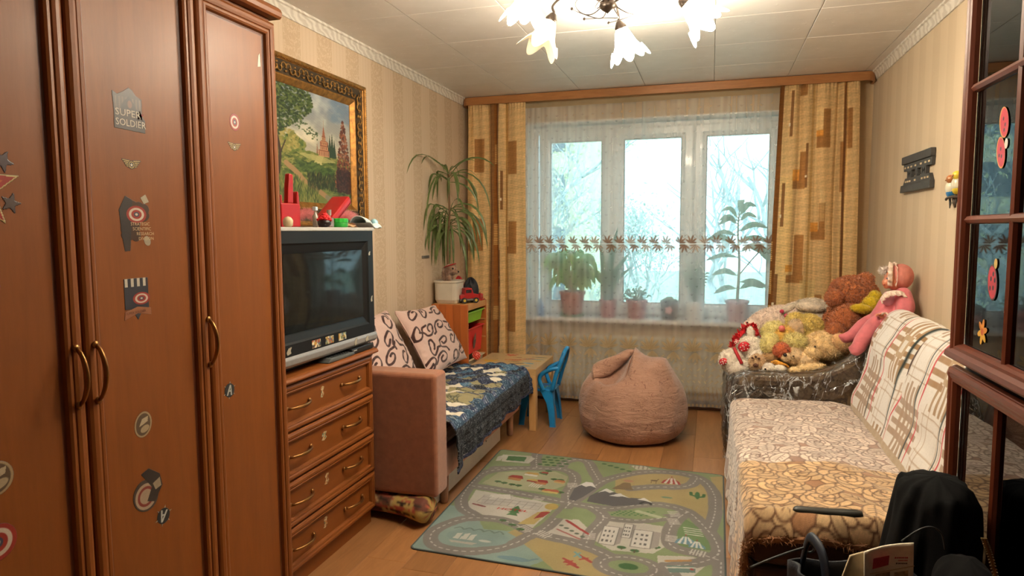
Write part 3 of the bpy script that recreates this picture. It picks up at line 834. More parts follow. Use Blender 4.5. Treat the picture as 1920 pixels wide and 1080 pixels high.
# ================================================================== wardrobe
WF = -1.50
wd_v = wood('wardrobe_alder', (114, 62, 23), (138, 79, 32), 'z', .44, .06, 2.2, False, 10, .35)
wd_h = wood('wardrobe_alder_rail', (114, 62, 23), (138, 79, 32), 'y', .44, .06, 2.2, False, 10, .35)
wd_d = mat('wardrobe_edge', (92, 44, 20), .45, .1)
brass = mat('aged_brass', (150, 108, 62), .33, .1, 30, metal=.9)
wr = thing('wardrobe', 'tall reddish-brown wardrobe with moulded doors covered in stickers', 'wardrobe', (-1.76, 1.24, 0))
b_ = MB(); b_.box(-2.0, WF-.024, .40, 2.082, .0, 2.19); b_.build('carcass', wd_v, wr, bev=.002)
cr = [(0, 2.19), (.045, 2.19), (.052, 2.197), (.055, 2.21), (.05, 2.222), (.038, 2.232), (.02, 2.236), (0, 2.236)]
MB().prism([(WF-.035+a, z) for a, z in cr], 'y', .39, 2.10).box(-2.0, WF-.03, .39, 2.10, 2.19, 2.236).build('cornice', wd_h, wr)
DPROF = [(0, 0), (0, .018), (.003, .022), (.010, .026), (.020, .027), (.028, .0245), (.030, .021), (.033, .023), (.040, .0235), (.046, .020), (.049, .012), (.050, .006)]
doors = []
for k, (a, b) in enumerate(((1.702, 2.082), (1.268, 1.696), (.834, 1.262), (.402, .828))):
    z0, z1 = .075, 2.172; dr = MB().box(WF-.022, WF-.016, a+.045, b-.045, z0+.045, z1-.045).build('door', wd_v, wr)
    MB().frame((WF-.024, a, z0), (0, 1, 0), (0, 0, 1), (1, 0, 0), b-a, z1-z0, DPROF).build('door_frame', wd_v, dr)
    MB().frame((WF-.0235, a+.047, z0+.047), (0, 1, 0), (0, 0, 1), (1, 0, 0), b-a-.094, z1-z0-.094, [(0, .014), (.0, .010), (.008, .0078), (.011, .0075), (.011, .006)]).build('panel_groove', wd_d, dr)
    doors.append(dr)


def bow_handle(y, za, zb, x0, parent, axis='z', m=brass):
    P = []
    for t in np.linspace(0, 1, 13):
        o_ = math.sin(PI*t)**.6*.030+.002
        P.append((x0+o_, y, za+(zb-za)*t) if axis == 'z' else (x0+o_, za+(zb-za)*t, y))
    mb = MB().tube(P, [.0042+.0018*math.sin(PI*t) for t in np.linspace(0, 1, 13)], 8, flat=1.3)
    for e in (0, -1): mb.ell((x0+.002, P[e][1], P[e][2]), (.006, .010, .010), 10)
    return mb.build('handle', m, parent, smooth=True)


bow_handle(1.690, 1.022, 1.165, WF+.003, doors[0]); bow_handle(1.292, 1.008, 1.152, WF+.003, doors[1]); bow_handle(1.238, 1.008, 1.152, WF+.003, doors[2])

stick_m = mat_attr('sticker_print', .35, spec=.5)


def sticker(parent, y0, y1, z0, z1, paint, px=110, name='sticker', x=None, label=None, tilt=0.):
    """paper-thin print stuck on a door: painted in a unit square, cut out along its outline"""
    asp = (z1-z0)/(y1-y0); p = Paint(0, 1, 0, asp, px, int(px*asp)+2, (0, 0, 0), 0.); paint(p, asp)
    a = p.C[..., 3]; mk = (a[:-1, :-1]+a[1:, :-1]+a[:-1, 1:]+a[1:, 1:]) > 1.9
    U, W = p.X-.5, p.Y-asp/2; c, s_ = math.cos(tilt), math.sin(tilt); U, W = U*c-W*s_, U*s_+W*c; sc = (y1-y0)
    P = np.stack([np.full_like(U, (WF-.0155 if x is None else x)), (y0+y1)/2+U*sc, (z0+z1)/2+W*sc], -1)
    o = gridmesh(name, P, p.lin(), stick_m, parent, mk, smooth=False, solid=.0004)
    if label: o['label'] = label
    return o


def star(p, c, r, col, rot=0., inner=.42, n=5, out=None):
    P = [(c[0]+(r if k % 2 == 0 else r*inner)*math.sin(rot+k*PI/n), c[1]+(r if k % 2 == 0 else r*inner)*math.cos(rot+k*PI/n)) for k in range(2*n)]
    if out: Q = [(c[0]+(q[0]-c[0])*1.25, c[1]+(q[1]-c[1])*1.25) for q in P]; p.poly(Q, out)
    p.poly(P, col)


def s_text(parent, txt, y, z, size, col, x=None, sx=1., shear=0., name='lettering', tilt=0.):
    V, F = text_mesh(txt, size); Y, Z_ = V[:, 0]*sx+V[:, 1]*shear, V[:, 1]; c, s_ = math.cos(tilt), math.sin(tilt)
    P = np.stack([np.full(len(V), WF-.0150 if x is None else x), y+Y*c-Z_*s_, z+Y*s_+Z_*c], 1)
    return link_mesh(name, P, F, mat('ink_%d_%d_%d' % tuple(col), col, .5, .02), parent)


RED, WHT, NVY, GLD, GRY = (150, 44, 40), (206, 196, 180), (44, 48, 62), (176, 150, 92), (120, 112, 104)


def p_soldier(p, A):
    p.poly([(.02, .05), (.03, A*.40), (.0, A*.86), (.15, A*.80), (.32, A*.88), (.50, A*.99), (.62, A*.95), (.72, A*.84), (.90, A*.78), (.88, A*.42), (.98, .30*A), (.97, .02)], (58, 52, 54))
    for x in np.arange(.08, .9, .105): p.rect(x, x+.035, A*.44, A*.76, (112, 92, 80), .7)
    p.poly([(.20, A*.44), (.32, A*.66), (.50, A*.80), (.66, A*.64), (.78, A*.44)], (40, 38, 46)); p.ell((.52, A*.62), (.07, .10), (140, 84, 62), 0, .7)


def roundel(p, c, r, cols=((150, 50, 44), (200, 188, 172), (150, 50, 44), (60, 72, 92)), sq=1.):
    for k, col in enumerate(cols): p.ell(c, (r*(1-k*.24), r*(1-k*.24)*sq), col)
    p.ell(c, (r*.14, r*.14*sq), (196, 186, 170))


def p_wings(p, A):
    for s_ in (-1, 1):
        for k in range(4):
            z = A*(.78-.17*k); l = .46-.06*k; p.poly([(.5+s_*.06, z-.035), (.5+s_*l, z+.03), (.5+s_*(l-.02), z+.09), (.5+s_*.06, z+.06)], (38, 34, 30))
        for k in range(4):
            z = A*(.78-.17*k); l = .44-.06*k; p.poly([(.5+s_*.07, z-.015), (.5+s_*l, z+.04), (.5+s_*(l-.02), z+.07), (.5+s_*.07, z+.04)], GLD)
    p.ell((.5, A*.5), (.17, .17), (38, 34, 30)); p.ell((.5, A*.5), (.14, .14), GLD); p.ell((.5, A*.5), (.10, .10), (44, 42, 40)); star(p, (.5, A*.5), .09, WHT)


def p_division(p, A):
    rr = random.Random(4)
    for _ in range(26): p.ell((rr.uniform(.2, .85), rr.uniform(A*.25, A*.8)), (rr.uniform(.08, .17), rr.uniform(.08, .16)), (66, 44, 34), rr.uniform(0, 3))
    p.poly([(.10, A*.30), (.05, A*.70), (.25, A*.92), (.45, A*.86), (.40, A*.5), (.32, A*.05), (.16, A*.04)], (50, 46, 48)); p.poly([(.70, A*.90), (.86, A*.96), (.96, A*.84), (.80, A*.80)], (170, 160, 140))
    roundel(p, (.56, A*.63), .30, sq=.72); p.ell((.85, A*.20), (.10, .13), (160, 150, 132), .4)


def p_oval(p, A, c1=(150, 132, 104), c2=(86, 70, 54)):
    p.ell((.5, A*.5), (.46, A*.49), (160, 140, 108), -.2); p.ell((.5, A*.5), (.38, A*.42), c2, -.2)
    p.poly([(.28, A*.45), (.45, A*.72), (.78, A*.78), (.74, A*.58), (.5, A*.5)], (178, 164, 138)); p.ell((.58, A*.32), (.24, A*.13), (168, 152, 124), .3)


def p_round(p, A):
    p.ell((.42, A*.42), (.40, A*.36), (70, 60, 54), .5); p.ell((.42, A*.40), (.34, A*.29), (168, 150, 128), .5); p.ell((.42, A*.40), (.27, A*.22), (130, 56, 48), .5); p.ell((.42, A*.40), (.20, A*.16), (168, 150, 128), .5)
    p.poly([(.30, A*.92), (.55, A*.99), (.9, A*.78), (.98, A*.5), (.7, A*.2), (.45, A*.28), (.62, A*.55)], (52, 46, 44)); p.poly([(.66, A*.62), (.9, A*.7), (.94, A*.5), (.74, A*.46)], (150, 138, 118))


def p_badge_a(p, A):
    for k in range(6):
        t = k*PI/3+.5; c, s_ = math.cos(t), math.sin(t); p.poly([(.5-s_*.12, A*.5+c*.12), (.5+c*.5, A*.5+s_*.5), (.5+s_*.12, A*.5-c*.12)], (170, 160, 140))
    p.ell((.5, A*.5), (.36, .36), (40, 46, 50)); p.poly([(.30, A*.5-.26), (.50, A*.5+.28), (.60, A*.5+.28), (.70, A*.5-.26), (.60, A*.5-.26), (.58, A*.5-.08), (.46, A*.5-.08), (.40, A*.5-.26)], (176, 182, 178)); p.poly([(.49, A*.5), (.57, A*.5), (.55, A*.5+.16)], (40, 46, 50))


def p_banner(p, A):
    p.rect(.05, .92, A*.30, A*.98, (46, 50, 62))
    for k in range(4): p.rect(.08+k*.22, .18+k*.22, A*.80, A*.98, (196, 188, 172))
    roundel(p, (.66, A*.52), .32, sq=.6); p.poly([(.28, A*.3), (.5, A*.04), (.72, A*.3)], (46, 50, 62))
    p.poly([(.0, A*.06), (.04, A*.24), (.5, A*.34), (1., A*.28), (1., A*.12), (.5, A*.19)], (150, 96, 66))


def p_bigstar(p, A):
    star(p, (.5, A*.5), .5, (196, 176, 120), .0, .40); star(p, (.5, A*.5), .46, (150, 40, 34), 0, .40); star(p, (.5, A*.5), .30, (176, 84, 40), 0, .5)
    star(p, (.86, A*.33), .13, (70, 58, 58), .3); star(p, (.80, A*.82), .14, (70, 58, 66), .5); star(p, (.14, A*.33), .12, (70, 58, 58), .3)


d3, d2, d1 = doors[0], doors[1], doors[2]
sticker(d2, 1.402, 1.507, 1.708, 1.826, p_soldier, 120)
s_text(d2, 'SUPER', 1.408, 1.748, .026, (196, 186, 170), sx=1.15); s_text(d2, 'SOLDIER', 1.408, 1.722, .026, (196, 186, 170), sx=.98)
o = sticker(d2, 1.470, 1.506, 1.742, 1.768, lambda p, A: star(p, (.5, A*.5), .42, (180, 60, 50)), 30)
sticker(d2, 1.418, 1.486, 1.604, 1.634, p_wings, 110); sticker(d2, 1.398, 1.508, 1.378, 1.548, p_division, 130)
for k, tx in enumerate(('STRATEGIC', 'SCIENTIFIC', 'RESEARCH', 'DIVISION')): s_text(d2, tx, 1.438+.006*k+(.006 if k > 1 else 0), 1.455-.0135*k, .0125, (196, 170, 130))
sticker(d2, 1.402, 1.492, 1.190, 1.312, p_banner, 100); s_text(d2, 'SUPER SOLDIER', 1.408, 1.2115, .0095, (90, 50, 34), tilt=.05)
sticker(d2, 1.412, 1.476, .862, .936, p_oval, 70); sticker(d2, 1.396, 1.502, .640, .770, p_round, 110); sticker(d2, 1.466, 1.530, .574, .648, p_badge_a, 80, tilt=2.9)
sticker(d3, 1.847, 1.897, 1.768, 1.826, lambda p, A: roundel(p, (.5, A*.5), .49, sq=A*.98), 60); sticker(d3, 1.832, 1.900, 1.700, 1.730, p_wings, 100)
sticker(d3, 1.762, 1.826, .880, .948, p_badge_a, 80, tilt=-.1)
sticker(d3, 1.998, 2.018, 2.005, 2.055, lambda p, A: p.poly([(.1, 0), (.9, .2), (.8, A), (.4, A*.8)], (206, 190, 170)), 24)
sticker(d1, .950, 1.145, 1.440, 1.630, p_bigstar, 110); sticker(d1, 1.010, 1.085, 1.290, 1.345, lambda p, A: roundel(p, (.5, A*.5), .46, sq=A), 60)
sticker(d1, 1.000, 1.085, .850, .930, p_oval, 60)
sticker(d1, .990, 1.082, .700, .790, lambda p, A: roundel(p, (.5, A*.5), .47, sq=A), 70)

# ================================================================== chest of drawers
CX = -1.56
cd_ = thing('chest_of_drawers', 'reddish-brown four-drawer chest with brass handles under the television', 'drawers', (-1.77, 2.47, 0))
MB().box(-2.0, CX-.022, 2.095, 2.845, .075, .845).build('carcass', wd_v, cd_, bev=.002)
MB().box(-1.98, CX-.03, 2.10, 2.84, .0, .076).build('plinth', wd_h, cd_)
MB().prism([(-2.0, .845), (CX+.005, .845), (CX+.016, .85), (CX+.018, .857), (CX+.012, .866), (CX, .87), (-2.0, .87)], 'y', 2.09, 2.872).build('worktop', wd_h, cd_, bev=.003)
CPROF = [(0, 0), (0, .016), (.003, .021), (.010, .025), (.018, .025), (.024, .021), (.027, .023), (.033, .021), (.037, .013), (.038, .006)]
bits = [(2.426, .756, (.035, .05)), (2.43, .562, (.05, .04)), (2.44, .360, (.045, .05)), (2.42, .182, (.04, .05))]
for k, (z0, z1) in enumerate(((.652, .838), (.456, .646), (.268, .450), (.082, .262))):
    dw = MB().box(CX-.024, CX-.016, 2.13, 2.81, z0+.034, z1-.034).build('drawer', wd_h, cd_)
    MB().frame((CX-.024, 2.098, z0), (0, 1, 0), (0, 0, 1), (1, 0, 0), .744, z1-z0, CPROF).build('drawer_frame', wd_h, dw)
    zc = (z0+z1)/2
    bow_handle(zc+.006, 2.575, 2.728, CX-.012, dw, 'y'); bow_handle(zc, 2.172, 2.325, CX-.012, dw, 'y')
    y, z, (a, b) = bits[k]
    rr = random.Random(k+3)
    def scrap(p, A, rr=rr):
        p.poly([(.1, .1), (.55, 0), (.9, A*.3), (.7, A*.55), (.95, A*.9), (.5, A), (.2, A*.75), (.4, A*.5)], (196, 176, 136))
        for _ in range(9): p.ell((rr.uniform(.2, .8), rr.uniform(.2, A*.8)), .10, rr.choice([(190, 120, 60), (120, 80, 60), (90, 120, 110), (210, 200, 170)]), 0, .8)
        p.C[..., 3] *= (noise2(p.X*3, p.Y*3, int(rr.random()*99), 2) > -.45)
    sticker(dw, y-a/2, y+a/2, zc-b/2+.01, zc+b/2+.01, scrap, 40, x=CX-.0155)

# ================================================================== television
TX0 = -1.575
tv = thing('television', 'large black tube television with silver lower bar on the chest', 'television', (-1.77, 2.52, .87))
tvb, tvs, tvg = mat('tv_black_plastic', (15, 16, 18), .5, .08, 60, spec=.3), mat('tv_silver', (150, 150, 150), .38, .03, 60, metal=.3), None
n = NT('tv_tube_glass'); n.setp(Base_Color=(.010, .012, .013, 1), Roughness=.05, Specular_IOR_Level=.27); tvg = n.m
Y0, Y1, Z0, Z1 = 2.105, 2.900, .900, 1.442
# cabinet: front bezel, tapering tube housing
MB().frame((TX0-.045, Y0, Z0+.04), (0, 1, 0), (0, 0, 1), (1, 0, 0), Y1-Y0, Z1-Z0-.04, [(0, 0), (0, .040), (.004, .045), (.052, .045), (.060, .038), (.095, .028), (.095, .0)]).build('bezel', tvb, tv)
hs = MB(); ring = lambda x, dy, a, b: [(x, Y0+dy, a), (x, Y1-dy, a), (x, Y1-dy, b), (x, Y0+dy, b)]
V = ring(TX0-.04, .0, Z0+.04, Z1)+ring(TX0-.10, .004, Z0+.03, Z1)+ring(TX0-.24, .05, Z0+.03, Z1-.002)+ring(TX0-.40, .16, Z0+.06, Z1-.03)
hs.add(V, [(4*i+j, 4*i+(j+1) % 4, 4*i+4+(j+1) % 4, 4*i+4+j) for i in range(3) for j in range(4)]+[(12, 13, 14, 15), (3, 2, 1, 0)]); hs.build('housing', tvb, tv, bev=.008)
MB().box(TX0-.05, TX0+.004, Y0, Y1+.005, Z1-.004, Z1+.012).box(TX0-.34, TX0-.05, Y0+.02, Y1-.01, Z1-.004, Z1+.006).build('top_cover', mat('tv_light_grey', (176, 176, 172), .4, .03), tv, bev=.003)
U, W = np.meshgrid(np.linspace(0, 1, 24), np.linspace(0, 1, 18)); gx = TX0-.010+.0025*(1-(2*U-1)**2)*(1-(2*W-1)**2)**.7
gridmesh('screen', np.stack([gx, Y0+.093+U*(Y1-Y0-.186), Z0+.133+W*(Z1-Z0-.226)], -1), None, tvg, tv)
MB().prism([(TX0-.05, Z0+.0), (TX0-.005, Z0), (TX0+.006, Z0+.012), (TX0+.008, Z0+.034), (TX0, Z0+.046), (TX0-.05, Z0+.046)], 'y', Y0, Y1+.008).build('silver_bar', tvs, tv, bev=.003)
for yb, zb in ((2.392, .968), (2.493, .968), (2.597, .967)):
    rr = random.Random(int(yb*1000))
    def strip(p, A, rr=rr):
        p.rect(.0, 1, .0, A, (196, 186, 150))
        for _ in range(26): p.ell((rr.uniform(0, 1), rr.uniform(0, A)), (rr.uniform(.05, .12), rr.uniform(.05, .16)), rr.choice([(196, 150, 60), (170, 60, 50), (90, 120, 140), (110, 130, 70), (230, 220, 190), (70, 60, 56)]), rr.uniform(0, 3))
    sticker(tv, yb-.032, yb+.032, zb-.016, zb+.017, strip, 46, x=TX0+.001)
for yb, zb, (a, b) in ((2.86, 1.33, (.012, .02)), (2.872, 1.11, (.012, .03)), (2.70, .927, (.018, .034)), (2.805, .925, (.02, .028)), (2.205, .968, (.022, .03))):
    sticker(tv, yb-a, yb+a, zb-b/2, zb+b/2, lambda p, A: p.poly([(.2, 0), (.8, .1), (.7, A*.5), (.9, A), (.4, A*.9), (.1, A*.4)], (176, 168, 150)), 24, x=TX0+(.009 if zb < .95 else .001))
ft = MB().box(-1.92, TX0-.06, 2.20, 2.80, .871, .895).box(-1.86, TX0-.08, 2.26, 2.76, .893, .934); ft.build('base', tvb, tv, bev=.006)
bx = thing('set_top_box', 'flat black box under the silver bar of the television', 'electronics', (-1.56, 2.74, .871))
MB().box(TX0-.05, TX0+.012, 2.655, 2.855, .8715, .897).build('case', mat('box_black', (20, 21, 24), .3, .05), bx, bev=.003)
MB().box(TX0+.010, TX0+.0135, 2.67, 2.70, .886, .890).build('status_light', mat('pale_trim', (180, 180, 176), .4), bx)
rm_ = thing('remote_control', 'slim grey wedge-shaped remote lying before the television base', 'remote', (-1.565, 2.55, .871))
MB().prism([(2.455, .8715), (2.67, .8715), (2.67, .886), (2.475, .889)], 'x', TX0-.045, TX0+.018).build('case', mat('remote_grey', (84, 88, 88), .4, .05), rm_, bev=.004)
bt = MB()
for i in range(8):
    for j in range(3): bt.box(TX0-.034+j*.015, TX0-.025+j*.015, 2.50+i*.019, 2.511+i*.019, .8865, .8895)
bt.build('buttons', mat('button_dark', (48, 50, 52), .5), rm_)

# ------------------------------------------------------------------ things on the television
TZ = Z1+.012
red, dred = mat('red_plastic', (160, 16, 20), .35, .06), mat('dark_red', (120, 14, 18), .5, .1)
rc = thing('toy_high_chair', 'red toy high chair with tall narrow back on the television', 'toy', (-1.70, 2.43, TZ))
yb = 2.285
MB().box(-1.75, -1.645, yb, yb+.130, TZ, TZ+.098).build('seat_box', red, rc, bev=.006)
MB().prism([(yb+.050, TZ+.096), (yb+.088, TZ+.096), (yb+.092, TZ+.19), (yb+.090, TZ+.217), (yb+.066, TZ+.219), (yb+.055, TZ+.16)], 'x', -1.672, -1.648).build('backrest', red, rc, bev=.006)
MB().prism([(yb+.110, TZ+.09), (yb+.130, TZ+.09), (yb+.128, TZ+.125), (yb+.122, TZ+.150), (yb+.114, TZ+.145), (yb+.111, TZ+.12)], 'x', -1.70, -1.648).build('armrest', red, rc, bev=.004)
MB().prism([(yb, TZ+.09), (yb+.015, TZ+.09), (yb+.012, TZ+.13), (yb+.002, TZ+.13)], 'x', -1.70, -1.648).build('armrest', red, rc, bev=.004)
bl_ = MB(); bl_.ell((-1.62, 2.338, TZ+.022), (.02, .016, .022)).ell((-1.64, 2.345, TZ+.15), (.018, .014, .028)); o = bl_.build('shell_ornament', mat('cream_shell', (214, 200, 160), .4, .1), smooth=True)
bpy.data.objects.remove(o)
o = MB().lathe([(.010, TZ), (.018, TZ+.006), (.020, TZ+.026), (.012, TZ+.038), (.001, TZ+.042)], 18, (-1.60, 2.262, 0)).build('cream_egg', mat('cream_shell', (214, 200, 160), .4, .1), smooth=True)
tag(o, 'small cream rounded ornament left of red toy chair on television', 'ornament')
# tinsel
tn = MB(); gp = smooth_path([(-1.80, 2.60, TZ+.045), (-1.80, 2.70, TZ+.068), (-1.80, 2.80, TZ+.035), (-1.76, 2.855, TZ+.020), (-1.745, 2.90, TZ+.058), (-1.745, 2.98, TZ+.062), (-1.735, 3.03, TZ+.035), (-1.73, 3.05, TZ+.02)], 10)
T_, N_, B_ = frames(gp)
for i in range(len(gp)):
    for k in range(60):
        a = rnd.uniform(0, 2*PI); d = N_[i]*math.cos(a)+B_[i]*math.sin(a)+T_[i]*rnd.uniform(-.5, .5); q = gp[i]+T_[i]*rnd.uniform(-.006, .006); s_ = np.cross(d, T_[i])*.0022; l = rnd.uniform(.018, .034)
        if q[2]+d[2]*l < TZ+.001: continue
        tn.add([q-s_, q+s_, q+d*l], [(0, 1, 2)])
tc = MB(); tc.tube(gp, .009, 6); tt = thing('tinsel_garland', 'fluffy pink-red tinsel garland lying along the television top', 'garland', tuple(gp[20]))
tc.build('core', mat('tinsel_core', (255, 150, 150), .5), tt, smooth=True); o = tn.build('strands', mat('tinsel_pink', (255, 172, 174), .4, .12, 60), tt); o['kind'] = 'stuff'
# folded cloth beneath the tinsel
U, W = np.meshgrid(np.linspace(0, 1, 30), np.linspace(0, 1, 20)); zz = TZ+.004+.026*np.sin(PI*U)**.6*np.sin(PI*W)**.5+.004*np.sin(U*14)
o = gridmesh('folded_cloth', np.stack([-1.82+W*.12, 2.80+U*.16, zz], -1), None, mat('beige_cloth', (170, 136, 100), .9, .15), None, solid=.003)
tag(o, 'crumpled beige cloth under the tinsel on the television', 'cloth')
# tilted red box lid
lid = thing('red_box', 'flat glossy red box propped at a slant behind the green jar', 'box', (-1.72, 2.76, TZ))
M = rotm(.60, 0, .0)
MB().box(-.05, .05, -.105, .105, -.018, .018, M=M, c=(-1.715, 2.772, TZ+.080)).build('lid', red, lid, bev=.012, seg=3); MB().box(-.046, .046, -.10, .10, -.022, -.017, M=M, c=(-1.715, 2.772, TZ+.080)).build('underside', dred, lid)
MB().box(-1.76, -1.69, 2.70, 2.80, TZ, TZ+.036).build('stand', dred, lid, bev=.004)
o = thing('green_jar', 'small green screw-top jar on the television', 'jar', (-1.635, 2.69, TZ))
MB().lathe([(.040, TZ), (.042, TZ+.004), (.042, TZ+.022)], 28, (-1.635, 2.69, 0)).build('body', mat('green_plastic', (36, 140, 50), .35), o, smooth=True, bev=.002)
MB().lathe([(.043, TZ+.022), (.043, TZ+.038), (.040, TZ+.041), (.001, TZ+.042)], 28, (-1.635, 2.69, 0), wob=lambda r, z, a: r*(1+.02*np.cos(a*14))).build('cap', mat('green_plastic_light', (44, 160, 58), .3), o)
o = thing('scent_bottle', 'little clear square perfume bottle beside the red flower', 'bottle', (-1.63, 2.60, TZ))
MB().box(-1.645, -1.615, 2.585, 2.625, TZ, TZ+.045).build('flask', mat('bottle_glass', (110, 84, 70), .1, .1, coat=.6), o, bev=.006, seg=3); MB().lathe([(.006, TZ+.045), (.006, TZ+.054), (.010, TZ+.054), (.010, TZ+.078), (.001, TZ+.078)], 14, (-1.63, 2.605, 0)).build('stopper', mat('clear_cap', (150, 140, 126), .1, coat=.6), o)
o = thing('crystal_figurine', 'tiny clear square-topped bottle behind the red flower', 'bottle', (-1.68, 2.575, TZ))
MB().lathe([(.012, TZ), (.013, TZ+.05), (.006, TZ+.06), (.005, TZ+.074)], 16, (-1.68, 2.575, 0)).build('flask', mat('clear_cap', (150, 140, 126), .1, coat=.6), o, smooth=True); MB().box(-1.689, -1.671, 2.566, 2.584, TZ+.074, TZ+.092).build('stopper', mat('blue_white', (200, 220, 230), .15, coat=.5), o, bev=.003)
o = thing('red_flower', 'red fabric flower in a small dark dish on the television', 'flower', (-1.61, 2.535, TZ))
pt = MB()
for k in range(22):
    a = k*2.4; r_ = .004+.0010*k; pt.ell((-1.61+math.cos(a)*r_, 2.535+math.sin(a)*r_, TZ+.055-.0012*k), (.012, .012, .007), 8, rotm(.5*math.sin(a), -.5*math.cos(a), 0))
pt.build('petals', mat('red_petal', (196, 24, 30), .6, .25, 50), o, smooth=True); MB().lathe([(.016, TZ), (.028, TZ+.012), (.030, TZ+.030), (.001, TZ+.032)], 18, (-1.61, 2.535, 0)).build('dish', mat('black_dish', (30, 18, 16), .4), o, smooth=True)
# white packet
U, W = np.meshgrid(np.linspace(0, 1, 26), np.linspace(0, 1, 16)); th_ = .030*np.sin(PI*W)**.6*(1-.45*U)+.006*np.sin(U*11+W*5)*U
pk = thing('paper_packet', 'crumpled pale blue and white packet overhanging the television corner', 'packet', (-1.62, 2.93, TZ))
zb_ = TZ+.002+.035*(1-np.clip(U*2.2, 0, 1))*.6+.008*np.sin(U*6)
gridmesh('wrapper', np.stack([-1.66+W*.085, 2.835+U*.155, zb_+th_], -1), None, mat('packet_white', (214, 226, 226), .35, .08, 30), pk, solid=.004)
gridmesh('underside', np.stack([-1.66+W*.085, 2.835+U*.155, zb_-.001+.002*U], -1), None, mat('packet_grey', (150, 156, 160), .4, .08, 30), pk, flip=True)
MB().lathe([(.016, -.004), (.021, .008), (.021, .014), (.013, .013), (.012, .002)], 16, (-1.618, 2.985, TZ+.020), rotm(-1.3, .2, 0)).build('blue_spout', mat('packet_blue', (150, 196, 206), .4), pk, smooth=True)

# ================================================================== painting
pic = thing('framed_painting', 'large landscape painting in a carved gilt frame above the television', 'painting', (-2.01, 3.06, 1.46))
PY0, PY1, PZ0, PZ1 = 2.58, 3.575, 1.462, 2.282
GF = [(0, 0), (0, .044), (.004, .052), (.010, .054), (.017, .050), (.020, .044), (.024, .044), (.028, .040), (.088, .026), (.092, .030), (.098, .030), (.104, .026), (.124, .012), (.128, .004)]
gold, dgold = mat('gilt', (142, 100, 46), .45, .25, 40, metal=.65), mat('antique_gilt_ground', (66, 50, 28), .5, .25, 30, metal=.4)
MB().frame((XL+.004, PY0, PZ0), (0, 1, 0), (0, 0, 1), (1, 0, 0), PY1-PY0, PZ1-PZ0, GF[:8]).frame((XL+.004, PY0, PZ0), (0, 1, 0), (0, 0, 1), (1, 0, 0), PY1-PY0, PZ1-PZ0, GF[8:]).build('frame', gold, pic)
MB().frame((XL+.004, PY0, PZ0), (0, 1, 0), (0, 0, 1), (1, 0, 0), PY1-PY0, PZ1-PZ0, GF[7:9]).build('carved_band', dgold, pic)
sw = MB()
def scrolls(a0, a1, fix, horiz):
    L_ = a1-a0; k = max(1, int(round(L_/.075)))
    for i in range(k):
        c = a0+(i+.5)*L_/k; s_ = 1 if i % 2 else -1
        for sg in (1, -1):
            an = np.linspace(0, 5.2, 16); r = .024*(1-an/6.4); P = []
            for q, rr in zip(an, r):
                u_, v_ = c+sg*.012+sg*rr*math.cos(q), s_*sg*(rr*math.sin(q)+.004)
                P.append((XL+.004+.036, u_, fix+v_) if horiz else (XL+.004+.036, fix+v_, u_))
            sw.tube(P, np.linspace(.0045, .0022, 16), 5)
        for e in (-.8, 0, .8):
            u_, v_ = c-.036, e*.02; sw.ell((XL+.004+.036, u_, fix+v_) if horiz else (XL+.004+.036, fix+v_, u_), (.004, .010, .005) if horiz else (.004, .005, .010), 8)
scrolls(PY0+.10, PY1-.10, PZ1-.058, True); scrolls(PY0+.10, PY1-.10, PZ0+.058, True); scrolls(PZ0+.03, PZ1-.03, PY1-.058, False); scrolls(PZ0+.03, PZ1-.03, PY0+.058, False)
o = sw.build('scrollwork', mat('gilt_relief', (140, 104, 50), .4, .3, 60, metal=.55), pic, smooth=True); o['kind'] = 'stuff'
bd = MB()
for y in np.arange(PY0+.02, PY1, .0125): bd.ell((XL+.054, y, PZ1-.021), .0042, 6)
for z in np.arange(PZ0+.02, PZ1, .0125): bd.ell((XL+.054, PY1-.004, z), .0046, 6)
o = bd.build('beading', gold, pic, smooth=True); o['kind'] = 'stuff'
# the picture itself, in metres from the lower left of the canvas
cw, chh = PY1-PY0-.25, PZ1-PZ0-.25
c_ = Paint(0, 1, 0, 1, 340, 270, (176, 178, 176)); r = random.Random(21); X, Y = c_.X, c_.Y
sky_ = np.clip((Y-.45)/.55, 0, 1); base = (1-sky_)[..., None]*np.array([206, 196, 170])+sky_[..., None]*np.array([150, 164, 176]); cl_ = noise2(X*2.2, Y*2.6, 2, 4); base += np.clip(cl_, -.2, .8)[..., None]*np.array([60, 54, 40]); c_.C[..., :3] = base
for _ in range(40): c_.ell((r.uniform(.75, 1.), r.uniform(.80, 1.)), (r.uniform(.03, .08), r.uniform(.015, .04)), (120, 146, 170), 0, .25)
def daub(n_, xa, xb, ya, yb_, cols, sx, sy, a=.8, env=None):
    for _ in range(n_):
        x, y = r.uniform(xa, xb), r.uniform(ya, yb_)
        if env and not env(x, y): continue
        c_.ell((x, y), (r.uniform(.5, 1.3)*sx, r.uniform(.5, 1.3)*sy), r.choice(cols), r.uniform(-.5, .5), a)
c_.poly([(0, 0), (1, 0), (1, .40), (.8, .43), (.62, .45), (.45, .47), (.3, .44), (.15, .50), (0, .48)], (120, 130, 62))
daub(500, 0, 1, .22, .45, [(104, 122, 52), (150, 152, 78), (84, 104, 44), (170, 160, 92), (60, 80, 36)], .035, .012, .7)
c_.poly([(.55, .44), (.50, .36), (.58, .30), (.64, .30), (.60, .37), (.63, .44)], (206, 194, 130)); c_.poly([(.30, .44), (.62, .44), (.80, .40), (.62, .38), (.42, .40)], (190, 184, 116), .8)
daub(260, .30, .6, .28, .36, [(52, 74, 34), (72, 96, 44), (96, 118, 54)], .03, .010); daub(120, .60, .75, .27, .33, [(52, 80, 34), (84, 110, 48)], .03, .010)
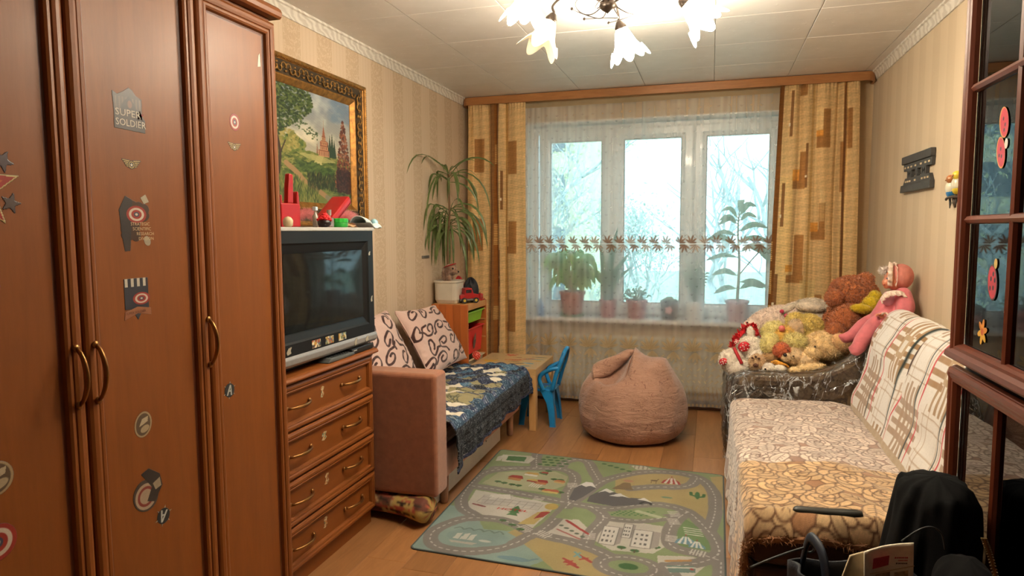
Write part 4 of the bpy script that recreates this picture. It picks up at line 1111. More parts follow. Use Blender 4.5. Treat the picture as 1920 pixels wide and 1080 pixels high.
c_.line([(.18, .33), (.30, .26), (.40, .18), (.52, .13), (.66, .06), (.74, .0)], .05, (176, 140, 96), smooth=5); c_.line([(.66, .06), (.80, .03), (.9, .0)], .05, (120, 130, 116), .6)
daub(420, 0, .55, 0, .22, [(120, 124, 56), (70, 92, 40), (160, 156, 84), (92, 110, 48), (48, 66, 30)], .006, .035, .7, lambda x, y: y < .30-x*.36+.02)
daub(300, .5, 1, .02, .22, [(74, 92, 42), (104, 120, 56), (50, 66, 32), (130, 140, 74)], .03, .012, .75, lambda x, y: y > .26-(x-.3)*.42)
daub(300, .42, .8, .14, .27, [(40, 54, 28), (58, 70, 34), (96, 84, 46), (30, 40, 24)], .006, .026, .8)
# church
for x in (.55, .60, .68): c_.poly([(x-.012, .46), (x+.012, .46), (x, .56)], (150, 96, 66), .8)
for x, h in ((.715, .66), (.745, .68), (.775, .62), (.69, .58)): c_.poly([(x-.028, .44), (x+.028, .44), (x, h)], (52, 74, 52))
for (a, b, y0, y1) in ((.565, .705, .44, .50), (.585, .69, .50, .545), (.60, .675, .545, .59), (.613, .66, .59, .63)): c_.rect(a, b, y0, y1, (206, 150, 110)); c_.rect(a, b, y1-.010, y1, (150, 92, 66)); [c_.rect(q, q+.007, y0+.008, y1-.014, (110, 66, 50)) for q in np.arange(a+.012, b-.01, .022)]
c_.poly([(.618, .63), (.655, .63), (.64, .71), (.633, .72)], (170, 104, 74)); c_.rect(.6345, .638, .70, .78, (170, 110, 80)); c_.ell((.596, .56), (.010, .02), (170, 104, 74)); c_.ell((.68, .565), (.010, .02), (170, 104, 74))
# trees
daub(900, .78, 1.0, .16, .82, [(120, 66, 46), (150, 84, 54), (90, 46, 36), (172, 104, 66), (70, 40, 34)], .012, .012, .75, lambda x, y: abs(x-.90) < .10*(1.02-((y-.16)/.68))*1.2+.01)
daub(400, .80, 1, .12, .34, [(60, 34, 32), (84, 48, 40), (48, 36, 30)], .014, .014, .8, lambda x, y: abs(x-.91) < .11)
daub(420, .06, .40, .44, .64, [(84, 110, 50), (110, 130, 60), (60, 86, 40), (146, 150, 74)], .020, .014, .75, lambda x, y: y < .60-abs(x-.26)*.5)
daub(300, .0, .36, .42, .62, [(170, 156, 84), (140, 140, 70), (190, 176, 104)], .018, .012, .7, lambda x, y: (x-.14)**2/.04+(y-.53)**2/.012 < 1)
c_.line([(.10, .24), (.12, .42), (.08, .60)], .028, (66, 50, 38), smooth=4); c_.line([(.12, .40), (.18, .52)], .012, (66, 50, 38))
daub(1500, 0, .55, .55, 1., [(46, 70, 36), (66, 92, 44), (34, 52, 28), (92, 112, 56), (120, 132, 72)], .017, .010, .8, lambda x, y: x < .26+.16*math.sin(y*9)+(y-.55)*.26)
daub(160, .28, .62, .58, .76, [(46, 70, 36), (66, 92, 44)], .012, .007, .8, lambda x, y: abs(y-(.72-(x-.28)*.42)) < .05 and x < .56)
c_.C[..., :3] *= .84*(1+.05*noise2(X*60, Y*60, 5, 2))[..., None]
gridmesh('canvas', np.stack([np.full_like(X, XL+.012), PY0+.125+X*cw, PZ0+.125+Y*chh], -1), c_.lin(), mat_attr('oil_print', .55, .15, 400), pic)
# wall socket plate
so = thing('wall_switch', 'small grey strip-shaped fitting on the wall beside the dracaena', 'fitting', (XL+.004, 4.50, 1.235))
MB().box(XL, XL+.006, 4.44, 4.57, 1.235, 1.256).build('plate', mat('grey_plate', (112, 106, 98), .5), so, bev=.002); MB().box(XL+.006, XL+.010, 4.46, 4.55, 1.240, 1.251).build('insert', mat('grey_insert', (84, 80, 76), .5), so)

# ================================================================== daybed on the left
uph = mat('pink_brown_upholstery', (146, 92, 64), .75, .08, 30, .15, 500, sheen=.3)
db = thing('daybed', 'pinkish-brown upholstered daybed with a boxy armrest along the left wall', 'bed', (-1.62, 3.7, 0))
MB().box(-1.985, -1.252, 2.885, 3.03, .135, .748).build('armrest', uph, db, bev=.022, seg=4)
MB().box(-1.985, -1.275, 3.032, 4.42, .17, .33).build('base', mat('pink_base_fabric', (188, 142, 124), .75, .06, 30, .12, 500), db, bev=.015, seg=3)
MB().box(-1.985, -1.285, 3.036, 4.42, .332, .435).build('mattress', uph, db, bev=.03, seg=3)
MB().box(-1.37, -1.35, 3.06, 4.20, .012, .165).build('front_panel', mat('white_laminate', (206, 202, 196), .35, .03), db, bev=.002)
for k in range(2): MB().lathe([(.006, 0), (.006, .002), (.001, .003)], 10, (-1.349, 3.4+k*.5, .10), rotm(0, PI/2, 0)).build('screw_cap', mat('screw_dark', (70, 66, 60), .5), db)
lg = MB().lathe([(.018, 0), (.022, .01), (.026, .17)], 14, (-1.33, 4.36, 0)).build('leg', mat('leg_beech', (150, 110, 84), .4), db, smooth=True)
for q in ((-.60, 0), (-.60, -1.2), (0, -1.2)):
    c = lg.copy(); COL.objects.link(c); c.location = np.array(lg.location)+np.array([q[0], q[1], 0])
# patchwork quilt
ny_, ns_ = 330, 250
s_len = 1.0
pq = Paint(3.04, 4.56, 0, s_len, ny_, ns_, (52, 62, 88)); Y_, S_ = pq.X, pq.Y
NV, SPK, STL, CRM, BGE, DKS = (34, 42, 66), (52, 60, 82), (66, 100, 128), (222, 214, 196), (150, 142, 108), (38, 40, 46)
rq = random.Random(9); d_ = .088
for i in range(-2, 22):
    for j in range(-2, 16):
        cy_, cs_ = 3.06+i*d_, -.03+j*d_/1.0+(.5*d_ if 0 else 0)
        for half in (0, 1):
            y0, s0 = cy_+half*d_/2, cs_+half*d_/2
            k = (i+2*j+half*3) % 8; col = [NV, SPK, CRM, NV, SPK, STL, NV, DKS][k]
            if rq.random() < .25: col = rq.choice([NV, SPK, BGE, DKS])
            pq.poly([(y0, s0-d_/2), (y0+d_/2, s0), (y0, s0+d_/2), (y0-d_/2, s0)], col)
            if col is BGE:
                for _ in range(4): pq.line([(y0+rq.uniform(-.03, .03), s0+rq.uniform(-.03, .03)), (y0+rq.uniform(-.03, .03), s0+rq.uniform(-.03, .03))], .006, (70, 72, 62), .8)
for (y0, s0) in ((4.30, .26), (4.27, .36), (4.22, .46), (4.16, .56), (3.98, .60), (3.18, .56), (3.12, .66), (3.45, .24), (3.62, .20)):
    pq.poly([(y0, s0-.05), (y0+.045, s0+.005), (y0, s0+.05), (y0-.045, s0-.005)], (230, 222, 204))
for y0 in (3.66, 3.46): pq.poly([(y0-.11, s0b-.09) if False else (y0-.09, .42), (y0+.06, .38), (y0+.09, .60), (y0-.05, .64)], BGE); [pq.line([(y0+rq.uniform(-.07, .07), rq.uniform(.42, .6)), (y0+rq.uniform(-.07, .07), rq.uniform(.42, .6))], .007, (66, 70, 58), .8) for _ in range(12)]
pq.rect(3.0, 4.6, .655, .69, (50, 60, 88))
for y in np.arange(3.06, 4.5, .024): pq.ell((y, .672), .0045, (190, 194, 200))
for y in np.arange(3.04, 4.5, .17): pq.poly([(y, .69), (y+.075, .60), (y+.15, .69)], (44, 66, 88))
pq.rect(3.0, 4.6, .69, .96, (34, 37, 44)); pq.rect(4.42, 4.6, 0, .96, (44, 54, 78)); pq.rect(4.37, 4.42, .1, .62, (70, 104, 130)); pq.rect(3., 4.6, .965, 1.02, (30, 34, 58))
nz_ = nrs.rand(*Y_.shape); spk = ((pq.C[..., 0] < 80) & (nz_ > .80)); pq.C[spk, :3] += np.array([110, 112, 112])*nrs.rand(spk.sum(), 1)
nz2 = noise2(Y_*22, S_*22, 3, 2) > .55; m_ = nz2 & (pq.C[..., 0] < 70) & (S_ < .66); pq.C[m_, :3] = (120, 124, 120)
# cross-section: flat top, rolled edge, hanging front
top_w = .63; t_ = S_
hang_low = .215+.0*Y_
yy = (Y_-3.04)/1.52
x_top = -1.90+t_; over = np.clip((t_-top_w)/.085, 0, 1); ang = over*PI/2; dn = np.clip(t_-top_w-.085, 0, 1)
rad = .054
X_ = np.where(t_ < top_w, -1.90+t_, -1.27+rad*np.sin(ang))+.012*np.sin(Y_*17+1)*np.clip(dn/.2, 0, 1)+.006*np.sin(Y_*41)*np.clip(dn/.2, 0, 1)
hl = .235+.06*yy
Zq = np.where(t_ < top_w, .462, .462-rad*(1-np.cos(ang)))-dn*(.408-hl)/.285
puff = .010*np.abs(np.sin(Y_*PI/.088))*np.abs(np.sin(t_*PI/.088))+.012*noise2(Y_*2.2, t_*2.2, 8, 3)
Zq = Zq+np.where(t_ < top_w+.04, puff+.014*np.exp(-((t_-.45)/.14)**2), 0)
X_ = X_+np.where(t_ > top_w+.04, puff*.6, 0)
# far end rolls down over the end of the bed
fe = np.clip((Y_-4.44)/.09, 0, 1); Zq = Zq-np.where(t_ < .72, fe**2*.11, fe*.02); Yq = np.where(Y_ > 4.44, 4.44+.050*np.sin(np.clip((Y_-4.44)/.12, 0, 1)*PI/2), Y_)
# near front corner trails down and the hem rises toward the arm
tail = np.clip((3.16-Y_)/.12, 0, 1)*np.clip(dn/.25, 0, 1); Zq -= .03*tail; Yq = Yq+.05*tail*0
Yq = Yq+.016*np.sin(t_*9)*np.exp(-((Y_-3.04)/.05)**2)
qo = gridmesh('patchwork_quilt', np.stack([X_, Yq, Zq], -1), pq.lin(), mat_attr('quilt_cotton', .85, .2, 260), None, solid=.007, flip=True, soff=1)
tag(qo, 'navy and cream patchwork quilt spread over the daybed and hanging down its front', 'quilt')


# cushions with brown scribble print
def cushion(name, label, TL, TR, BR, BL, thick, seed, group):
    r = random.Random(seed); p = Paint(0, 1, 0, 1, 230, 230, (212, 182, 172)); ln_ = (62, 34, 32)
    for i in range(4):
        for j in range(4):
            cx_, cy_ = (i+.5+.5*(j % 2)-.25)/3.6+r.uniform(-.03, .03), (j+.5)/4+r.uniform(-.03, .03); a0 = r.uniform(0, 6.3); dr_ = r.choice((1, -1)); el = r.uniform(.42, .6); tl = r.uniform(.3, 1.3)
            an = np.linspace(0, r.uniform(6.3, 7.8), 30); rr = .150-.0135*an
            q = np.stack([rr*np.cos(a0+dr_*an), el*rr*np.sin(a0+dr_*an)], 1); c, s_ = math.cos(tl), math.sin(tl); q = q @ np.array([[c, s_], [-s_, c]])+[cx_, cy_]
            d = (q[0]-q[2]); d /= max(np.hypot(*d), 1e-6); tail_ = [q[0]+d*.10+np.array([-d[1], d[0]])*.05*dr_, q[0]+d*.05]
            p.line(np.vstack([tail_, q]), .030, ln_, smooth=0)
    U, W = p.X, p.Y; TL, TR, BR, BL = (np.array(q, float) for q in (TL, TR, BR, BL))
    B = ((1-U)*W)[..., None]*TL+(U*W)[..., None]*TR+(U*(1-W))[..., None]*BR+((1-U)*(1-W))[..., None]*BL
    nn = np.cross(TR-TL, BL-TL); nn /= np.linalg.norm(nn); nn = nn*(1 if nn[0] > 0 else -1)
    ctr = (TL+TR+BR+BL)/4; pin = 1-.07*(4*W*(1-W))*np.abs(2*U-1)**3-.07*(4*U*(1-U))*np.abs(2*W-1)**3
    B = ctr+(B-ctr)*pin[..., None]
    h = thick*((1-(2*U-1)**4)*(1-(2*W-1)**4))**.55; wr_ = .006*noise2(U*4, W*4, seed, 3)
    t = thing(name, label, 'cushion', tuple(ctr), group)
    m = mat_attr('cushion_print', .8, .15, 300, sheen=.25)
    gridmesh('front', B+nn*(h+wr_)[..., None], p.lin(), m, t); 
    k = slice(None, None, 6); gridmesh('back', (B-nn*(h*.8)[..., None])[k, k], p.lin()[k, k], m, t, flip=True)
    e = MB(); ring_ = np.concatenate([B[0], B[:, -1], B[-1][::-1], B[:, 0][::-1]])[::12]; e.tube(ring_, .004, 6); e.build('piping', mat('cushion_piping', (196, 164, 154), .8), t, smooth=True)
    return t


cushion('cushion', 'pink cushion with brown swirl print leaning at the near end behind the television', (-1.935, 3.07, .925), (-1.925, 3.70, .945), (-1.69, 3.68, .52), (-1.70, 3.06, .52), .062, 3, 'swirl-print cushions on the daybed')
cushion('cushion', 'pink cushion with brown swirl print leaning against the pine toy shelf', (-1.925, 3.80, .925), (-1.895, 4.38, .905), (-1.69, 4.47, .515), (-1.655, 3.74, .52), .058, 14, 'swirl-print cushions on the daybed')

# ================================================================== pine toy shelf with bins
pine = wood('red_pine', (166, 84, 38), (198, 114, 56), 'z', .45, .2, 2.4, True, 10, .35); pine_h = wood('pale_pine', (184, 128, 70), (208, 154, 94), 'y', .5, .1, 2.4, False, 10)
tf = thing('toy_shelf', 'pine toy storage frame with plastic bins in the corner by the curtain', 'shelf', (-1.85, 4.75, 0))
TYa, TYb, TXa, TXb, TH_ = 4.535, 4.965, -1.99, -1.703, .892
for y0 in (TYa, TYb-.018):
    for k in range(5):
        w5 = (TXb-TXa)/5; MB().box(TXa+k*w5+.0004, TXa+(k+1)*w5-.0004, y0, y0+.018, 0, TH_).build('stave', pine, tf, bev=.001, seg=1)
MB().box(TXa, TXb, TYa+.0185, TYb-.0185, TH_-.045, TH_).build('top_board', pine_h, tf, bev=.002)
MB().box(TXa, TXa+.006, TYa+.0185, TYb-.0185, .02, TH_-.046).build('back_panel', mat('pine_back', (176, 116, 66), .6), tf)
for z in (.30, .47, .60, .74, .822):
    for y0 in (TYa+.0185, TYb-.030): MB().box(TXa+.01, TXb-.004, y0, y0+.0115, z-.006, z+.004).build('runner', pine_h, tf)


def bin_(name, label, z1, h, col, rim=.016):
    y0, y1 = TYa+.034, TYb-.034; xa, xb = TXa+.02, TXb-.006; t = thing(name, label, 'bin', ((xa+xb)/2, (y0+y1)/2, z1-h)); ins = .035
    rings = [(xa+ins, xb-ins*.6, y0+ins, y1-ins, z1-h), (xa+.01, xb-.012, y0+.012, y1-.012, z1-.012), (xa, xb, y0, y1, z1-.010), (xa, xb, y0, y1, z1), (xa+.012, xb-.014, y0+.014, y1-.014, z1), (xa+ins+.004, xb-ins*.6-.004, y0+ins+.004, y1-ins-.004, z1-h+.006)]
    V = []
    for (a, b, c, d, z) in rings: V += [(a, c, z), (b, c, z), (b, d, z), (a, d, z)]
    F = [(4*i+j, 4*i+(j+1) % 4, 4*i+4+(j+1) % 4, 4*i+4+j) for i in range(5) for j in range(4)]+[(3, 2, 1, 0), (20, 21, 22, 23)]
    link_mesh('body', V, F, mat('bin_'+name, col, .4, .05), t, bev=.003); return t


bin_('green_bin', 'lime green plastic bin in the top slot of the pine shelf', .828, .085, (116, 176, 40))
rb = bin_('red_bin', 'red plastic bin below the green one in the pine shelf', .705, .20, (196, 32, 34))
rb_p = Paint(0, 1, 0, 1, 50, 60, (0, 0, 0), 0); rb_p.poly([(.3, .05), (.6, .1), (.75, .5), (.6, .95), (.4, .85), (.2, .5)], (70, 66, 66)); rb_p.poly([(.4, .5), (.6, .6), (.55, .9)], (150, 140, 130))
a = rb_p.C[..., 3]; mk = (a[:-1, :-1]+a[1:, 1:]) > 1
gridmesh('sticker', np.stack([TXb-.006+.001-(1-rb_p.Y)*.012, 4.66+rb_p.X*.11, .53+rb_p.Y*.14], -1), rb_p.lin(), stick_m, rb, mk)
bin_('white_bin', 'white plastic bin low in the pine shelf behind the table', .47, .14, (206, 190, 160))
bm_ = MB()
o = thing('green_toy_block', 'dark green toy piece on top of the red bin', 'toy', (-1.79, 4.60, .66)); MB().box(-1.83, -1.76, 4.585, 4.635, .700, .728).lathe([(.012, .728), (.012, .738), (.001, .738)], 12, (-1.795, 4.61, 0)).build('block', mat('toy_green', (40, 110, 50), .4), o, bev=.003)
bc0 = at(893, 667, 'z', .4835); o = MB(); o.ell(bc0, (.034, .034, .034), 28); ob = o.build('spotted_ball', None or mat('ball_red', (204, 52, 44), .4), smooth=True)
tag(ob, 'red ball with pale dots on the play table corner by the pine shelf', 'ball')
dm = MB()
for k in range(60):
    zf = 1-2*(k+.5)/60; a = k*2.39996; q = np.array([math.cos(a)*math.sqrt(1-zf*zf), math.sin(a)*math.sqrt(1-zf*zf), zf]); dm.ell(bc0+q*.0336, .0034, 6)
d = dm.build('dots', mat('ball_dots', (236, 200, 170), .5), ob, smooth=True)

# dracaena in a white pot
PX, PYc, PZ = -1.895, 4.66, TH_
dt = thing('dracaena', 'tall dracaena with drooping strap leaves in a white pot on pine shelf', 'plant', (PX, PYc, PZ))
def rsq(r, z, a): return r/np.maximum(np.abs(np.cos(a))**5+np.abs(np.sin(a))**5, 1e-6)**(1/5)
MB().lathe([(.078, PZ), (.084, PZ+.012), (.092, PZ+.03), (.094, PZ+.155), (.100, PZ+.158), (.101, PZ+.172), (.093, PZ+.174), (.088, PZ+.15)], 44, (PX, PYc, 0), wob=rsq).build('pot', mat('pot_cream_white', (196, 188, 172), .3, .03, coat=.3), dt, smooth=False, bev=.003)
MB().lathe([(.089, PZ+.148), (.089, PZ+.152), (.001, PZ+.156)], 24, (PX, PYc, 0), wob=rsq).build('soil', mat('potting_soil', (58, 42, 30), .95, .4, 80), dt)
stem = smooth_path([(PX, PYc, PZ+.15), (PX-.01, PYc, 1.3), (PX+.005, PYc+.01, 1.55), (PX-.005, PYc+.03, 1.86)], 7)
MB().tube(stem, np.linspace(.012, .007, len(stem)), 8).build('stem', mat('dracaena_stem', (112, 84, 56), .7), dt, smooth=True)
rp = random.Random(31); st = []
def strap(base, az, el, L_, droop):
    d = np.array([math.cos(az)*math.cos(el), math.sin(az)*math.cos(el), math.sin(el)]); P = [np.array(base)]; v = d.copy()
    for k in range(8):
        v = v+np.array([0, 0, -droop/8*(1+k*.35)]); v /= np.linalg.norm(v); P.append(P[-1]+v*L_/8)
    P = np.array(P); P[:, 0] = np.maximum(P[:, 0], XL+.012+.002*np.arange(9)[::-1]); P[:, 1] = np.minimum(P[:, 1], 5.15+P[:, 1]*0); return P
for k in range(15): st.append((None, strap(stem[-1]+np.array([0, 0, -.06+.006*k]), k*2.4+.3, rp.uniform(.1, .95), rp.uniform(.28, .46), rp.uniform(.6, 1.5))))
for az, el, L_, dr_ in ((-1.9, .75, .62, .9), (-1.75, .3, .55, 1.8), (1.0, .35, .52, 1.9), (.5, .45, .5, 1.6), (-.9, .5, .42, 2.0), (2.0, .6, .4, 1.8)): st.append((None, strap(stem[-1], az, el, L_, dr_)))
for k in range(44): st.append((None, strap(stem[int(len(stem)*.50)+(k % 5)]+np.array([0, 0, .0]), k*2.4, rp.uniform(.15, 1.15), rp.uniform(.30, .52), rp.uniform(1.4, 3.4))))
leafy(dt, st, 'dracaena', (92, 108, 62), .0088)
# plush dog leaning on the stem
PF = {}
def plush_mat(nm, col):
    if nm not in PF:
        n = NT('plush_'+nm); c = np.array(col, float); f = n.noise(n.coord(), 40, 4)
        n.setp(Base_Color=n.ramp(f, [(.3, c*.86), (.7, np.clip(c*1.10, 0, 255))]), Roughness=.9, Sheen_Weight=.5, Sheen_Roughness=.5, Specular_IOR_Level=.1); n.bump(n.noise(n.coord(), 260, 4), .6, .004); PF[nm] = n.m
    return PF[nm]


def plush(t, nm, mname, col, els, n=500, ln=.010, wd=.0022, seg=18, kind=None):
    """one soft part: merged ellipsoids under a nap of short tufts. els = (centre, radii, (rx, ry, rz))"""
    mb = MB(); E = [(np.array(c, float), np.array((r,)*3 if np.isscalar(r) else r, float), rotm(*(e or (0, 0, 0)))) for c, r, e in els]
    for c, r, M in E: mb.ell(c, r, seg, M)
    for i, (c, r, M) in enumerate(E):
        def keep(P, i=i):
            k = np.ones(len(P), bool)
            for j, (c2, r2, M2) in enumerate(E):
                if j != i: k &= (((P-c2) @ M2/r2)**2).sum(1) > .92
            return k
        ar = (r[0]*r[1]+r[1]*r[2]+r[0]*r[2])/3
        if n: fur(mb, c, r, M, int(n*ar/.003), ln, None, wd, keep=keep)
    return mb.build(nm, plush_mat(mname, col), t, smooth=True)


def beads(t, nm, pts, r, col):
    mb = MB()
    for p in pts: mb.ell(p, r, 10)
    return mb.build(nm, mat('bead_%d_%d_%d' % tuple(col), col, .2, .02, coat=.4), t, smooth=True)


dg = thing('plush_dog', 'small grey-brown plush dog with red collar sitting in the dracaena pot', 'soft toy', (-1.86, 4.63, 1.07))
plush(dg, 'body', 'dog', (142, 112, 92), [((-1.89, 4.63, 1.10), (.035, .035, .055), None), ((-1.87, 4.605, 1.075), (.016, .016, .03), None)], 700, .008)
plush(dg, 'head', 'dog', (142, 112, 92), [((-1.865, 4.625, 1.135), (.034, .034, .032), None), ((-1.838, 4.62, 1.118), (.022, .018, .016), None)], 700, .008)
plush(dg, 'ear', 'dogear', (112, 84, 68), [((-1.875, 4.594, 1.125), (.015, .010, .034), (0, .2, 0))], 500, .007)
beads(dg, 'eyes', [(-1.842, 4.600, 1.139), (-1.838, 4.636, 1.139), (-1.814, 4.618, 1.120)], .0055, (24, 18, 16))
MB().tube([(-1.87+.034*math.cos(a), 4.625+.034*math.sin(a), 1.155+.012*math.cos(a)) for a in np.linspace(0, 6.28, 14)], .004, 6).build('collar', red, dg)
# toy truck
tk = thing('toy_truck', 'red toy truck with grey chassis beside the white flower pot', 'toy', (-1.735, 4.66, TH_))
ca = .75; Mt = rotm(0, 0, ca)
def tb(x0, x1, y0, y1, z0, z1): return MB().box(x0, x1, y0, y1, z0, z1, M=Mt, c=(-1.745, 4.665, TH_))
tb(-.06, .06, -.026, .026, .014, .026).build('chassis', mat('toy_grey', (96, 94, 92), .5), tk, bev=.003)
cb = MB().prism([(-.06, .026), (.058, .026), (.058, .050), (.026, .054), (.012, .088), (-.028, .088), (-.034, .050), (-.06, .048)], 'y', -.026, .026)
cb.v = [list(Mt @ np.array(q)+np.array([-1.745, 4.665, TH_])) for q in cb.v]; cb.build('cab', red, tk, bev=.004)
tb(-.024, .010, -.0275, .0275, .060, .078).build('cab_window', mat('toy_window', (40, 26, 30), .2), tk)
for px, py in ((-.036, -.028), (.036, -.028), (-.036, .028), (.036, .028)):
    q = Mt @ np.array([px, py, 0])+np.array([-1.745, 4.665, TH_+.0165]); M = Mt @ rotm(PI/2, 0, 0)
    wl = MB().lathe([(.016, -.006), (.0165, 0), (.016, .006)], 18, q, M).build('wheel', mat('toy_tyre', (28, 28, 28), .6), tk); MB().lathe([(.008, -.007), (.008, .007)], 12, q, M).build('hub', mat('toy_yellow', (206, 176, 60), .4), wl)
def blob_cloth(name, label, cat, c, rad, col, seed, flat=.6):
    mb = MB(); U = np.linspace(0, PI, 14); 
    P = np.array([[(c[0]+rad[0]*math.sin(t)*math.cos(p)*(1+.22*math.sin(3*p+seed)*math.sin(t)), c[1]+rad[1]*math.sin(t)*math.sin(p)*(1+.2*math.sin(4*p+seed*2)), c[2]+max(rad[2]*math.cos(t)*(1+.25*math.sin(5*p+seed)), -rad[2]*flat)) for p in np.linspace(0, 2*PI, 30, endpoint=False)] for t in U])
    mb.grid(P, close=True); o = mb.build(name, mat('cloth_'+name+str(seed), col, .7, .2, 40, .3), smooth=True); return tag(o, label, cat)
blob_cloth('dark_cap', 'crumpled black cap behind the red toy truck', 'cap', (-1.80, 4.875, TH_+.075), (.055, .065, .088), (22, 22, 30), 2, .82)
blob_cloth('blue_cap', 'bright blue crumpled cloth between truck and black cap', 'cloth', (-1.79, 4.765, TH_+.050), (.024, .030, .05), (36, 56, 150), 4, .80)
blob_cloth('red_cloth', 'red cloth behind the white flower pot', 'cloth', (-1.905, 4.88, TH_+.07), (.04, .06, .10), (170, 28, 32), 1, .68)
pn = thing('toy_plane', 'red plastic toy with two fins at the corner of the pine shelf', 'toy', (-1.735, 4.92, TH_))
MB().prism([(4.885, TH_), (4.955, TH_), (4.96, TH_+.045), (4.94, TH_+.05), (4.925, TH_+.018), (4.905, TH_+.06), (4.888, TH_+.055)], 'x', -1.742, -1.728).build('fins', red, pn, bev=.003); MB().box(-1.76, -1.712, 4.885, 4.955, TH_, TH_+.008).build('base', red, pn, bev=.002)

tk.scale = (1.3,)*3; tk.location = (-1.742, 4.685, TH_); dg.scale = (1.25,)*3

# ================================================================== play table
tb_ = thing('play_table', 'small square birch-veneer table with printed sea creatures on its top', 'table', (-1.44, 4.78, 0))
birch = wood('birch_veneer', (190, 150, 98), (208, 172, 120), 'x', .45, .15, 2., False, 8); birch_v = wood('birch_veneer_leg', (186, 144, 90), (206, 166, 112), 'z', .45, .15, 2., False, 8)
AX0, AX1, AY0, AY1 = -1.690, -1.178, 4.50, 5.05
MB().box(AX0, AX1, AY0, AY1, .400, .4485).build('tabletop', birch, tb_, bev=.002)
for x in (AX0, AX1-.05):
    for y in (AY0, AY1-.05): MB().box(x, x+.05, y, y+.05, 0, .3995).build('leg', birch_v, tb_, bev=.0015)
pt_ = Paint(AX0+.004, AX1-.004, AY0+.004, AY1-.004, 230, 240, (204, 176, 130)); rt = random.Random(5)
def fish(x, y, l, h, col, col2, rot=0.):
    c, s_ = math.cos(rot), math.sin(rot); f = lambda a, b: (x+a*c-b*s_, y+a*s_+b*c)
    pt_.ell((x, y), (l, h), col, rot); pt_.poly([f(-l*.8, 0), f(-l*1.5, h), f(-l*1.35, 0), f(-l*1.5, -h)], col)
    for k in (-.35, 0, .35): pt_.line([f(k*l, -h*.8), f(k*l+.004, h*.8)], .006, col2, .8)
    pt_.ell(f(l*.65, h*.2), .005, (30, 26, 24))
def crab(x, y, r_, col):
    pt_.ell((x, y), (r_, r_*.7), col)
    for k in range(6):
        a = k*1.05+.5; pt_.line([(x, y), (x+math.cos(a)*r_*1.5, y+math.sin(a)*r_*1.2)], .008, col)
    for s_ in (-1, 1): pt_.ell((x+s_*r_*1.1, y+r_*.8), r_*.35, col)
crab(-1.50, 4.98, .035, (196, 64, 42)); crab(-1.60, 4.72, .040, (226, 178, 50)); fish(-1.24, 4.80, .030, .018, (230, 190, 60), (180, 120, 40))
fish(-1.42, 4.80, .055, .02, (206, 90, 40), (120, 40, 30), .1); fish(-1.33, 4.86, .05, .018, (190, 60, 44), (110, 40, 34), .5); fish(-1.25, 4.94, .05, .012, (90, 110, 100), (60, 60, 60)); fish(-1.30, 4.60, .06, .016, (70, 150, 190), (40, 90, 130), .1)
fish(-1.36, 4.68, .045, .014, (90, 80, 70), (40, 40, 40), .2); fish(-1.28, 4.70, .04, .02, (120, 180, 206), (70, 110, 150), -.3); fish(-1.50, 4.64, .05, .018, (190, 70, 60), (230, 220, 200), .2); fish(-1.26, 4.86, .06, .010, (80, 150, 180), (60, 110, 140)); fish(-1.40, 4.74, .04, .012, (150, 110, 70), (90, 60, 40))
fish(-1.55, 4.56, .04, .015, (90, 130, 160), (50, 80, 110), .3); fish(-1.42, 4.90, .03, .010, (160, 120, 80), (90, 60, 40))
for _ in range(30): pt_.ell((rt.uniform(AX0, AX1), rt.uniform(AY0, AY1)), rt.uniform(.003, .008), rt.choice([(150, 110, 80), (120, 140, 140), (190, 150, 90)]), 0, .6)
gridmesh('printed_film', np.stack([pt_.X, pt_.Y, np.full_like(pt_.X, .4489)], -1), pt_.lin(), mat_attr('table_print', .35, .03, 300, spec=.5, coat=.2), tb_)

# ================================================================== blue plastic child's chair
bc = thing('kids_chair', 'bright blue plastic child armchair pushed under the play table', 'chair', (-1.20, 4.76, 0))
blue = mat('blue_chair_plastic', (20, 126, 190), .35, .06, coat=.15); MATS['blue'] = blue
U, W = np.meshgrid(np.linspace(-1, 1, 16), np.linspace(-1, 1, 14))
MB().box(-1.325, -1.085, 4.655, 4.865, .252, .270).build('seat', blue, bc, bev=.012, seg=3)
for (x, y, dx, dy) in ((-1.105, 4.665, .026, -.030), (-1.105, 4.855, .026, .025), (-1.305, 4.665, -.026, -.030), (-1.305, 4.855, -.026, .025)):
    sx_, sy_ = (1 if dx > 0 else -1), (1 if dy > 0 else -1); V = []
    for z, wd, k in ((.262, .085, 0), (.235, .070, .1), (.17, .042, .45), (.09, .032, .75), (0, .028, 1.)):
        a, b = x+dx*k, y+dy*k; V += [(a+sx_*.012, b+sy_*.010, z), (a-sx_*wd, b+sy_*.010, z), (a-sx_*wd, b-sy_*.006, z), (a+sx_*.002, b-sy_*.006, z), (a+sx_*.002, b-sy_*wd, z), (a+sx_*.012, b-sy_*wd, z)]
    F = [(6*i+j, 6*i+(j+1) % 6, 6*i+6+(j+1) % 6, 6*i+6+j) for i in range(4) for j in range(6)]+[(0, 1, 2, 3, 4, 5), (29, 28, 27, 26, 25, 24)]
    if sx_*sy_ < 0: F = [f[::-1] for f in F]
    link_mesh('leg', V, F, blue, bc, bev=.003)
bkp = smooth_path([(-1.095, 4.655, .26), (-1.065, 4.650, .38), (-1.035, 4.66, .47), (-1.012, 4.70, .548), (-1.006, 4.76, .568), (-1.012, 4.82, .548), (-1.035, 4.86, .47), (-1.065, 4.87, .38), (-1.095, 4.865, .26)], 6)
MB().tube(bkp, .013, 8, flat=1.2).build('back_frame', blue, bc, smooth=True)
pp = Paint(0, 1, 0, 1, 60, 70, (22, 118, 180)); rr_ = random.Random(8)
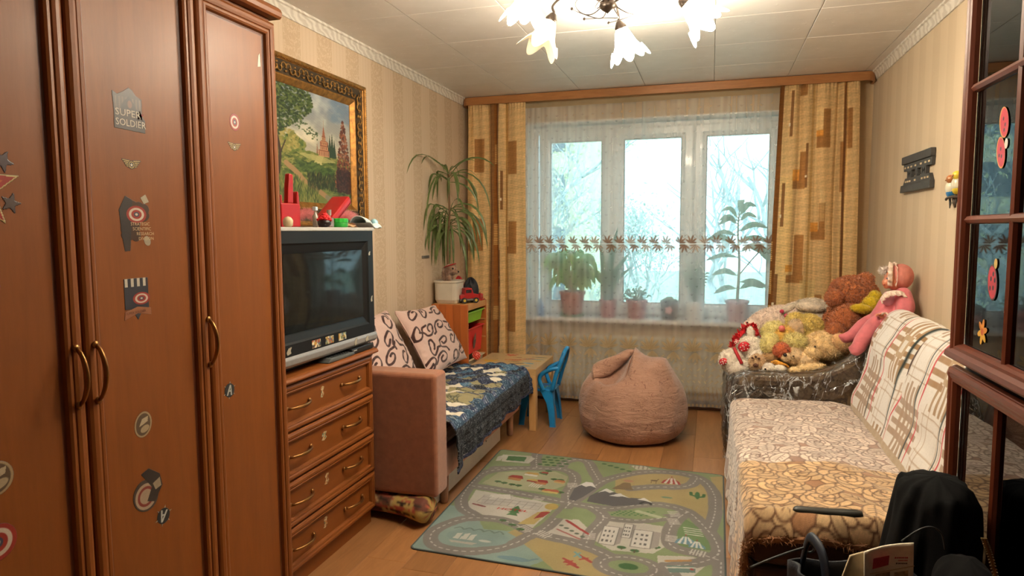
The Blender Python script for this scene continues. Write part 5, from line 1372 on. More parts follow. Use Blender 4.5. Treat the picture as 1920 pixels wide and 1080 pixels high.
for _ in range(40): pp.ell((rr_.uniform(.1, .9), rr_.uniform(.1, .95)), (rr_.uniform(.04, .10), rr_.uniform(.03, .09)), rr_.choice([(214, 190, 70), (120, 160, 70), (196, 110, 60), (230, 220, 190), (40, 70, 150), (90, 150, 190)]), rr_.uniform(0, 3))
zz = .37+pp.Y*.175; gridmesh('back_panel', np.stack([-1.070+(zz-.37)*.34, 4.668+pp.X*.184-0*zz, zz], -1), pp.lin(), mat_attr('chair_print', .4, .05), bc, solid=.007)
pp.C[..., :3] = np.where(((pp.X-.5)**2+(pp.Y-.5)**2 > .14)[..., None], np.array([20, 126, 190.]), pp.C[..., :3])
gridmesh('seat_print', np.stack([-1.30+pp.X*.19, 4.675+pp.Y*.17, np.full_like(pp.X, .2705)], -1), pp.lin(), MATS['chair_print'], bc)
for sy_ in (4.652, 4.868):
    ap = smooth_path([(-1.045, sy_, .435), (-1.10, sy_+(.012 if sy_ > 4.7 else -.012), .425), (-1.165, sy_, .388), (-1.19, sy_, .350), (-1.18, sy_, .31), (-1.16, sy_, .262)], 5)
    MB().tube(ap, .012, 8, flat=1.3).build('arm', blue, bc, smooth=True)

# ================================================================== bean bag
bx_, by_ = -.51, 4.60
n = NT('beanbag_fabric'); v = n.coord(); nn_ = n.noise(v, 14, 2, .5, 1.6); l1 = n.math('ABSOLUTE', n.math('SUBTRACT', n.math('FRACT', n.math('MULTIPLY', nn_, 9)), .5)); ink = n.ramp(l1, [(.05, (255, 255, 255)), (.11, (0, 0, 0))])
ink = n.math('MULTIPLY', ink, n.ramp(n.noise(v, 22, 2), [(.40, (0, 0, 0)), (.52, (255, 255, 255))]))
n.setp(Base_Color=n.mix(n.math('MULTIPLY', ink, .8), n.ramp(n.noise(v, 3, 3), [(.3, (158, 120, 102)), (.7, (176, 138, 118))]), L4((112, 74, 60))), Roughness=.75, Sheen_Weight=.35, Specular_IOR_Level=.25)
n.bump(n.noise(n.coord((1, 1, 3.2)), 7, 4, .6, .8), .55, .03); bbm = n.m
bb = MB(); prof = [(.02, .0), (.20, .0), (.285, .012), (.335, .045), (.362, .095), (.374, .15), (.374, .21), (.366, .27), (.352, .33), (.330, .378), (.292, .414), (.23, .437), (.12, .445), (.04, .447), (.002, .447)]
prof = [(float(r), float(z)) for r, z in smooth_path([(a, b, 0) for a, b in prof], 3)[:, :2]]
n_ = 96; V = []
for i, (r, z) in enumerate(prof):
    for p in np.linspace(0, 2*PI, n_, endpoint=False):
        rr = r*(1+.018*math.sin(3*p+.5)+.014*math.sin(7*p+z*9)+.012*math.sin(13*p-z*14)*(z > .03)); x, y = rr*math.cos(p), rr*math.sin(p)*.92; zz = z
        if r < .35 and z > .3:
            k = min(1, (.35-r)/.12)
            # tented fold with its ridge right of the middle, a hollow left of it
            ex, ey = x-.02, y+.02
            tent = .165*math.exp(-(max(0, abs(ex-.0)-.0)/(.16 if ex > 0 else .055))**1.15)*math.exp(-(ey/.20)**2)
            hol = .085*math.exp(-(((x+.13)/.085)**2+((y+.13)/.11)**2)); back = .075*math.exp(-(((x+.15)/.14)**2+((y-.06)/.09)**2)); sh_ = .075*math.exp(-(((x-.225)/.10)**2+(y/.22)**2))
            zz += k*(tent-hol+back+sh_)
        V.append((bx_+x, by_+y, zz))
m = len(prof); F = [(i*n_+j, i*n_+(j+1) % n_, (i+1)*n_+(j+1) % n_, (i+1)*n_+j) for i in range(m-1) for j in range(n_)]+[tuple(range(n_))[::-1]]
bt_ = thing('bean_bag', 'large pinkish-brown bean bag with a folded peak on the floor by the window', 'bean bag', (bx_, by_, 0))
link_mesh('bag', V, F, bbm, bt_, True)
fo = MB(); fp_ = smooth_path([(bx_-.265, by_-.10, .425), (bx_-.25, by_-.07, .475), (bx_-.15, by_-.05, .53), (bx_-.05, by_-.04, .585), (bx_+.015, by_-.03, .61)], 8)
nq = len(fp_); T_, N_, B_ = frames(fp_); rad_ = np.interp(np.linspace(0, 1, nq), [0, .1, .5, .85, 1], [.035, .058, .058, .034, .006]); a_ = np.linspace(0, 2*PI, 26, endpoint=False); V = []
for i in range(nq):
    for q in a_:
        d = np.array([0, 0, 1.])*math.sin(q)*1.05+np.array([.35, -.95, 0])*math.cos(q)*.72; V.append(fp_[i]+d*rad_[i]*(1+.10*math.sin(3*q+i*.3))-np.array([0, 0, rad_[i]*.6]))
fo.add(V, [(i*26+j, i*26+(j+1) % 26, (i+1)*26+(j+1) % 26, (i+1)*26+j) for i in range(nq-1) for j in range(26)]+[tuple(range(26))[::-1]]); fo.build('fold', bbm, bt_, smooth=True)
sm = MB(); sm.tube(smooth_path([(bx_+.018, by_-.05, .60), (bx_-.005, by_-.16, .52), (bx_-.02, by_-.235, .435), (bx_-.03, by_-.30, .375)], 6), .004, 6); sm.build('seam', mat('beanbag_seam', (140, 100, 82), .8), bt_, smooth=True)

# bone pillow on the floor under the armrest
bo = MB(); ax_ = np.array([.335, -.055, 0]); c0 = np.array([-1.665, 2.945, .076]); M = rotm(0, 0, math.atan2(ax_[1], ax_[0]))
L_ = np.linalg.norm(ax_); d_ = ax_/L_; npx = 40; V = []; Cc = []
for i in range(npx):
    t = i/(npx-1); r = -.0+.052+.026*abs(2*t-1)**2.2; x = -.06+(L_+.12)*t; cap_ = min(1, math.sqrt(max(0, 1-((t-.5)/.5)**2)*3.2)); r *= cap_
    for p in np.linspace(0, 2*PI, 30, endpoint=False):
        lob = 1+.20*abs(2*t-1)**2*math.cos(2*p); y_, z_ = r*1.12*math.cos(p)*lob, r*.98*math.sin(p)
        V.append(c0+d_*x+np.array([-d_[1], d_[0], 0])*y_+np.array([0, 0, max(z_, -.0745)]))
        g = noise2(np.array([[t*2.6+1.3]]), np.array([[p/3.2]]), 17, 2)[0, 0]; g2 = noise2(np.array([[t*7.]]), np.array([[p*1.2]]), 29, 2)[0, 0]
        col = (176, 150, 84) if t > .55 else (120, 84, 62)
        if g > .12: col = (186, 160, 110) if t < .55 else (190, 164, 96)
        if g < -.22: col = (104, 60, 48)
        if g2 > .36: col = (176, 90, 70)
        if g2 < -.42: col = (58, 44, 34)
        Cc.append(lin(col))
F = [(i*30+j, i*30+(j+1) % 30, (i+1)*30+(j+1) % 30, (i+1)*30+j) for i in range(npx-1) for j in range(30)]+[tuple(range(30))[::-1], tuple((npx-1)*30+j for j in range(30))]
o = link_mesh('bone_pillow', V, F, mat_attr('floral_tapestry', .8, .25, 200), None, True, cols=np.array(Cc), sub=1)
tag(o, 'bone-shaped pillow in yellow and brown floral print on the floor below the armrest', 'pillow')

# ================================================================== town-map rug
GRN, GRN2, RD, WTR, SND, LTR, DGR = (142, 164, 104), (112, 150, 84), (140, 132, 122), (140, 172, 158), (190, 164, 96), (206, 198, 178), (60, 116, 56)
rg = Paint(-1.32, .13, 2.56, 4.06, 440, 450, GRN)
P_ = rg.poly
P_([(-1.32, 2.56), (-.76, 2.56), (-.60, 2.78), (-.78, 2.93), (-1.02, 2.90), (-1.15, 3.12), (-1.32, 3.12)], WTR)
P_([(-.84, 2.86), (-.55, 2.56), (-.36, 2.56), (-.33, 2.80), (-.50, 2.84), (-.74, 2.93)], SND); P_([(-.90, 2.90), (-.80, 2.84), (-.74, 2.90), (-.84, 2.99)], SND)
P_([(-.50, 3.72), (-.44, 3.82), (-.29, 3.88), (-.14, 3.88), (-.05, 3.83), (.02, 3.66), (.05, 3.30), (.0, 3.22), (-.09, 3.40), (-.21, 3.45), (-.34, 3.42), (-.46, 3.40)], SND); P_([(.02, 3.90), (.12, 3.94), (.12, 3.45), (.08, 3.45)], SND)
P_([(-.25, 3.99), (.02, 3.96), (.12, 3.93), (.12, 4.0), (-.25, 4.05)], (176, 190, 170))
P_([(-1.22, 3.35), (-.74, 3.28), (-.80, 2.96), (-1.06, 3.04), (-1.20, 3.14)], LTR)
P_([(-.70, 3.12), (-.60, 3.13), (-.52, 3.02), (-.55, 2.90), (-.73, 2.94)], LTR)
P_([(-.48, 3.16), (-.32, 3.18), (-.19, 3.17), (-.17, 2.96), (-.22, 2.88), (-.40, 2.86), (-.50, 2.94)], LTR)
P_([(-.16, 3.14), (-.11, 3.30), (-.02, 3.20), (.03, 3.05), (.03, 2.98), (-.12, 2.98)], GRN2)
P_([(-.20, 2.87), (-.05, 2.90), (.02, 2.86), (-.05, 2.72), (-.18, 2.70)], LTR)
P_([(-1.22, 3.45), (-1.18, 3.64), (-1.02, 3.70), (-.86, 3.74), (-.77, 3.68), (-.76, 3.54), (-.84, 3.42), (-1.10, 3.42)], (176, 178, 130))
# roads
WR = .072
roads = [[(-1.224, 3.697), (-1.12, 3.725), (-.984, 3.765), (-.841, 3.791), (-.754, 3.735), (-.716, 3.614), (-.721, 3.445), (-.686, 3.301)],
         [(-1.12, 3.725), (-1.263, 3.60), (-1.268, 3.288), (-1.212, 3.116), (-1.117, 3.036)], [(-1.262, 3.40), (-1.04, 3.379), (-.876, 3.352), (-.708, 3.317), (-.568, 3.301), (-.462, 3.309), (-.339, 3.389), (-.209, 3.426), (-.086, 3.373), (-.017, 3.249), (.039, 3.114), (.060, 2.966), (-.013, 2.86), (-.15, 2.78)],
         [(-.985, 3.78), (-1.02, 3.90), (-1.05, 4.06)], [(-.841, 3.791), (-.836, 3.915), (-.773, 3.981), (-.703, 3.953), (-.647, 3.816), (-.591, 3.68)],
         [(-.686, 3.301), (-.626, 3.472), (-.563, 3.671), (-.433, 3.819), (-.291, 3.902), (-.143, 3.916), (-.025, 3.851), (.04, 3.662), (.048, 3.455), (.039, 3.325), (.02, 3.20)],
         [(-.686, 3.301), (-.715, 3.10), (-.746, 2.982), (-.80, 2.88), (-.838, 2.80), (-.919, 2.717), (-1.04, 2.666), (-1.17, 2.679), (-1.235, 2.76), (-1.231, 2.862), (-1.151, 2.985), (-1.02, 3.022), (-.91, 3.005), (-.78, 2.93), (-.601, 2.895), (-.473, 2.846), (-.40, 2.80)],
         [(-.568, 3.301), (-.488, 3.195), (-.517, 3.01), (-.52, 2.90)], [(-.488, 3.19), (-.319, 3.205), (-.167, 3.287)], [(-.09, 3.37), (-.140, 3.25), (-.164, 3.111), (-.14, 2.97), (-.013, 2.93), (.06, 2.90)],
         [(-.050, 3.86), (-.081, 3.75), (-.16, 3.69), (-.271, 3.665), (-.406, 3.60)], [(-.16, 2.78), (-.08, 2.66), (.05, 2.70), (.07, 2.90)]]
for q in roads: rg.line(q, WR, RD, smooth=6)
rg.ell((-.310, 2.735), (.155, .105), RD); rg.ell((-.310, 2.735), (.085, .052), GRN); rg.ell((-.310, 2.735), (.042, .026), DGR)
for q in roads: rg.line(q, .006, (222, 214, 200), .9, dash=.038, smooth=6)
an = np.linspace(0, 2*PI, 40); rg.line(np.stack([-.310+.12*np.cos(an), 2.735+.080*np.sin(an)], 1), .006, (222, 214, 200), .9, dash=.034)
for (x, y, dx, dy) in ((-.72, 3.56, 1, .25), (-.92, 3.50, .2, 1), (-.86, 3.30, 1, -.2), (-.83, 2.96, .6, .8), (-.73, 2.93, .5, .9), (-.52, 2.97, 1, .1), (-.15, 3.24, 1, .3), (-.15, 3.33, 1, .3), (-.03, 2.94, .2, 1), (-.15, 3.05, 1, 0)):
    for k in range(-2, 3): rg.line([(x+dy*k*.014-dx*.024, y-dx*k*.014-dy*.024), (x+dy*k*.014+dx*.024, y-dx*k*.014+dy*.024)], .007, (214, 206, 190))
# stadium, trees, houses, hotel, mountains ...
P_([(-1.25, 3.94), (-1.06, 3.97), (-1.05, 3.83), (-1.22, 3.82)], (196, 190, 168)); P_([(-1.21, 3.925), (-1.09, 3.94), (-1.085, 3.855), (-1.20, 3.845)], (70, 130, 66)); P_([(-1.27, 3.90), (-1.24, 3.93), (-1.23, 3.83), (-1.26, 3.82)], (206, 200, 182)); P_([(-1.06, 3.95), (-1.03, 3.93), (-1.05, 3.83), (-1.07, 3.84)], (206, 200, 182))
rr_ = random.Random(2)
for x, y in [(-.98+.045*i+.02*(j % 2), 3.84+.045*j) for j in range(4) for i in range(4)]+[(-.60+.04*i, 3.95-.035*i*.6) for i in range(5)]+[(-.36+.035*i, 3.985) for i in range(5)]: rg.ell((x, y), (.016, .012), DGR)
for x, y in ((-1.14, 3.50), (-1.10, 3.49), (-1.05, 3.48), (-1.01, 3.475), (-.90, 3.74), (-.80, 3.62), (-.84, 3.62), (-.93, 3.70), (-.87, 3.46), (-.76, 3.44), (-.96, 3.02), (-.90, 2.985), (-.85, 2.95), (-.36, 2.90), (-.30, 2.885), (-.21, 2.945)): rg.ell((x, y), (.020, .014), DGR); rg.line([(x, y), (x, y-.02)], .004, (96, 70, 44))
def hse(x, y, w_, h_, roof, wall=(214, 170, 80)): P_([(x-w_, y), (x+w_, y-.01), (x+w_, y+h_), (x-w_, y+h_)], wall); P_([(x-w_*1.2, y+h_), (x+w_*1.2, y+h_-.01), (x+w_*.8, y+h_*2), (x-w_*.7, y+h_*2)], roof)
hse(-1.06, 3.55, .04, .035, (186, 48, 40), (200, 130, 60)); hse(-.985, 3.64, .04, .025, (206, 160, 70), (214, 206, 186)); hse(-.90, 3.53, .035, .03, (186, 48, 40), (214, 120, 60)); hse(-.915, 3.68, .02, .02, (186, 48, 40), (90, 130, 70)); hse(-.80, 3.57, .03, .022, (206, 110, 50), (214, 170, 90)); hse(-.82, 3.42, .045, .024, (206, 90, 50), (214, 190, 90)); hse(-.955, 3.55, .03, .02, (214, 180, 80), (180, 60, 50))
P_([(-1.16, 3.30), (-1.00, 3.33), (-.98, 3.20), (-1.13, 3.16)], (192, 186, 172)); P_([(-1.12, 3.31), (-1.02, 3.34), (-1.00, 3.28), (-1.11, 3.25)], (222, 216, 200)); P_([(-.98, 3.30), (-.82, 3.27), (-.83, 3.19), (-.98, 3.22)], (196, 190, 176))
for k in range(9): rg.line([(-1.16+k*.042, 3.20-k*.002), (-1.15+k*.042, 3.29-k*.004)], .004, (150, 142, 132), .8)
for y in (3.19, 3.235, 3.27): rg.line([(-1.15, y), (-.83, y-.005)], .004, (150, 142, 132), .8)
rg.line([(-1.17, 3.17), (-1.10, 3.15)], .014, (150, 60, 54))
for z in range(3): P_([(-.965+.0, 3.09+z*.03), (-.905, 3.09+z*.03), (-.935, 3.15+z*.03)], (72, 130, 66))
P_([(-.88, 3.00), (-.80, 3.02), (-.76, 3.20), (-.82, 3.16)], (206, 176, 90)); P_([(-.82, 3.08), (-.78, 3.11), (-.755, 3.18), (-.80, 3.17)], (186, 50, 42)); rg.ell((-.765, 3.245), (.035, .04), (206, 170, 70)); P_([(-.70, 3.24), (-.66, 3.24), (-.63, 3.12), (-.72, 3.12)], GRN)
def mtn(P0, pk): P_(P0, (96, 94, 96)); [P_(q, (226, 222, 214)) for q in pk]
mtn([(-.70, 3.36), (-.70, 3.52), (-.655, 3.62), (-.62, 3.63), (-.585, 3.55), (-.63, 3.42), (-.66, 3.35)], [[(-.70, 3.54), (-.655, 3.63), (-.62, 3.63), (-.585, 3.56), (-.62, 3.58), (-.645, 3.56), (-.67, 3.58)]])
mtn([(-.60, 3.36), (-.60, 3.44), (-.54, 3.56), (-.47, 3.52), (-.40, 3.47), (-.33, 3.48), (-.26, 3.43), (-.34, 3.39), (-.46, 3.34)], [[(-.565, 3.50), (-.53, 3.57), (-.48, 3.53), (-.50, 3.51), (-.53, 3.53)], [(-.50, 3.47), (-.45, 3.52), (-.39, 3.47), (-.43, 3.48), (-.46, 3.47)], [(-.35, 3.46), (-.315, 3.49), (-.27, 3.44), (-.31, 3.455)]])
an = np.linspace(.2, 2.9, 12); rg.line(np.stack([-.30+.028*np.cos(an), 3.405+.035*np.sin(an)], 1), .014, (40, 40, 42))
P_([(-.50, 3.57), (-.45, 3.68), (-.41, 3.68), (-.385, 3.58)], (140, 110, 70)); rg.ell((-.425, 3.71), (.03, .02), (206, 130, 100), 0, .7); 
def tent(x, y, w_, h_, c1, c2):
    P_([(x-w_, y), (x+w_, y), (x+w_*.8, y+h_*.45), (x, y+h_), (x-w_*.8, y+h_*.45)], c1)
    for k in (-.6, 0, .6): P_([(x+w_*(k-.14), y), (x+w_*(k+.14), y), (x+w_*k*.35+.004, y+h_*.9), (x+w_*k*.35-.004, y+h_*.9)], c2)
    rg.line([(x, y+h_), (x, y+h_*1.25)], .005, (190, 60, 50))
tent(-.19, 3.73, .055, .10, (190, 46, 42), (224, 214, 196)); tent(-.085, 3.01, .05, .085, (96, 150, 170), (222, 220, 206)); tent(-.035, 2.985, .04, .07, (96, 150, 170), (222, 220, 206))
for k in range(4): rg.line([(-.10+.004*k, 3.185-.022*k), (-.02+.004*k, 3.18-.022*k)], .008, (214, 208, 192))
rg.ell((-.044, 3.60), (.012, .05), (56, 120, 60)); rg.line([(-.044, 3.585), (-.075, 3.60), (-.078, 3.635)], .018, (56, 120, 60)); rg.line([(-.044, 3.575), (-.012, 3.59), (-.010, 3.62)], .018, (56, 120, 60)); rg.ell((-.20, 3.53), (.03, .012), (110, 150, 110))
rg.ell((-.285, 3.755), (.018, .012), (120, 90, 54)); [rg.line([(-.285+d, 3.75), (-.285+d, 3.715)], .004, (120, 90, 54)) for d in (-.012, .012)]; rg.line([(-.27, 3.76), (-.262, 3.785)], .006, (120, 90, 54))
P_([(-.46, 3.22), (-.42, 3.30), (-.25, 3.34), (-.18, 3.28), (-.33, 3.21)], GRN); [rg.ell((-.45+.028*i+.01*j, 3.235+.018*j+.006*i), .007, (78, 140, 66)) for i in range(7) for j in range(4)]; rg.line([(-.33, 3.31), (-.22, 3.27)], .03, (190, 196, 150))
rg.line([(-.655, 3.105), (-.53, 2.99)], .016, (190, 46, 42)); [rg.ell((-.67+.03*k, 3.045-.022*k), (.012, .010), (96, 112, 92)) for k in range(5)]; rg.line([(-.68, 3.0), (-.56, 2.93)], .012, (190, 100, 90))
def block(x, y, w_, h_): P_([(x, y), (x+w_, y), (x+w_, y+h_), (x, y+h_)], (222, 216, 200)); P_([(x+w_, y), (x+w_*1.35, y+h_*.15), (x+w_*1.35, y+h_*.98), (x+w_, y+h_)], (168, 160, 148)); rg.line([(x, y), (x+w_, y), (x+w_, y+h_), (x, y+h_)], .004, (110, 104, 98), closed=True); [rg.rect(x+w_*(.15+.25*i), x+w_*(.27+.25*i), y+h_*(.14+.26*j), y+h_*(.26+.26*j), (110, 106, 102)) for i in range(3) for j in range(3)]
block(-.47, 2.91, .075, .19); block(-.375, 3.0, .04, .15); block(-.325, 2.92, .09, .18)
P_([(-.155, 2.79), (-.04, 2.82), (-.035, 2.76), (-.14, 2.735)], (104, 140, 124)); rg.line([(-.16, 2.83), (-.06, 2.86)], .016, (206, 140, 60)); rg.line([(-.15, 2.775), (-.04, 2.80)], .012, (206, 206, 186)); rg.ell((-.05, 2.785), .008, (190, 50, 46))
rg.ell((-1.02, 2.815), (.15, .085), (134, 166, 156)); [rg.line([(-1.16+.05*k, 2.875), (-1.135+.05*k, 2.895), (-1.11+.05*k, 2.875)], .008, (110, 134, 120), smooth=4) for k in range(5)]
for k in range(3): P_([(-1.13+.035*k, 2.775), (-1.10+.035*k, 2.775), (-1.10+.035*k, 2.845-.006*abs(k-1)), (-1.125+.035*k, 2.83)], (210, 206, 190))
P_([(-1.14, 2.755), (-1.0, 2.755), (-1.02, 2.735), (-1.12, 2.735)], (190, 184, 164)); rg.ell((-.975, 2.785), (.03, .012), (206, 204, 190)); rg.ell((-.80, 2.665), (.075, .020), (108, 150, 160)); rg.line([(-.73, 2.67), (-.70, 2.69)], .012, (108, 150, 160))
for x, y, a in ((-.56, 2.72, .5), (-.545, 2.70, .3), (-.50, 2.76, .9)): rg.line([(x-.03, y+.02*a), (x+.03, y-.03)], .014, (190, 58, 50)); rg.line([(x-.02, y-.02), (x+.01, y)], .010, (190, 58, 50))
rg.line([(-.555, 2.80), (-.52, 2.76)], .012, (110, 170, 170)); rg.line([(-.53, 2.80), (-.55, 2.76)], .010, (110, 170, 170))
P_([(-.44, 3.96), (-.36, 3.98), (-.31, 3.93), (-.40, 3.90)], (204, 196, 170)); [rg.line([(-.44+.025*k, 3.92), (-.44+.025*k, 3.98)], .008, (150, 140, 116)) for k in range(5)]
# the rug's own outline: a slightly skewed rectangle with rounded corners and dark binding
TL, TR, BR, BL = (np.array(q) for q in ((-1.300, 4.042), (.103, 3.957), (.090, 2.585), (-1.287, 2.628)))
U, W = np.meshgrid(np.linspace(0, 1, 440), np.linspace(0, 1, 450)); rc_ = .035
XY = ((1-U)*W)[..., None]*TL+(U*W)[..., None]*TR+(U*(1-W))[..., None]*BR+((1-U)*(1-W))[..., None]*BL
# resample the print at those places
ix = np.clip(((XY[..., 0]+1.32)/1.45*439).round().astype(int), 0, 439); iy = np.clip(((XY[..., 1]-2.56)/1.50*449).round().astype(int), 0, 449); C = rg.C[iy, ix].copy()
du, dv = np.minimum(U, 1-U)*1.39, np.minimum(W, 1-W)*1.39
dd = np.where((du < rc_) & (dv < rc_), rc_-np.hypot(rc_-du, rc_-dv), np.minimum(du, dv)); C[dd < .010, :3] = (84, 96, 92)
C[..., :3] *= (1+.05*noise2(XY[..., 0]*3, XY[..., 1]*3, 6, 3)+.05*(nrs.rand(*U.shape)-.5))[..., None]*.97
mk = (dd[:-1, :-1] > 0) & (dd[1:, 1:] > 0) & (dd[1:, :-1] > 0) & (dd[:-1, 1:] > 0); g_ = C[..., :3].mean(-1, keepdims=True); C[..., :3] = (C[..., :3]*.74+g_*.26)*np.array([.86, .87, .90]); Cl = C.copy(); Cl[..., :3] = lin(np.clip(C[..., :3], 0, 255))
Zr = .0065+.0012*noise2(XY[..., 0]*2, XY[..., 1]*2, 3, 2)
rug = thing('play_rug', 'green children\'s rug printed with roads, houses and mountains on the laminate floor', 'rug', (-.6, 3.3, .0))
gridmesh('pile', np.dstack([XY, Zr]), Cl, mat_attr('rug_pile', .95, .35, 500, spec=.1, sheen=.2), rug, mk, solid=.006)
V, F = text_mesh('HOTEL', .056); Pt = np.stack([-1.035+V[:, 0]*.95+V[:, 1]*.15, 3.135+V[:, 1]*.62+V[:, 0]*.03, np.full(len(V), .0085)], 1); link_mesh('printed_lettering', Pt, F, mat('rug_red_ink', (176, 44, 40), .9), rug)

# ================================================================== sofa on the right
sf = thing('sofa', 'dark brown fold-out sofa under patterned throws along the right wall', 'sofa', (.62, 3.15, 0))
leat = mat('dark_brown_velour', (58, 32, 20), .7, .15, 20, .2, 200, sheen=.3)
SN, SFE = 2.295, 3.965
MB().box(.16, .80, SN, SFE, .04, .30).build('base', leat, sf, bev=.02, seg=3)
MB().box(.145, .80, SN, SFE, .302, .425).build('seat_cushion', leat, sf, bev=.035, seg=3)
bp = [(.765, .30), (.775, .45), (.80, .60), (.84, .80), (.875, .90), (.92, .962), (.975, .982), (1.02, .955), (1.04, .88), (1.045, .30)]
sb_ = MB(); rings_ = []
bp_s = smooth_path([(a, b, 0) for a, b in bp], 3)[:, :2]
for k, (a, b) in enumerate(((SN+.01, 3.255), (3.275, SFE))): MB().prism([(x-.0+.006, z-.012) for x, z in bp_s], 'y', a, b).build('back_cushion', leat, sf, bev=.02, seg=3)
for x in (.2, .72):
    for y in (SN+.08, SFE-.08): MB().lathe([(.02, 0), (.024, .04)], 12, (x, y, 0)).build('leg', mat('leg_black', (30, 24, 20), .5), sf)


def rose_print(p, pet, out, bgc, sc, seed, dens=1.):
    r = random.Random(seed); x0, x1, y0, y1 = p.b; p.C[..., :3] = np.array(bgc)+8*noise2(p.X*6, p.Y*6, seed, 2)[..., None]; p.C[..., 3] = 1; lw = .0030*max(1, sc)
    def petal(c, a, l, w_, col):
        q = (c[0]+math.cos(a)*l*.5, c[1]+math.sin(a)*l*.5); p.ell(q, (l*.55+lw, w_+lw), out, a); p.ell(q, (l*.55, w_), col, a)
    step = .108*sc; j = 0
    for y in np.arange(y0-.02, y1+.1, step*.82):
        for x in np.arange(x0+(j % 2)*step*.5, x1+.1, step):
            cx, cy = x+r.uniform(-.02, .02)*sc, y+r.uniform(-.02, .02)*sc; a0 = r.uniform(0, 6.3); col = lambda: np.clip(np.array(pet)*r.uniform(.88, 1.07), 0, 255)
            if r.random() < .62:
                for R_, n_, wd in ((.064, 7, .028), (.045, 6, .021), (.027, 5, .013)):
                    for k in range(n_): petal((cx, cy), a0+k*2*PI/n_+R_*40, R_*sc, wd*sc, col())
                an = np.linspace(0, 9, 24); p.line(np.stack([cx+.0016*sc*an*np.cos(an+a0), cy+.0016*sc*an*np.sin(an+a0)], 1), lw*.8, out)
            else:
                for k in range(3):
                    a = a0+k*2.1; petal((cx, cy), a, .080*sc, .026*sc, col()); tip = (cx+math.cos(a)*.072*sc, cy+math.sin(a)*.072*sc); p.line([(cx, cy), tip], lw*.7, out)
                    for q in (.3, .5, .7):
                        for s_ in (-1, 1): b_ = (cx+math.cos(a)*.075*sc*q, cy+math.sin(a)*.075*sc*q); p.line([b_, (b_[0]+math.cos(a+s_*.9)*.02*sc, b_[1]+math.sin(a+s_*.9)*.02*sc)], lw*.6, out)
        j += 1
    p.C[..., :3] *= (1+.10*(nrs.rand(*p.X.shape)-.5))[..., None]


def throw(name, label, ya, yb, zt, pet, out, bgc, sc, seed, near_drop=0., ridge=None, front=.38, ny=None):
    # u runs up the hanging front, over the edge and back across the seat
    ft_, fb = front, .66; nx = int((ft_+fb)/.0042); ny = int((yb-ya)/.0042)
    p = Paint(0, ft_+fb, ya, yb, nx, ny); rose_print(p, pet, out, bgc, sc, seed); T, Y = p.X, p.Y; r0 = .045
    q = np.clip((T-(ft_-r0))/(r0*PI/2), 0, 1)*PI/2
    X = np.where(T < ft_-r0, .132, .132+r0*(1-np.cos(q)))+np.maximum(0, T-(ft_-r0)-r0*PI/2)
    Z = np.where(T < ft_-r0, zt-r0-(ft_-r0-T), zt-r0+r0*np.sin(q))
    hang = np.clip((ft_-r0-T)/.3, 0, 1); X = X-.014*hang*(1+np.sin(Y*21+seed))
    top = T > ft_
    Z = Z+np.where(top, .010*noise2(X*2.5, Y*2.5, seed, 3)+.012*np.sin(np.clip((X-.15)/.6, 0, 1)*PI), 0)
    Yo = Y.copy()
    if ridge: Z = Z+np.where(T > ft_-r0, .022*np.exp(-((Y-ridge-.012*np.sin(X*9))/.028)**2), 0)
    if near_drop:
        k = np.clip((ya+.05-Y)/.05, 0, 1); Z = Z-k**1.5*near_drop*np.where(T > ft_-r0, 1, .4)-.012*k*np.sin(X*13+.5); Yo = np.where(Y < ya+.05, ya+.05-.045*np.sin(k*PI/2)+.012*np.sin(X*15)*k, Y)
    X = np.minimum(X, .768+.10*np.clip(Z-.45, 0, .2))
    P = np.stack([X, Yo, Z], -1)
    t = thing(name, label, 'blanket', (.45, (ya+yb)/2, zt))
    gridmesh('fleece', P, p.lin(), mat_attr('fleece_print', .95, .5, 420, spec=.1, sheen=.5), t, solid=.008, soff=1)
    # fuzzy edge
    ed = MB(); E_ = [P[0, ::2], P[:, 0][::3]]
    for e in E_:
        d = nrs.normal(size=(len(e)*7, 3)); b_ = np.repeat(e, 7, 0)+nrs.normal(size=(len(e)*7, 3))*.004; d[:, 2] -= .6; d /= np.linalg.norm(d, axis=1, keepdims=True); s_ = np.cross(d, nrs.normal(size=d.shape)); s_ /= np.linalg.norm(s_, axis=1, keepdims=True)
        V = np.stack([b_-s_*.002, b_+s_*.002, b_+d*.014], 1).reshape(-1, 3); ed.add(V, [(3*i, 3*i+1, 3*i+2) for i in range(len(b_))])
    if near_drop:
        e = P[0, ::3]+np.array([0, 0, -.004]); ed.tube(e, .011+.004*np.sin(np.arange(len(e))*.9), 7); fur_b = np.repeat(e, 40, 0)+nrs.normal(size=(len(e)*40, 3))*.007; d = nrs.normal(size=fur_b.shape); d[:, 1] -= .3; d /= np.linalg.norm(d, axis=1, keepdims=True); s_ = np.cross(d, nrs.normal(size=d.shape)); s_ /= np.linalg.norm(s_, axis=1, keepdims=True); ed.add(np.stack([fur_b-s_*.002, fur_b+s_*.002, fur_b+d*.018], 1).reshape(-1, 3), [(3*i, 3*i+1, 3*i+2) for i in range(len(fur_b))])
    o = ed.build('fuzzy_edge', mat('fuzz_'+name+str(seed), np.array(bgc)*.9, .95), t); o['kind'] = 'stuff'
    return P


throw('floral_blanket', 'rose-patterned fleece blanket, paled as in window light, on the sofa seat nearest the armchair', 2.78, 3.985, .452, (230, 214, 200), (100, 72, 60), (168, 134, 116), 1.3, 4)  # window light put into the paler rose colours
PB = throw('floral_blanket', 'rose-patterned fleece blanket, tinted gold as in lamplight, over the near end of the sofa seat', 2.275, 2.88, .462, (220, 186, 140), (84, 50, 28), (168, 122, 84), 1.45, 9, near_drop=.055, ridge=2.325, front=.40)  # lamplight put into the golden tint of the same rose print

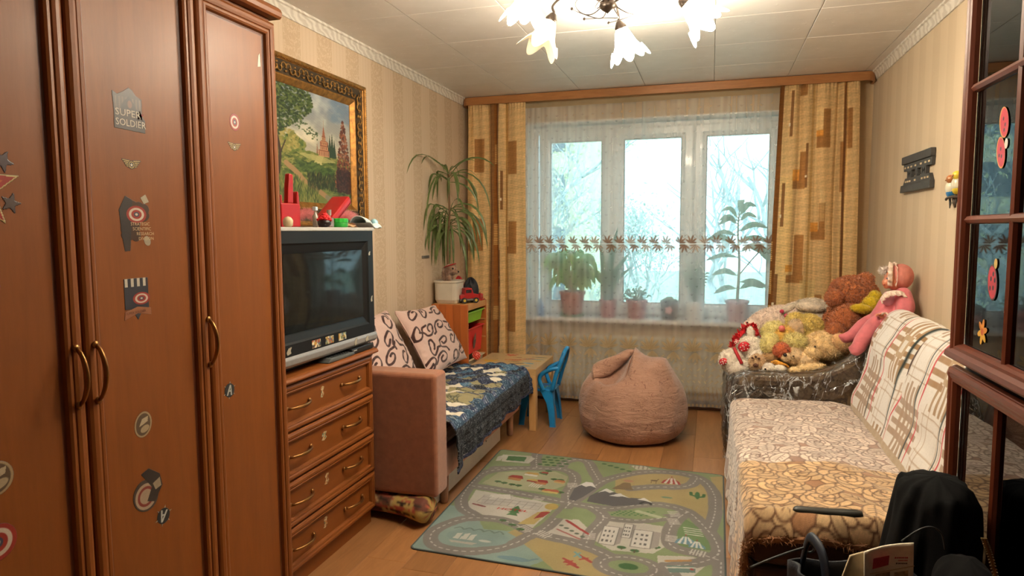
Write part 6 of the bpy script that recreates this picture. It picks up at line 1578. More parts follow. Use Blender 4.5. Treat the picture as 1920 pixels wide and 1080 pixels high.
# plaid throw over the back
nps = 330; prof_s = smooth_path([(a, b, 0) for a, b in [(.760, .455), (.775, .52), (.80, .62), (.84, .81), (.872, .905), (.92, .972), (.978, .994), (1.030, .962), (1.055, .88), (1.060, .80)]], 40)[:, :2]
sl_ = np.r_[0, np.cumsum(np.hypot(*np.diff(prof_s, axis=0).T))]
pp_ = Paint(2.27, 3.985, 0, sl_[-1], 430, 200, (228, 225, 220)); Y, Sx = pp_.X, pp_.Y; BRN, DBR = (152, 118, 82), (128, 102, 80)
px_ = np.interp(Sx, sl_, prof_s[:, 0]); pz_ = np.interp(Sx, sl_, prof_s[:, 1])
LY, LS = .64, .56
for i in range(-1, 6):
    for j in range(-1, 4):
        for h in (0, 1):
            cy, cs = 2.44+(i+.5*h)*LY, .17+(j+.5*h)*LS
            for o_ in (-.255, -.21, .21, .255): pp_.line([(cy-.13, cs+o_*.9), (cy+.13, cs+o_*.9)], .0045, (160, 132, 106), .8); pp_.line([(cy+o_, cs-.13), (cy+o_, cs+.13)], .0045, (160, 132, 106), .8)
            for k in range(4):
                o_ = (k-1.5)*.048; e = .175-.016*(k % 2)
                if h == 0:
                    pp_.rect(cy-e, cy+e, cs+o_-.014, cs+o_+.014, (158, 132, 110), .9); pp_.rect(cy+o_-.014, cy+o_+.014, cs-e, cs+e, (160, 134, 110), .9)
                else:
                    for s_ in (-1, 1): pp_.rect(cy+s_*.04 if s_ > 0 else cy-.18, cy+.18 if s_ > 0 else cy-.04, cs+o_-.013, cs+o_+.013, BRN, .9); pp_.rect(cy+o_-.013, cy+o_+.013, cs+.05 if s_ > 0 else cs-.17, cs+.17 if s_ > 0 else cs-.05, BRN, .85)
            if h: pp_.rect(cy-.055, cy+.055, cs-.055, cs+.055, (176, 150, 118)); pp_.rect(cy-.028, cy+.028, cs-.028, cs+.028, (216, 212, 206))
for y in np.arange(2.36, 4.0, LY/2):
    pp_.line([(y+.005, 0), (y-.005, .35), (y+.005, .8)], .0115, (36, 48, 48), smooth=6); pp_.line([(y-.045, 0), (y-.055, .35), (y-.045, .8)], .0115, (196, 44, 56), smooth=6)
pp_.rect(2.3, 4., 0, .03, (176, 156, 130)); pp_.rect(3.972, 4, 0, 2, (150, 96, 44)); pp_.C[..., :3] *= (1+.05*(nrs.rand(*Y.shape)-.5))[..., None]
dip = np.exp(-((Y-3.265)/.035)**2)*np.clip((pz_-.6)/.3, 0, 1); sag = .010*noise2(Y*3, Sx*3, 5, 3); endr = np.clip((Y-3.93)/.055, 0, 1)**2
nrm = np.gradient(np.stack([px_[:, 0], pz_[:, 0]], 1), axis=0); nrm /= np.linalg.norm(nrm, axis=1, keepdims=True)
off = (.004+sag-.06*dip-.03*endr)[..., None]; Nx, Nz = -nrm[:, 1][:, None], nrm[:, 0][:, None]
Xp = px_+Nx*off[..., 0]; Zp = pz_+Nz*off[..., 0]+.012*np.exp(-((Y-2.8)/.3)**2)*np.clip((pz_-.6)/.3, 0, 1)
pt2 = thing('plaid_throw', 'cream and brown checked throw with red and black lines on the sofa back', 'blanket', (.9, 3.15, .95))
gridmesh('woven_cloth', np.stack([Xp, Y, Zp], -1), pp_.lin(), mat_attr('plaid_wool', .92, .35, 420, spec=.1, sheen=.3), pt2, solid=.006, soff=1, flip=True)

# ================================================================== armchair wrapped in film
ac = thing('armchair', 'brown patterned armchair wrapped in wrinkled clear film, full of soft toys', 'armchair', (.58, 4.42, 0))
n = NT('armchair_velour'); v = n.coord(); f = n.noise(v, 9, 4, .6, 2.5); f2 = n.noise(v, 26, 3, .5, 1.2)
n.setp(Base_Color=n.mix(n.ramp(f2, [(.48, (0, 0, 0)), (.56, (255, 255, 255))]), n.ramp(f, [(.35, (50, 34, 22)), (.6, (88, 66, 42))]), L4((100, 80, 54))), Roughness=.8, Sheen_Weight=.2); velour = n.m
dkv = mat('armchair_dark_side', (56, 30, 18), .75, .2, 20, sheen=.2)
def arm(y0, y1, name, m, o=0.):
    pts = [(.135-o, .05), (.125-o, .30), (.135-o, .46), (.165-o*.7, .545+o), (.22, .580+o), (.34, .585+o), (.50, .590+o), (.64, .620+o), (.76, .69+o), (.86, .77+o), (.94, .83+o), (1.0, .85+o), (1.03+o*.3, .84), (1.03+o*.3, .05)]
    s = smooth_path([(a, b, 0) for a, b in pts], 4)[:, :2]; mb = MB(); rows = []; W_ = y1-y0
    for dy, sh in ((0, .0), (.012, -.0), (.03, .010), (W_/2, .016), (W_-.03, .010), (W_-.012, 0), (W_, 0)):
        shr = .018 if dy in (0, W_) else 0; rows.append([(x+(shr if x < .3 else 0), y0+dy, z-shr*(z > .3)+sh*(z > .4)) for x, z in s])
    mb.grid(np.array(rows)); k = len(s); return mb, k, rows
for (y0, y1) in ((3.998, 4.165), (4.69, 4.85)):
    mb, k, rows = arm(y0, y1, 'armrest', velour); mb.f += [tuple(range(k)), tuple(range(6*k, 7*k))[::-1]]; mb.build('armrest', velour, ac, smooth=False, bev=.008, seg=2)
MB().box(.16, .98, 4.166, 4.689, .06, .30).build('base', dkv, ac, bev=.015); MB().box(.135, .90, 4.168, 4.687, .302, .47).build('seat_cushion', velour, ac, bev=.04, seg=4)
MB().prism([(.84, .30), (.87, .60), (.90, .82), (.95, .90), (1.02, .90), (1.05, .80), (1.05, .06), (.9, .06)], 'y', 4.166, 4.689).build('backrest', velour, ac, bev=.03, seg=3)
for x in (.2, .95):
    for y in (4.06, 4.78): MB().lathe([(.022, 0), (.026, .06)], 12, (x, y, 0)).build('leg', mat('leg_black', (30, 24, 20), .5), ac)
n = NT('clear_film'); v = n.coord((1, 1, .45)); tr = n.node('ShaderNodeBsdfTransparent'); tr.inputs[0].default_value = (.95, .96, .97, 1); gl = n.node('ShaderNodeBsdfGlossy'); gl.inputs['Roughness'].default_value = .09; df = n.node('ShaderNodeBsdfDiffuse'); df.inputs[0].default_value = (.75, .8, .84, 1)
wn_ = n.noise(v, 6.5, 4, .55, 1.4); bu = n.node('ShaderNodeBump'); bu.inputs['Strength'].default_value = 1.; bu.inputs['Distance'].default_value = .03; n.put(bu.inputs['Height'], wn_); n.put(gl.inputs['Normal'], bu.outputs[0])
fr = n.node('ShaderNodeFresnel'); fr.inputs[0].default_value = 1.6; n.put(fr.inputs['Normal'], bu.outputs[0])
rid = n.math('ABSOLUTE', n.math('SUBTRACT', wn_, .5)); crease_glint = n.ramp(rid, [(.0, (220, 220, 220)), (.016, (0, 0, 0))])  # whitish streaks painted along the wrinkles as the film's reflections
m0 = n.node('ShaderNodeMixShader'); n.put(m0.inputs[0], n.math('MULTIPLY', crease_glint, .85)); n.put(m0.inputs[1], tr.outputs[0]); n.put(m0.inputs[2], df.outputs[0])
m1 = n.node('ShaderNodeMixShader'); n.put(m1.inputs[0], n.math('ADD', n.math('MULTIPLY', fr.outputs[0], .55), .04)); n.put(m1.inputs[1], m0.outputs[0]); n.put(m1.inputs[2], gl.outputs[0]); n.put(n.out.inputs[0], m1.outputs[0]); film = n.m
def film_arm(y0, y1, hang, nm):
    pts = [(.118, .03), (.108, .20), (.112, .42), (.135, .545), (.19, .594), (.34, .602), (.50, .606), (.64, .640), (.76, .71), (.86, .79), (.95, .855)]
    s = smooth_path([(a, b, 0) for a, b in pts], 9)[:, :2]; ks = np.linspace(0, 1, len(s)); rows = []; W_ = y1-y0
    for t in np.linspace(0, 1, 44):
        # 0..: outer hang, across, inner hang
        if t < .42: k = 1-t/.42; dy = 0; dz = k*hang
        elif t > .80: k = (t-.80)/.20; dy = W_; dz = k*.10
        else: dy = (t-.42)/.38*W_; dz = 0
        wob = noise2(ks*6+t*2, np.full_like(ks, t*5), 12, 4)
        low = (ks < .30)
        row = np.stack([s[:, 0]-.010*wob*low-(.012*wob), np.full(len(s), y0+dy)+.010*wob+(-.012 if t < .42 else .008 if t > .8 else 0), s[:, 1]-np.where(low, 0, dz*(1+.35*wob*(1 if t < .42 else .3)))+.010*wob*(dz == 0)], 1)
        if t < .42: row[:, 0] = np.where(low, row[:, 0]+.16*(1-t/.42)*np.clip(ks*4, .35, 1), row[:, 0])
        rows.append(row)
    gridmesh(nm, np.array(rows), None, film, ac)
film_arm(3.995, 4.172, .16, 'film_wrap'); film_arm(4.685, 4.856, .10, 'film_wrap')
U, W = np.meshgrid(np.linspace(0, 1, 30), np.linspace(0, 1, 40)); wob = noise2(U*3, W*4, 5, 4)
gridmesh('film_wrap', np.stack([.112+.014*wob-.02*np.sin(W*PI), 4.16+U*.54, .03+W*.46], -1), None, film, ac)


# ================================================================== soft toys
def TP(u, v, y): return at(u, v, 'y', y)
def toy(name, label, u, v, y, cat='soft toy', grp=None): return thing(name, label, cat, tuple(TP(u, v, y)), grp)


GR = 'soft toys heaped in the armchair'
# support: the toys lie on a big folded cream plush body in the seat
c = TP(1450, 600, 4.66)
t = toy('plush_dog', 'long pinkish-white plush dog lying at the back left of the toy heap', 1450, 600, 4.66, grp=GR)
plush(t, 'body', 'pinkwhite', (238, 212, 196), [(TP(1452, 600, 4.64), (.175, .12, .088), (0, -.30, 0)), (TP(1492, 596, 4.62), (.10, .11, .10), None)], 1500, .011)
plush(t, 'head', 'pinkwhite', (238, 212, 196), [(TP(1412, 613, 4.58), (.062, .06, .055), None), (TP(1398, 617, 4.55), (.03, .03, .028), None)], 900, .010)
beads(t, 'eye', [TP(1401, 605, 4.52)], .007, (30, 24, 24)); beads(t, 'bow', [TP(1466, 584, 4.52), TP(1474, 592, 4.50)], .014, (196, 52, 84))
t = toy('plush_hippo', 'big pale grey plush with floppy arms at the back of the toy heap', 1525, 595, 4.6, grp=GR)
plush(t, 'head', 'paleg', (218, 204, 184), [(TP(1527, 596, 4.62), (.165, .14, .125), (0, .2, 0))], 1200, .009)
plush(t, 'arm', 'paleg', (218, 204, 184), [(TP(1519, 576, 4.50), (.085, .04, .030), (0, .08, 0))], 1200, .008); plush(t, 'arm', 'paleg', (190, 172, 150), [(TP(1478, 578, 4.56), (.062, .03, .022), (0, -.6, 0))], 1200, .008)
t = toy('brown_bear', 'large brown teddy bear slumped against the corner curtain', 1590, 580, 4.5, grp=GR)
plush(t, 'body', 'brown', (176, 104, 60), [(TP(1574, 607, 4.56), (.15, .14, .125), None), (TP(1556, 626, 4.52), (.10, .12, .10), None), (TP(1590, 640, 4.5), (.16, .14, .12), None)], 1400, .010, .003)
plush(t, 'head', 'brown', (176, 104, 60), [(TP(1600, 551, 4.48), (.140, .13, .112), (0, .1, 0)), (TP(1565, 558, 4.40), (.055, .06, .055), None)], 1500, .010, .003)
plush(t, 'ear', 'brown', (136, 74, 38), [(TP(1622, 525, 4.50), (.052, .03, .046), None)], 1500, .013); plush(t, 'ear', 'brown', (136, 74, 38), [(TP(1572, 534, 4.56), (.04, .03, .04), None)], 1500, .013)
plush(t, 'arm', 'brown', (146, 82, 42), [(TP(1583, 603, 4.34), (.088, .07, .115), (0, .5, 0)), (TP(1568, 620, 4.30), (.06, .055, .055), None)], 1500, .010, .003)
t = toy('yellow_chick', 'fluffy pale yellow plush chick beside the brown teddy bear', 1513, 612, 4.38, grp=GR)
plush(t, 'body', 'yel', (238, 210, 122), [(TP(1516, 612, 4.40), (.078, .075, .072), None), (TP(1524, 626, 4.38), (.066, .06, .062), None)], 2200, .016, .003, kind='stuff'); plush(t, 'head', 'yel', (222, 186, 96), [(TP(1492, 601, 4.44), (.055, .055, .045), None)], 2200, .016, .003); plush(t, 'belly', 'palecream', (214, 186, 150), [(TP(1492, 617, 4.36), (.052, .05, .062), None)], 1600, .012)
t = toy('plush_duck', 'yellow plush duck with orange feet in the middle of the toy heap', 1460, 635, 4.3, grp=GR)
plush(t, 'body', 'duck', (236, 190, 92), [(TP(1468, 633, 4.34), (.085, .09, .075), None)], 1800, .014); plush(t, 'wing', 'palyel', (240, 222, 150), [(TP(1490, 640, 4.27), (.075, .05, .048), (0, .2, 0))], 2600, .020)
plush(t, 'wing', 'palyel', (224, 196, 110), [(TP(1448, 618, 4.34), (.065, .05, .045), (0, -.5, 0))], 2200, .016); plush(t, 'foot', 'palyel', (224, 196, 116), [(TP(1443, 643, 4.24), (.05, .04, .066), (0, .2, 0))], 2000, .012)
plush(t, 'foot', 'orange', (206, 110, 66), [(TP(1465, 656, 4.21), (.048, .045, .042), None)], 2000, .012); beads(t, 'bead', [TP(1466, 616, 4.27)], .02, (224, 120, 110))
t = toy('plush_rabbit', 'white plush with red ruffle and polka-dot patches at the left of the heap', 1388, 660, 4.28, grp=GR)
plush(t, 'body', 'white', (244, 226, 210), [(TP(1372, 676, 4.27), (.078, .07, .074), (0, .4, 0)), (TP(1385, 690, 4.24), (.07, .06, .06), None)], 1300, .009); plush(t, 'body', 'white', (228, 206, 188), [(TP(1408, 652, 4.31), (.080, .07, .072), (0, .4, 0)), (TP(1420, 668, 4.28), (.07, .06, .06), None)], 1300, .009)
plush(t, 'ear', 'white', (230, 214, 198), [(TP(1408, 624, 4.36), (.026, .025, .042), (0, -.2, 0))], 1300, .007)
ru = MB(); rpth = smooth_path([TP(1374, 648, 4.30), TP(1384, 632, 4.34), TP(1398, 618, 4.38), TP(1412, 613, 4.38), TP(1420, 628, 4.36)], 8); 
for i in range(len(rpth)):
    for k in range(7):
        d = np.array([rnd.uniform(-1, .3), rnd.uniform(-1, .2), rnd.uniform(-.2, 1)]); d /= np.linalg.norm(d); s_ = np.cross(d, [0, 1., 0.2]); s_ /= np.linalg.norm(s_); q = rpth[i]+nrs.normal(size=3)*.006; ru.add([q-s_*.008, q+s_*.008, q+d*rnd.uniform(.022, .04)], [(0, 1, 2)])
ru.tube(rpth, .014, 6); ru.build('ruffle', mat('red_ruffle', (190, 24, 34), .7, .2, 60), t)
rd2 = MB(); rd2.tube(smooth_path([TP(1376, 652, 4.22), TP(1384, 668, 4.20), TP(1391, 682, 4.19)], 6), .010, 6); rd2.build('ribbon', mat('red_ribbon', (176, 30, 40), .6), t, smooth=True)
for (u, v, r_, yy_) in ((1356, 678, .026, 4.21), (1395, 650, .036, 4.245), (1381, 640, .018, 4.26)):
    pm2 = MB(); cc = TP(u, v, yy_); M = rotm(0, -.5, 0); pm2.ell(cc, (r_, .018, r_*.85), 16, M); pa = pm2.build('patch', mat('polka_red', (190, 30, 44), .7), t, smooth=True)
    dd_ = MB()
    for k in range(9): a = k*2.4; rr = r_*.30*math.sqrt(k); dd_.ell(cc+np.array([rr*math.cos(a), -.017+.006*(rr/r_)**2, rr*math.sin(a)*.85]), (.0042, .003, .0042), 6)
    dd_.build('dots', mat('polka_white', (232, 214, 206), .7), pa, smooth=True)
t = toy('plush_paw_bear', 'beige plush foot with brown paw pads poking out at the armrest', 1419, 681, 4.16, grp=GR)
plush(t, 'foot', 'beige', (196, 162, 122), [(TP(1420, 681, 4.19), (.052, .04, .056), None)], 1500, .008)
pdm = MB(); 
for (u, v, r_) in ((1417, 685, .016), (1411, 671, .008), (1417, 669, .008), (1423, 672, .008)): pdm.ell(TP(u, v, 4.150), (r_, .006, r_*.8), 10)
pdm.build('pads', mat('pad_brown', (84, 52, 36), .7), t, smooth=True)
t = toy('small_white_puppy', 'tiny white plush puppy head peeking over the film armrest', 1440, 690, 4.15, grp=GR)
plush(t, 'head', 'white', (222, 206, 190), [(TP(1441, 690, 4.16), (.036, .03, .032), None), (TP(1436, 693, 4.135), (.018, .016, .015), None)], 1300, .007); plush(t, 'paw', 'white', (220, 200, 176), [(TP(1462, 691, 4.16), (.035, .025, .022), None)], 1300, .007); beads(t, 'nose', [TP(1435, 692, 4.118)], .006, (30, 24, 24))
t = toy('teddy_bear', 'small light beige teddy bear with black nose lying face forward', 1490, 668, 4.2, grp=GR)
plush(t, 'head', 'ltbeige', (236, 206, 162), [(TP(1487, 667, 4.23), (.058, .052, .052), None), (TP(1474, 669, 4.185), (.028, .028, .026), None)], 1500, .009); plush(t, 'body', 'ltbeige', (236, 206, 162), [(TP(1510, 676, 4.24), (.075, .055, .055), (0, .2, 0))], 1500, .009)
plush(t, 'ear', 'ltbeige', (208, 170, 126), [(TP(1500, 654, 4.24), (.022, .014, .022), None)], 1500, .007); plush(t, 'ear', 'ltbeige', (208, 170, 126), [(TP(1479, 652, 4.25), (.018, .014, .018), None)], 1500, .007)
beads(t, 'nose', [TP(1472, 665.5, 4.158)], .0115, (24, 20, 22)); beads(t, 'eyes', [TP(1477, 657, 4.178), TP(1488, 668, 4.168)], .0055, (24, 20, 22))
t = toy('cream_puppy', 'big cream plush puppy resting its head on the film-wrapped armrest', 1545, 652, 4.26, grp=GR)
plush(t, 'head', 'cream', (240, 204, 150), [(TP(1548, 648, 4.30), (.122, .10, .088), (0, .12, 0)), (TP(1523, 662, 4.235), (.052, .05, .044), None)], 1500, .010)
plush(t, 'ear', 'cream2', (224, 182, 128), [(TP(1578, 642, 4.22), (.060, .03, .046), (0, .6, 0))], 1500, .010); plush(t, 'arm', 'cream', (240, 204, 150), [(TP(1520, 689, 4.185), (.085, .035, .026), (0, -.12, 0)), (TP(1492, 695, 4.18), (.04, .03, .024), None)], 1500, .009)
plush(t, 'body', 'cream', (240, 204, 150), [(TP(1560, 680, 4.42), (.20, .12, .14), None), (TP(1470, 690, 4.44), (.20, .13, .12), None)], 700, .012)
beads(t, 'eyes', [TP(1528, 650, 4.212)], .007, (40, 28, 24))
t = toy('toy_gap_shadow', 'dark red-brown filler for the shadow between the duck and the cream puppy', 1508, 652, 4.3, grp=GR)
plush(t, 'body', 'maroon', (112, 46, 32), [(TP(1508, 652, 4.32), (.05, .05, .05), None), (TP(1499, 662, 4.30), (.03, .04, .03), None)], 1300, .010)  # dark shape added for the shadow between the toys
t = toy('striped_plush', 'beige toy with orange striped cloth beneath the duck', 1452, 676, 4.22, grp=GR)
plush(t, 'body', 'tan', (176, 138, 92), [(TP(1445, 670, 4.25), (.062, .05, .045), None)], 1400, .010)
stp = MB(); 
for k in range(5): stp.tube(smooth_path([TP(1446+k*4, 680+k*1.5, 4.185), TP(1455+k*4, 677+k*1.5, 4.18), TP(1466+k*3, 682+k*1.5, 4.19)], 5), .0075, 6)
stp.build('cloth', mat('orange_stripe', (206, 140, 50), .8, .3, 60), t, smooth=True)
t = toy('yellow_toy', 'bright yellow plush arm between the brown teddy and the doll', 1622, 580, 4.32, grp=GR)
plush(t, 'arm', 'lemon', (206, 178, 30), [(TP(1616, 579, 4.28), (.062, .03, .028), (0, .1, 0)), (TP(1634, 573, 4.34), (.055, .05, .060), None), (TP(1640, 560, 4.36), (.04, .04, .05), None)], 1300, .007); plush(t, 'body', 'amber', (186, 120, 40), [(TP(1630, 598, 4.36), (.07, .06, .055), None)], 1300, .008)

# doll
t = thing('baby_doll', 'doll in pink romper and frilled bonnet sitting on the sofa back', 'doll', tuple(TP(1668, 590, 4.08)))
pk_m = mat('romper_pink', (200, 108, 116), .85, .08, 30, .2, 400, sheen=.3); lace = mat('cream_lace', (236, 208, 192), .8, .12, 120, .3, 300); skin = mat('doll_skin', (206, 130, 96), .45, .06, 20)
def chain(pts, rad, n=10, k=5): 
    P = smooth_path(pts, k); return P, np.interp(np.linspace(0, 1, len(P)), np.linspace(0, 1, len(rad)), rad)
bd = MB()
P, r_ = chain([TP(1683, 545, 4.12), TP(1680, 558, 4.12), TP(1672, 578, 4.12), TP(1655, 600, 4.12)], [.028, .068, .078, .070]); bd.tube(P, r_, 16); bd.ell(TP(1655, 603, 4.12), .070, 14); bd.ell(TP(1684, 556, 4.12), (.06, .06, .05), 14)
for (pts, rad) in (([TP(1660, 600, 4.05), TP(1640, 612, 4.02), TP(1618, 636, 4.0), TP(1610, 652, 4.0)], [.052, .050, .042, .036]), ([TP(1650, 598, 4.16), TP(1622, 610, 4.14), TP(1600, 628, 4.12), TP(1586, 634, 4.12)], [.050, .044, .036, .030]), ([TP(1610, 650, 4.0), TP(1603, 656, 3.995), TP(1596, 653, 3.99)], [.036, .036, .016]), ([TP(1592, 632, 4.12), TP(1584, 633, 4.11), TP(1576, 630, 4.10)], [.032, .03, .014]),
                   ([TP(1693, 553, 4.06), TP(1698, 578, 4.02), TP(1684, 596, 4.0), TP(1664, 596, 3.99)], [.044, .046, .040, .030])):
    P, r_ = chain(pts, rad); bd.tube(P, r_, 14); bd.ell(P[0], r_[0], 12); bd.ell(P[-1], r_[-1], 12)
bd.build('romper', pk_m, t, remesh=.0075)
bb_ = MB(); bb_.ell(TP(1666, 560, 4.06), (.036, .02, .042), 14); bb_.build('bib', mat('lilac_bib', (214, 160, 180), .8, .06), t, smooth=True)
hd = MB(); hc = TP(1680, 522, 4.10); hd.ell(hc, (.060, .058, .066), 20); hd.ell(TP(1661, 530, 4.09), (.022, .024, .022), 12); hd.ell(TP(1657, 527, 4.09), (.009, .008, .008), 8); hd.ell(TP(1662, 537, 4.09), (.016, .02, .014), 10); hd.build('head', skin, t, remesh=.005)
beads(t, 'eyes', [TP(1664, 522, 4.045), TP(1661, 521, 4.12)], .0055, (50, 60, 90))
lp = MB(); lp.ell(TP(1657.5, 534, 4.075), (.006, .010, .003), 8); lp.build('lips', mat('doll_lips', (176, 60, 60), .4), t, smooth=True)
bn = MB(); bn.ell(TP(1688, 519, 4.10), (.066, .068, .072), 24, rotm(0, .12, 0)); bn.build('bonnet', mat('bonnet_pink', (200, 124, 112), .8, .08, 30, .2, 300), t, smooth=True)
def ruffle(path, w_, nm, amp=.010, freq=26, dirv=(0, 0, 1)):
    P = smooth_path(path, 10); T, N, B = frames(P); n_ = len(P); s = np.arange(n_)/n_; d = np.array(dirv, float); rows = []
    for k in np.linspace(0, 1, 4): rows.append(P+d*w_*k+np.cross(T, d)*(amp*k*np.sin(s*freq*2*PI/3))[:, None])
    gridmesh(nm, np.array(rows), None, lace, t, solid=.0015)
an = np.linspace(-.2*PI, 1.25*PI, 9)
bc_ = TP(1679, 519, 4.10)
ruffle([bc_+np.array([.018*math.cos(a)-.012, .068*math.cos(a), .070*math.sin(a)]) for a in an], .030, 'bonnet_ruffle', .008, 30, (-.8, 0, .25)); ruffle([TP(1676, 520, 4.10)+np.array([.002, .070*math.cos(a), .072*math.sin(a)]) for a in an], .014, 'bonnet_ruffle', .006, 30, (-.2, 0, 1))
ruffle([TP(1650, 560, 4.045), TP(1658, 550, 4.03), TP(1672, 545, 4.02), TP(1690, 546, 4.015), TP(1701, 556, 4.03), TP(1708, 574, 4.06)], .045, 'collar', .012, 26, (.15, -.35, -.6)); ruffle([TP(1656, 590, 3.96), TP(1661, 586, 3.955), TP(1667, 590, 3.955), TP(1668, 598, 3.96), TP(1663, 602, 3.965)], .022, 'cuff', .008, 16, (-.6, -.3, 0))
po_ = MB(); fur(po_, TP(1657, 507, 4.10), .020, None, 260, .016, None, .002); po_.ell(TP(1657, 507, 4.10), .018, 10); po_.build('pompom', mat('white_fluff', (226, 216, 208), .9), t)
hn = MB(); hq = TP(1650, 591, 3.985); hn.ell(hq+np.array([.014, 0, -.002]), (.022, .014, .016), 12)
for k in range(4): hn.tube(smooth_path([hq+np.array([.002, -.008+.006*k, .006-.002*k]), hq+np.array([-.014, -.010+.006*k, .004]), hq+np.array([-.020+.002*abs(k-1), -.010+.006*k, -.006])], 4), .0042, 6)
hn.tube(smooth_path([hq+np.array([.010, -.012, .006]), hq+np.array([0, -.020, .010]), hq+np.array([-.010, -.020, .006])], 4), .0046, 6); hn.build('hand', skin, t, smooth=True)

# ================================================================== wall decorations on the right
WB = thing('wall_bracket', 'dark grey metal mounting bracket with cut-out slots on the right wall', 'bracket', (1.09, 4.2, 1.64))
bk = mat('bracket_grey', (66, 66, 66), .5, .1, 40, metal=.3)
def wpl(P, x0=1.082, x1=1.099): return MB().prism(P, 'x', x0, x1)
ya, yb_, za, zb = 3.930, 4.470, 1.645, 1.852
wpl([(ya, zb-.045), (yb_, zb-.045), (yb_, zb), (ya, zb)], 1.072).build('rail', bk, WB, bev=.004); wpl([(ya-.0, za), (yb_+.015, za), (yb_, za+.042), (ya, za+.042)], 1.072).build('rail', bk, WB, bev=.004)
wpl([(ya+.005, zb-.085), (yb_-.02, zb-.085), (yb_-.012, zb-.046), (ya, zb-.046)]).build('plate', bk, WB); wpl([(ya+.01, za+.043), (yb_-.01, za+.043), (yb_-.05, za+.080), (ya+.04, za+.080)]).build('plate', bk, WB)
for c_y, w_ in ((4.34, .085), (4.07, .085)):
    wpl([(c_y-w_/2, za+.08), (c_y-w_/2+.018, za+.08), (c_y-w_/2+.018, zb-.085), (c_y-w_/2, zb-.085)]).build('post', bk, WB); wpl([(c_y+w_/2-.018, za+.08), (c_y+w_/2, za+.08), (c_y+w_/2, zb-.085), (c_y+w_/2-.018, zb-.085)]).build('post', bk, WB); wpl([(c_y-.025, za+.08), (c_y+.025, za+.08), (c_y, za+.10)]).build('web', bk, WB); wpl([(c_y-.025, zb-.085), (c_y+.025, zb-.085), (c_y, zb-.105)]).build('web', bk, WB)
wpl([(4.185, zb-.085), (4.225, zb-.085), (4.235, zb-.12), (4.215, za+.105), (4.222, za+.08), (4.188, za+.08), (4.195, za+.105), (4.175, zb-.12)]).build('tongue', bk, WB)
slm = mat('slot_pale', (196, 176, 142), .7)
for z, ys in ((zb-.066, (3.98, 4.04, 4.12, 4.22, 4.30, 4.36, 4.42)), (za+.060, (3.99, 4.04, 4.09, 4.22, 4.32, 4.36, 4.40))):
    for y in ys: wpl([(y-.014, z-.005), (y+.014, z-.005), (y+.014, z+.005), (y-.014, z+.005)], 1.0805, 1.083).build('slot', slm, WB)
bg_ = thing('budgie_ornament', 'painted ornament of a blue and a yellow budgie on a branch by the cabinet', 'ornament', (1.08, 3.58, 1.56))
def bird(cu, cv, y, c1, c2, c3):
    c = at(cu, cv, 'y', y); c[0] = min(c[0], 1.075); M = rotm(0, .0, 0); mb = MB(); mb.ell(c, (.024, .030, .036), 16).build('breast', mat('bird_%d' % c1[0], c1, .35, .05, coat=.4), bg_, smooth=True)
    MB().ell(c+np.array([0, 0, -.022]), (.020, .026, .026), 14).build('belly', mat('bird_b%d' % c2[0], c2, .35, .05, coat=.4), bg_, smooth=True); h = MB().ell(c+np.array([-.006, -.010, .040]), (.020, .020, .021), 14).build('head', mat('bird_h%d' % c3[0], c3, .35, .05, coat=.4), bg_, smooth=True)
    MB().lathe([(.006, 0), (.004, .008), (.0005, .014)], 8, c+np.array([-.020, -.016, .040]), rotm(0, -2.2, 0)).build('beak', mat('beak_horn', (150, 100, 60), .4), h); MB().tube([c+np.array([0, .012, -.03]), c+np.array([.004, .016, -.075]), c+np.array([.004, .018, -.095])], [.012, .010, .004], 8, flat=.4).build('tail', mat('bird_tail', (60, 54, 50), .5), bg_, smooth=True)
bird(1793, 352, 3.60, (206, 200, 176), (40, 110, 160), (176, 110, 60)); bird(1808, 345, 3.52, (206, 184, 40), (196, 170, 40), (214, 190, 60))
br_ = MB(); br_.tube(smooth_path([(1.075, 3.66, 1.572), (1.06, 3.60, 1.575), (1.06, 3.54, 1.58), (1.075, 3.46, 1.576)], 5), [.006]*16, 8); br_.tube([(1.075, 3.55, 1.575), (1.08, 3.55, 1.53)], [.012, .005], 8); br_.build('branch', mat('ornament_branch', (64, 48, 32), .6), bg_, smooth=True)

# ================================================================== display cabinet
dc = thing('display_cabinet', 'dark red-brown glazed cabinet with ladybird stickers at the right edge', 'cabinet', (.92, 1.62, 0))
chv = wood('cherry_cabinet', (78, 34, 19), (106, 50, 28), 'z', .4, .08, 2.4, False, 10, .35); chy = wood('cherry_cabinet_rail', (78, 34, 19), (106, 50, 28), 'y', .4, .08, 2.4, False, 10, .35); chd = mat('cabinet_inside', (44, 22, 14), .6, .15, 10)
KX, KY0, KY1 = .772, .90, 2.362
cc_ = MB()
for (z0, z1) in ((.0, 1.008), (1.030, 2.36)):
    cc_.box(KX, 1.09, KY0, KY0+.018, z0, z1).box(KX, 1.09, KY1-.018, KY1, z0, z1).box(1.075, 1.09, KY0, KY1, z0, z1).box(KX, 1.075, KY0+.018, KY1-.018, z0, z0+.02).box(KX, 1.075, KY0+.018, KY1-.018, z1-.02, z1)
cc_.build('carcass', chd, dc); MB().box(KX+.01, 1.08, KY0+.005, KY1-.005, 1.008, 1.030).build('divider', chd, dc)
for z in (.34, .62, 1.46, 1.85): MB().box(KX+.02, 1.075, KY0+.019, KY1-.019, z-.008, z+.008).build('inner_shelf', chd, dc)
KP = [(0, 0), (0, .018), (.004, .024), (.014, .027), (.022, .024), (.026, .021), (.030, .023), (.040, .022), (.046, .012), (.048, .0)]
cg = glassy('cabinet_glass', (120, 126, 130), 1.25, .01)
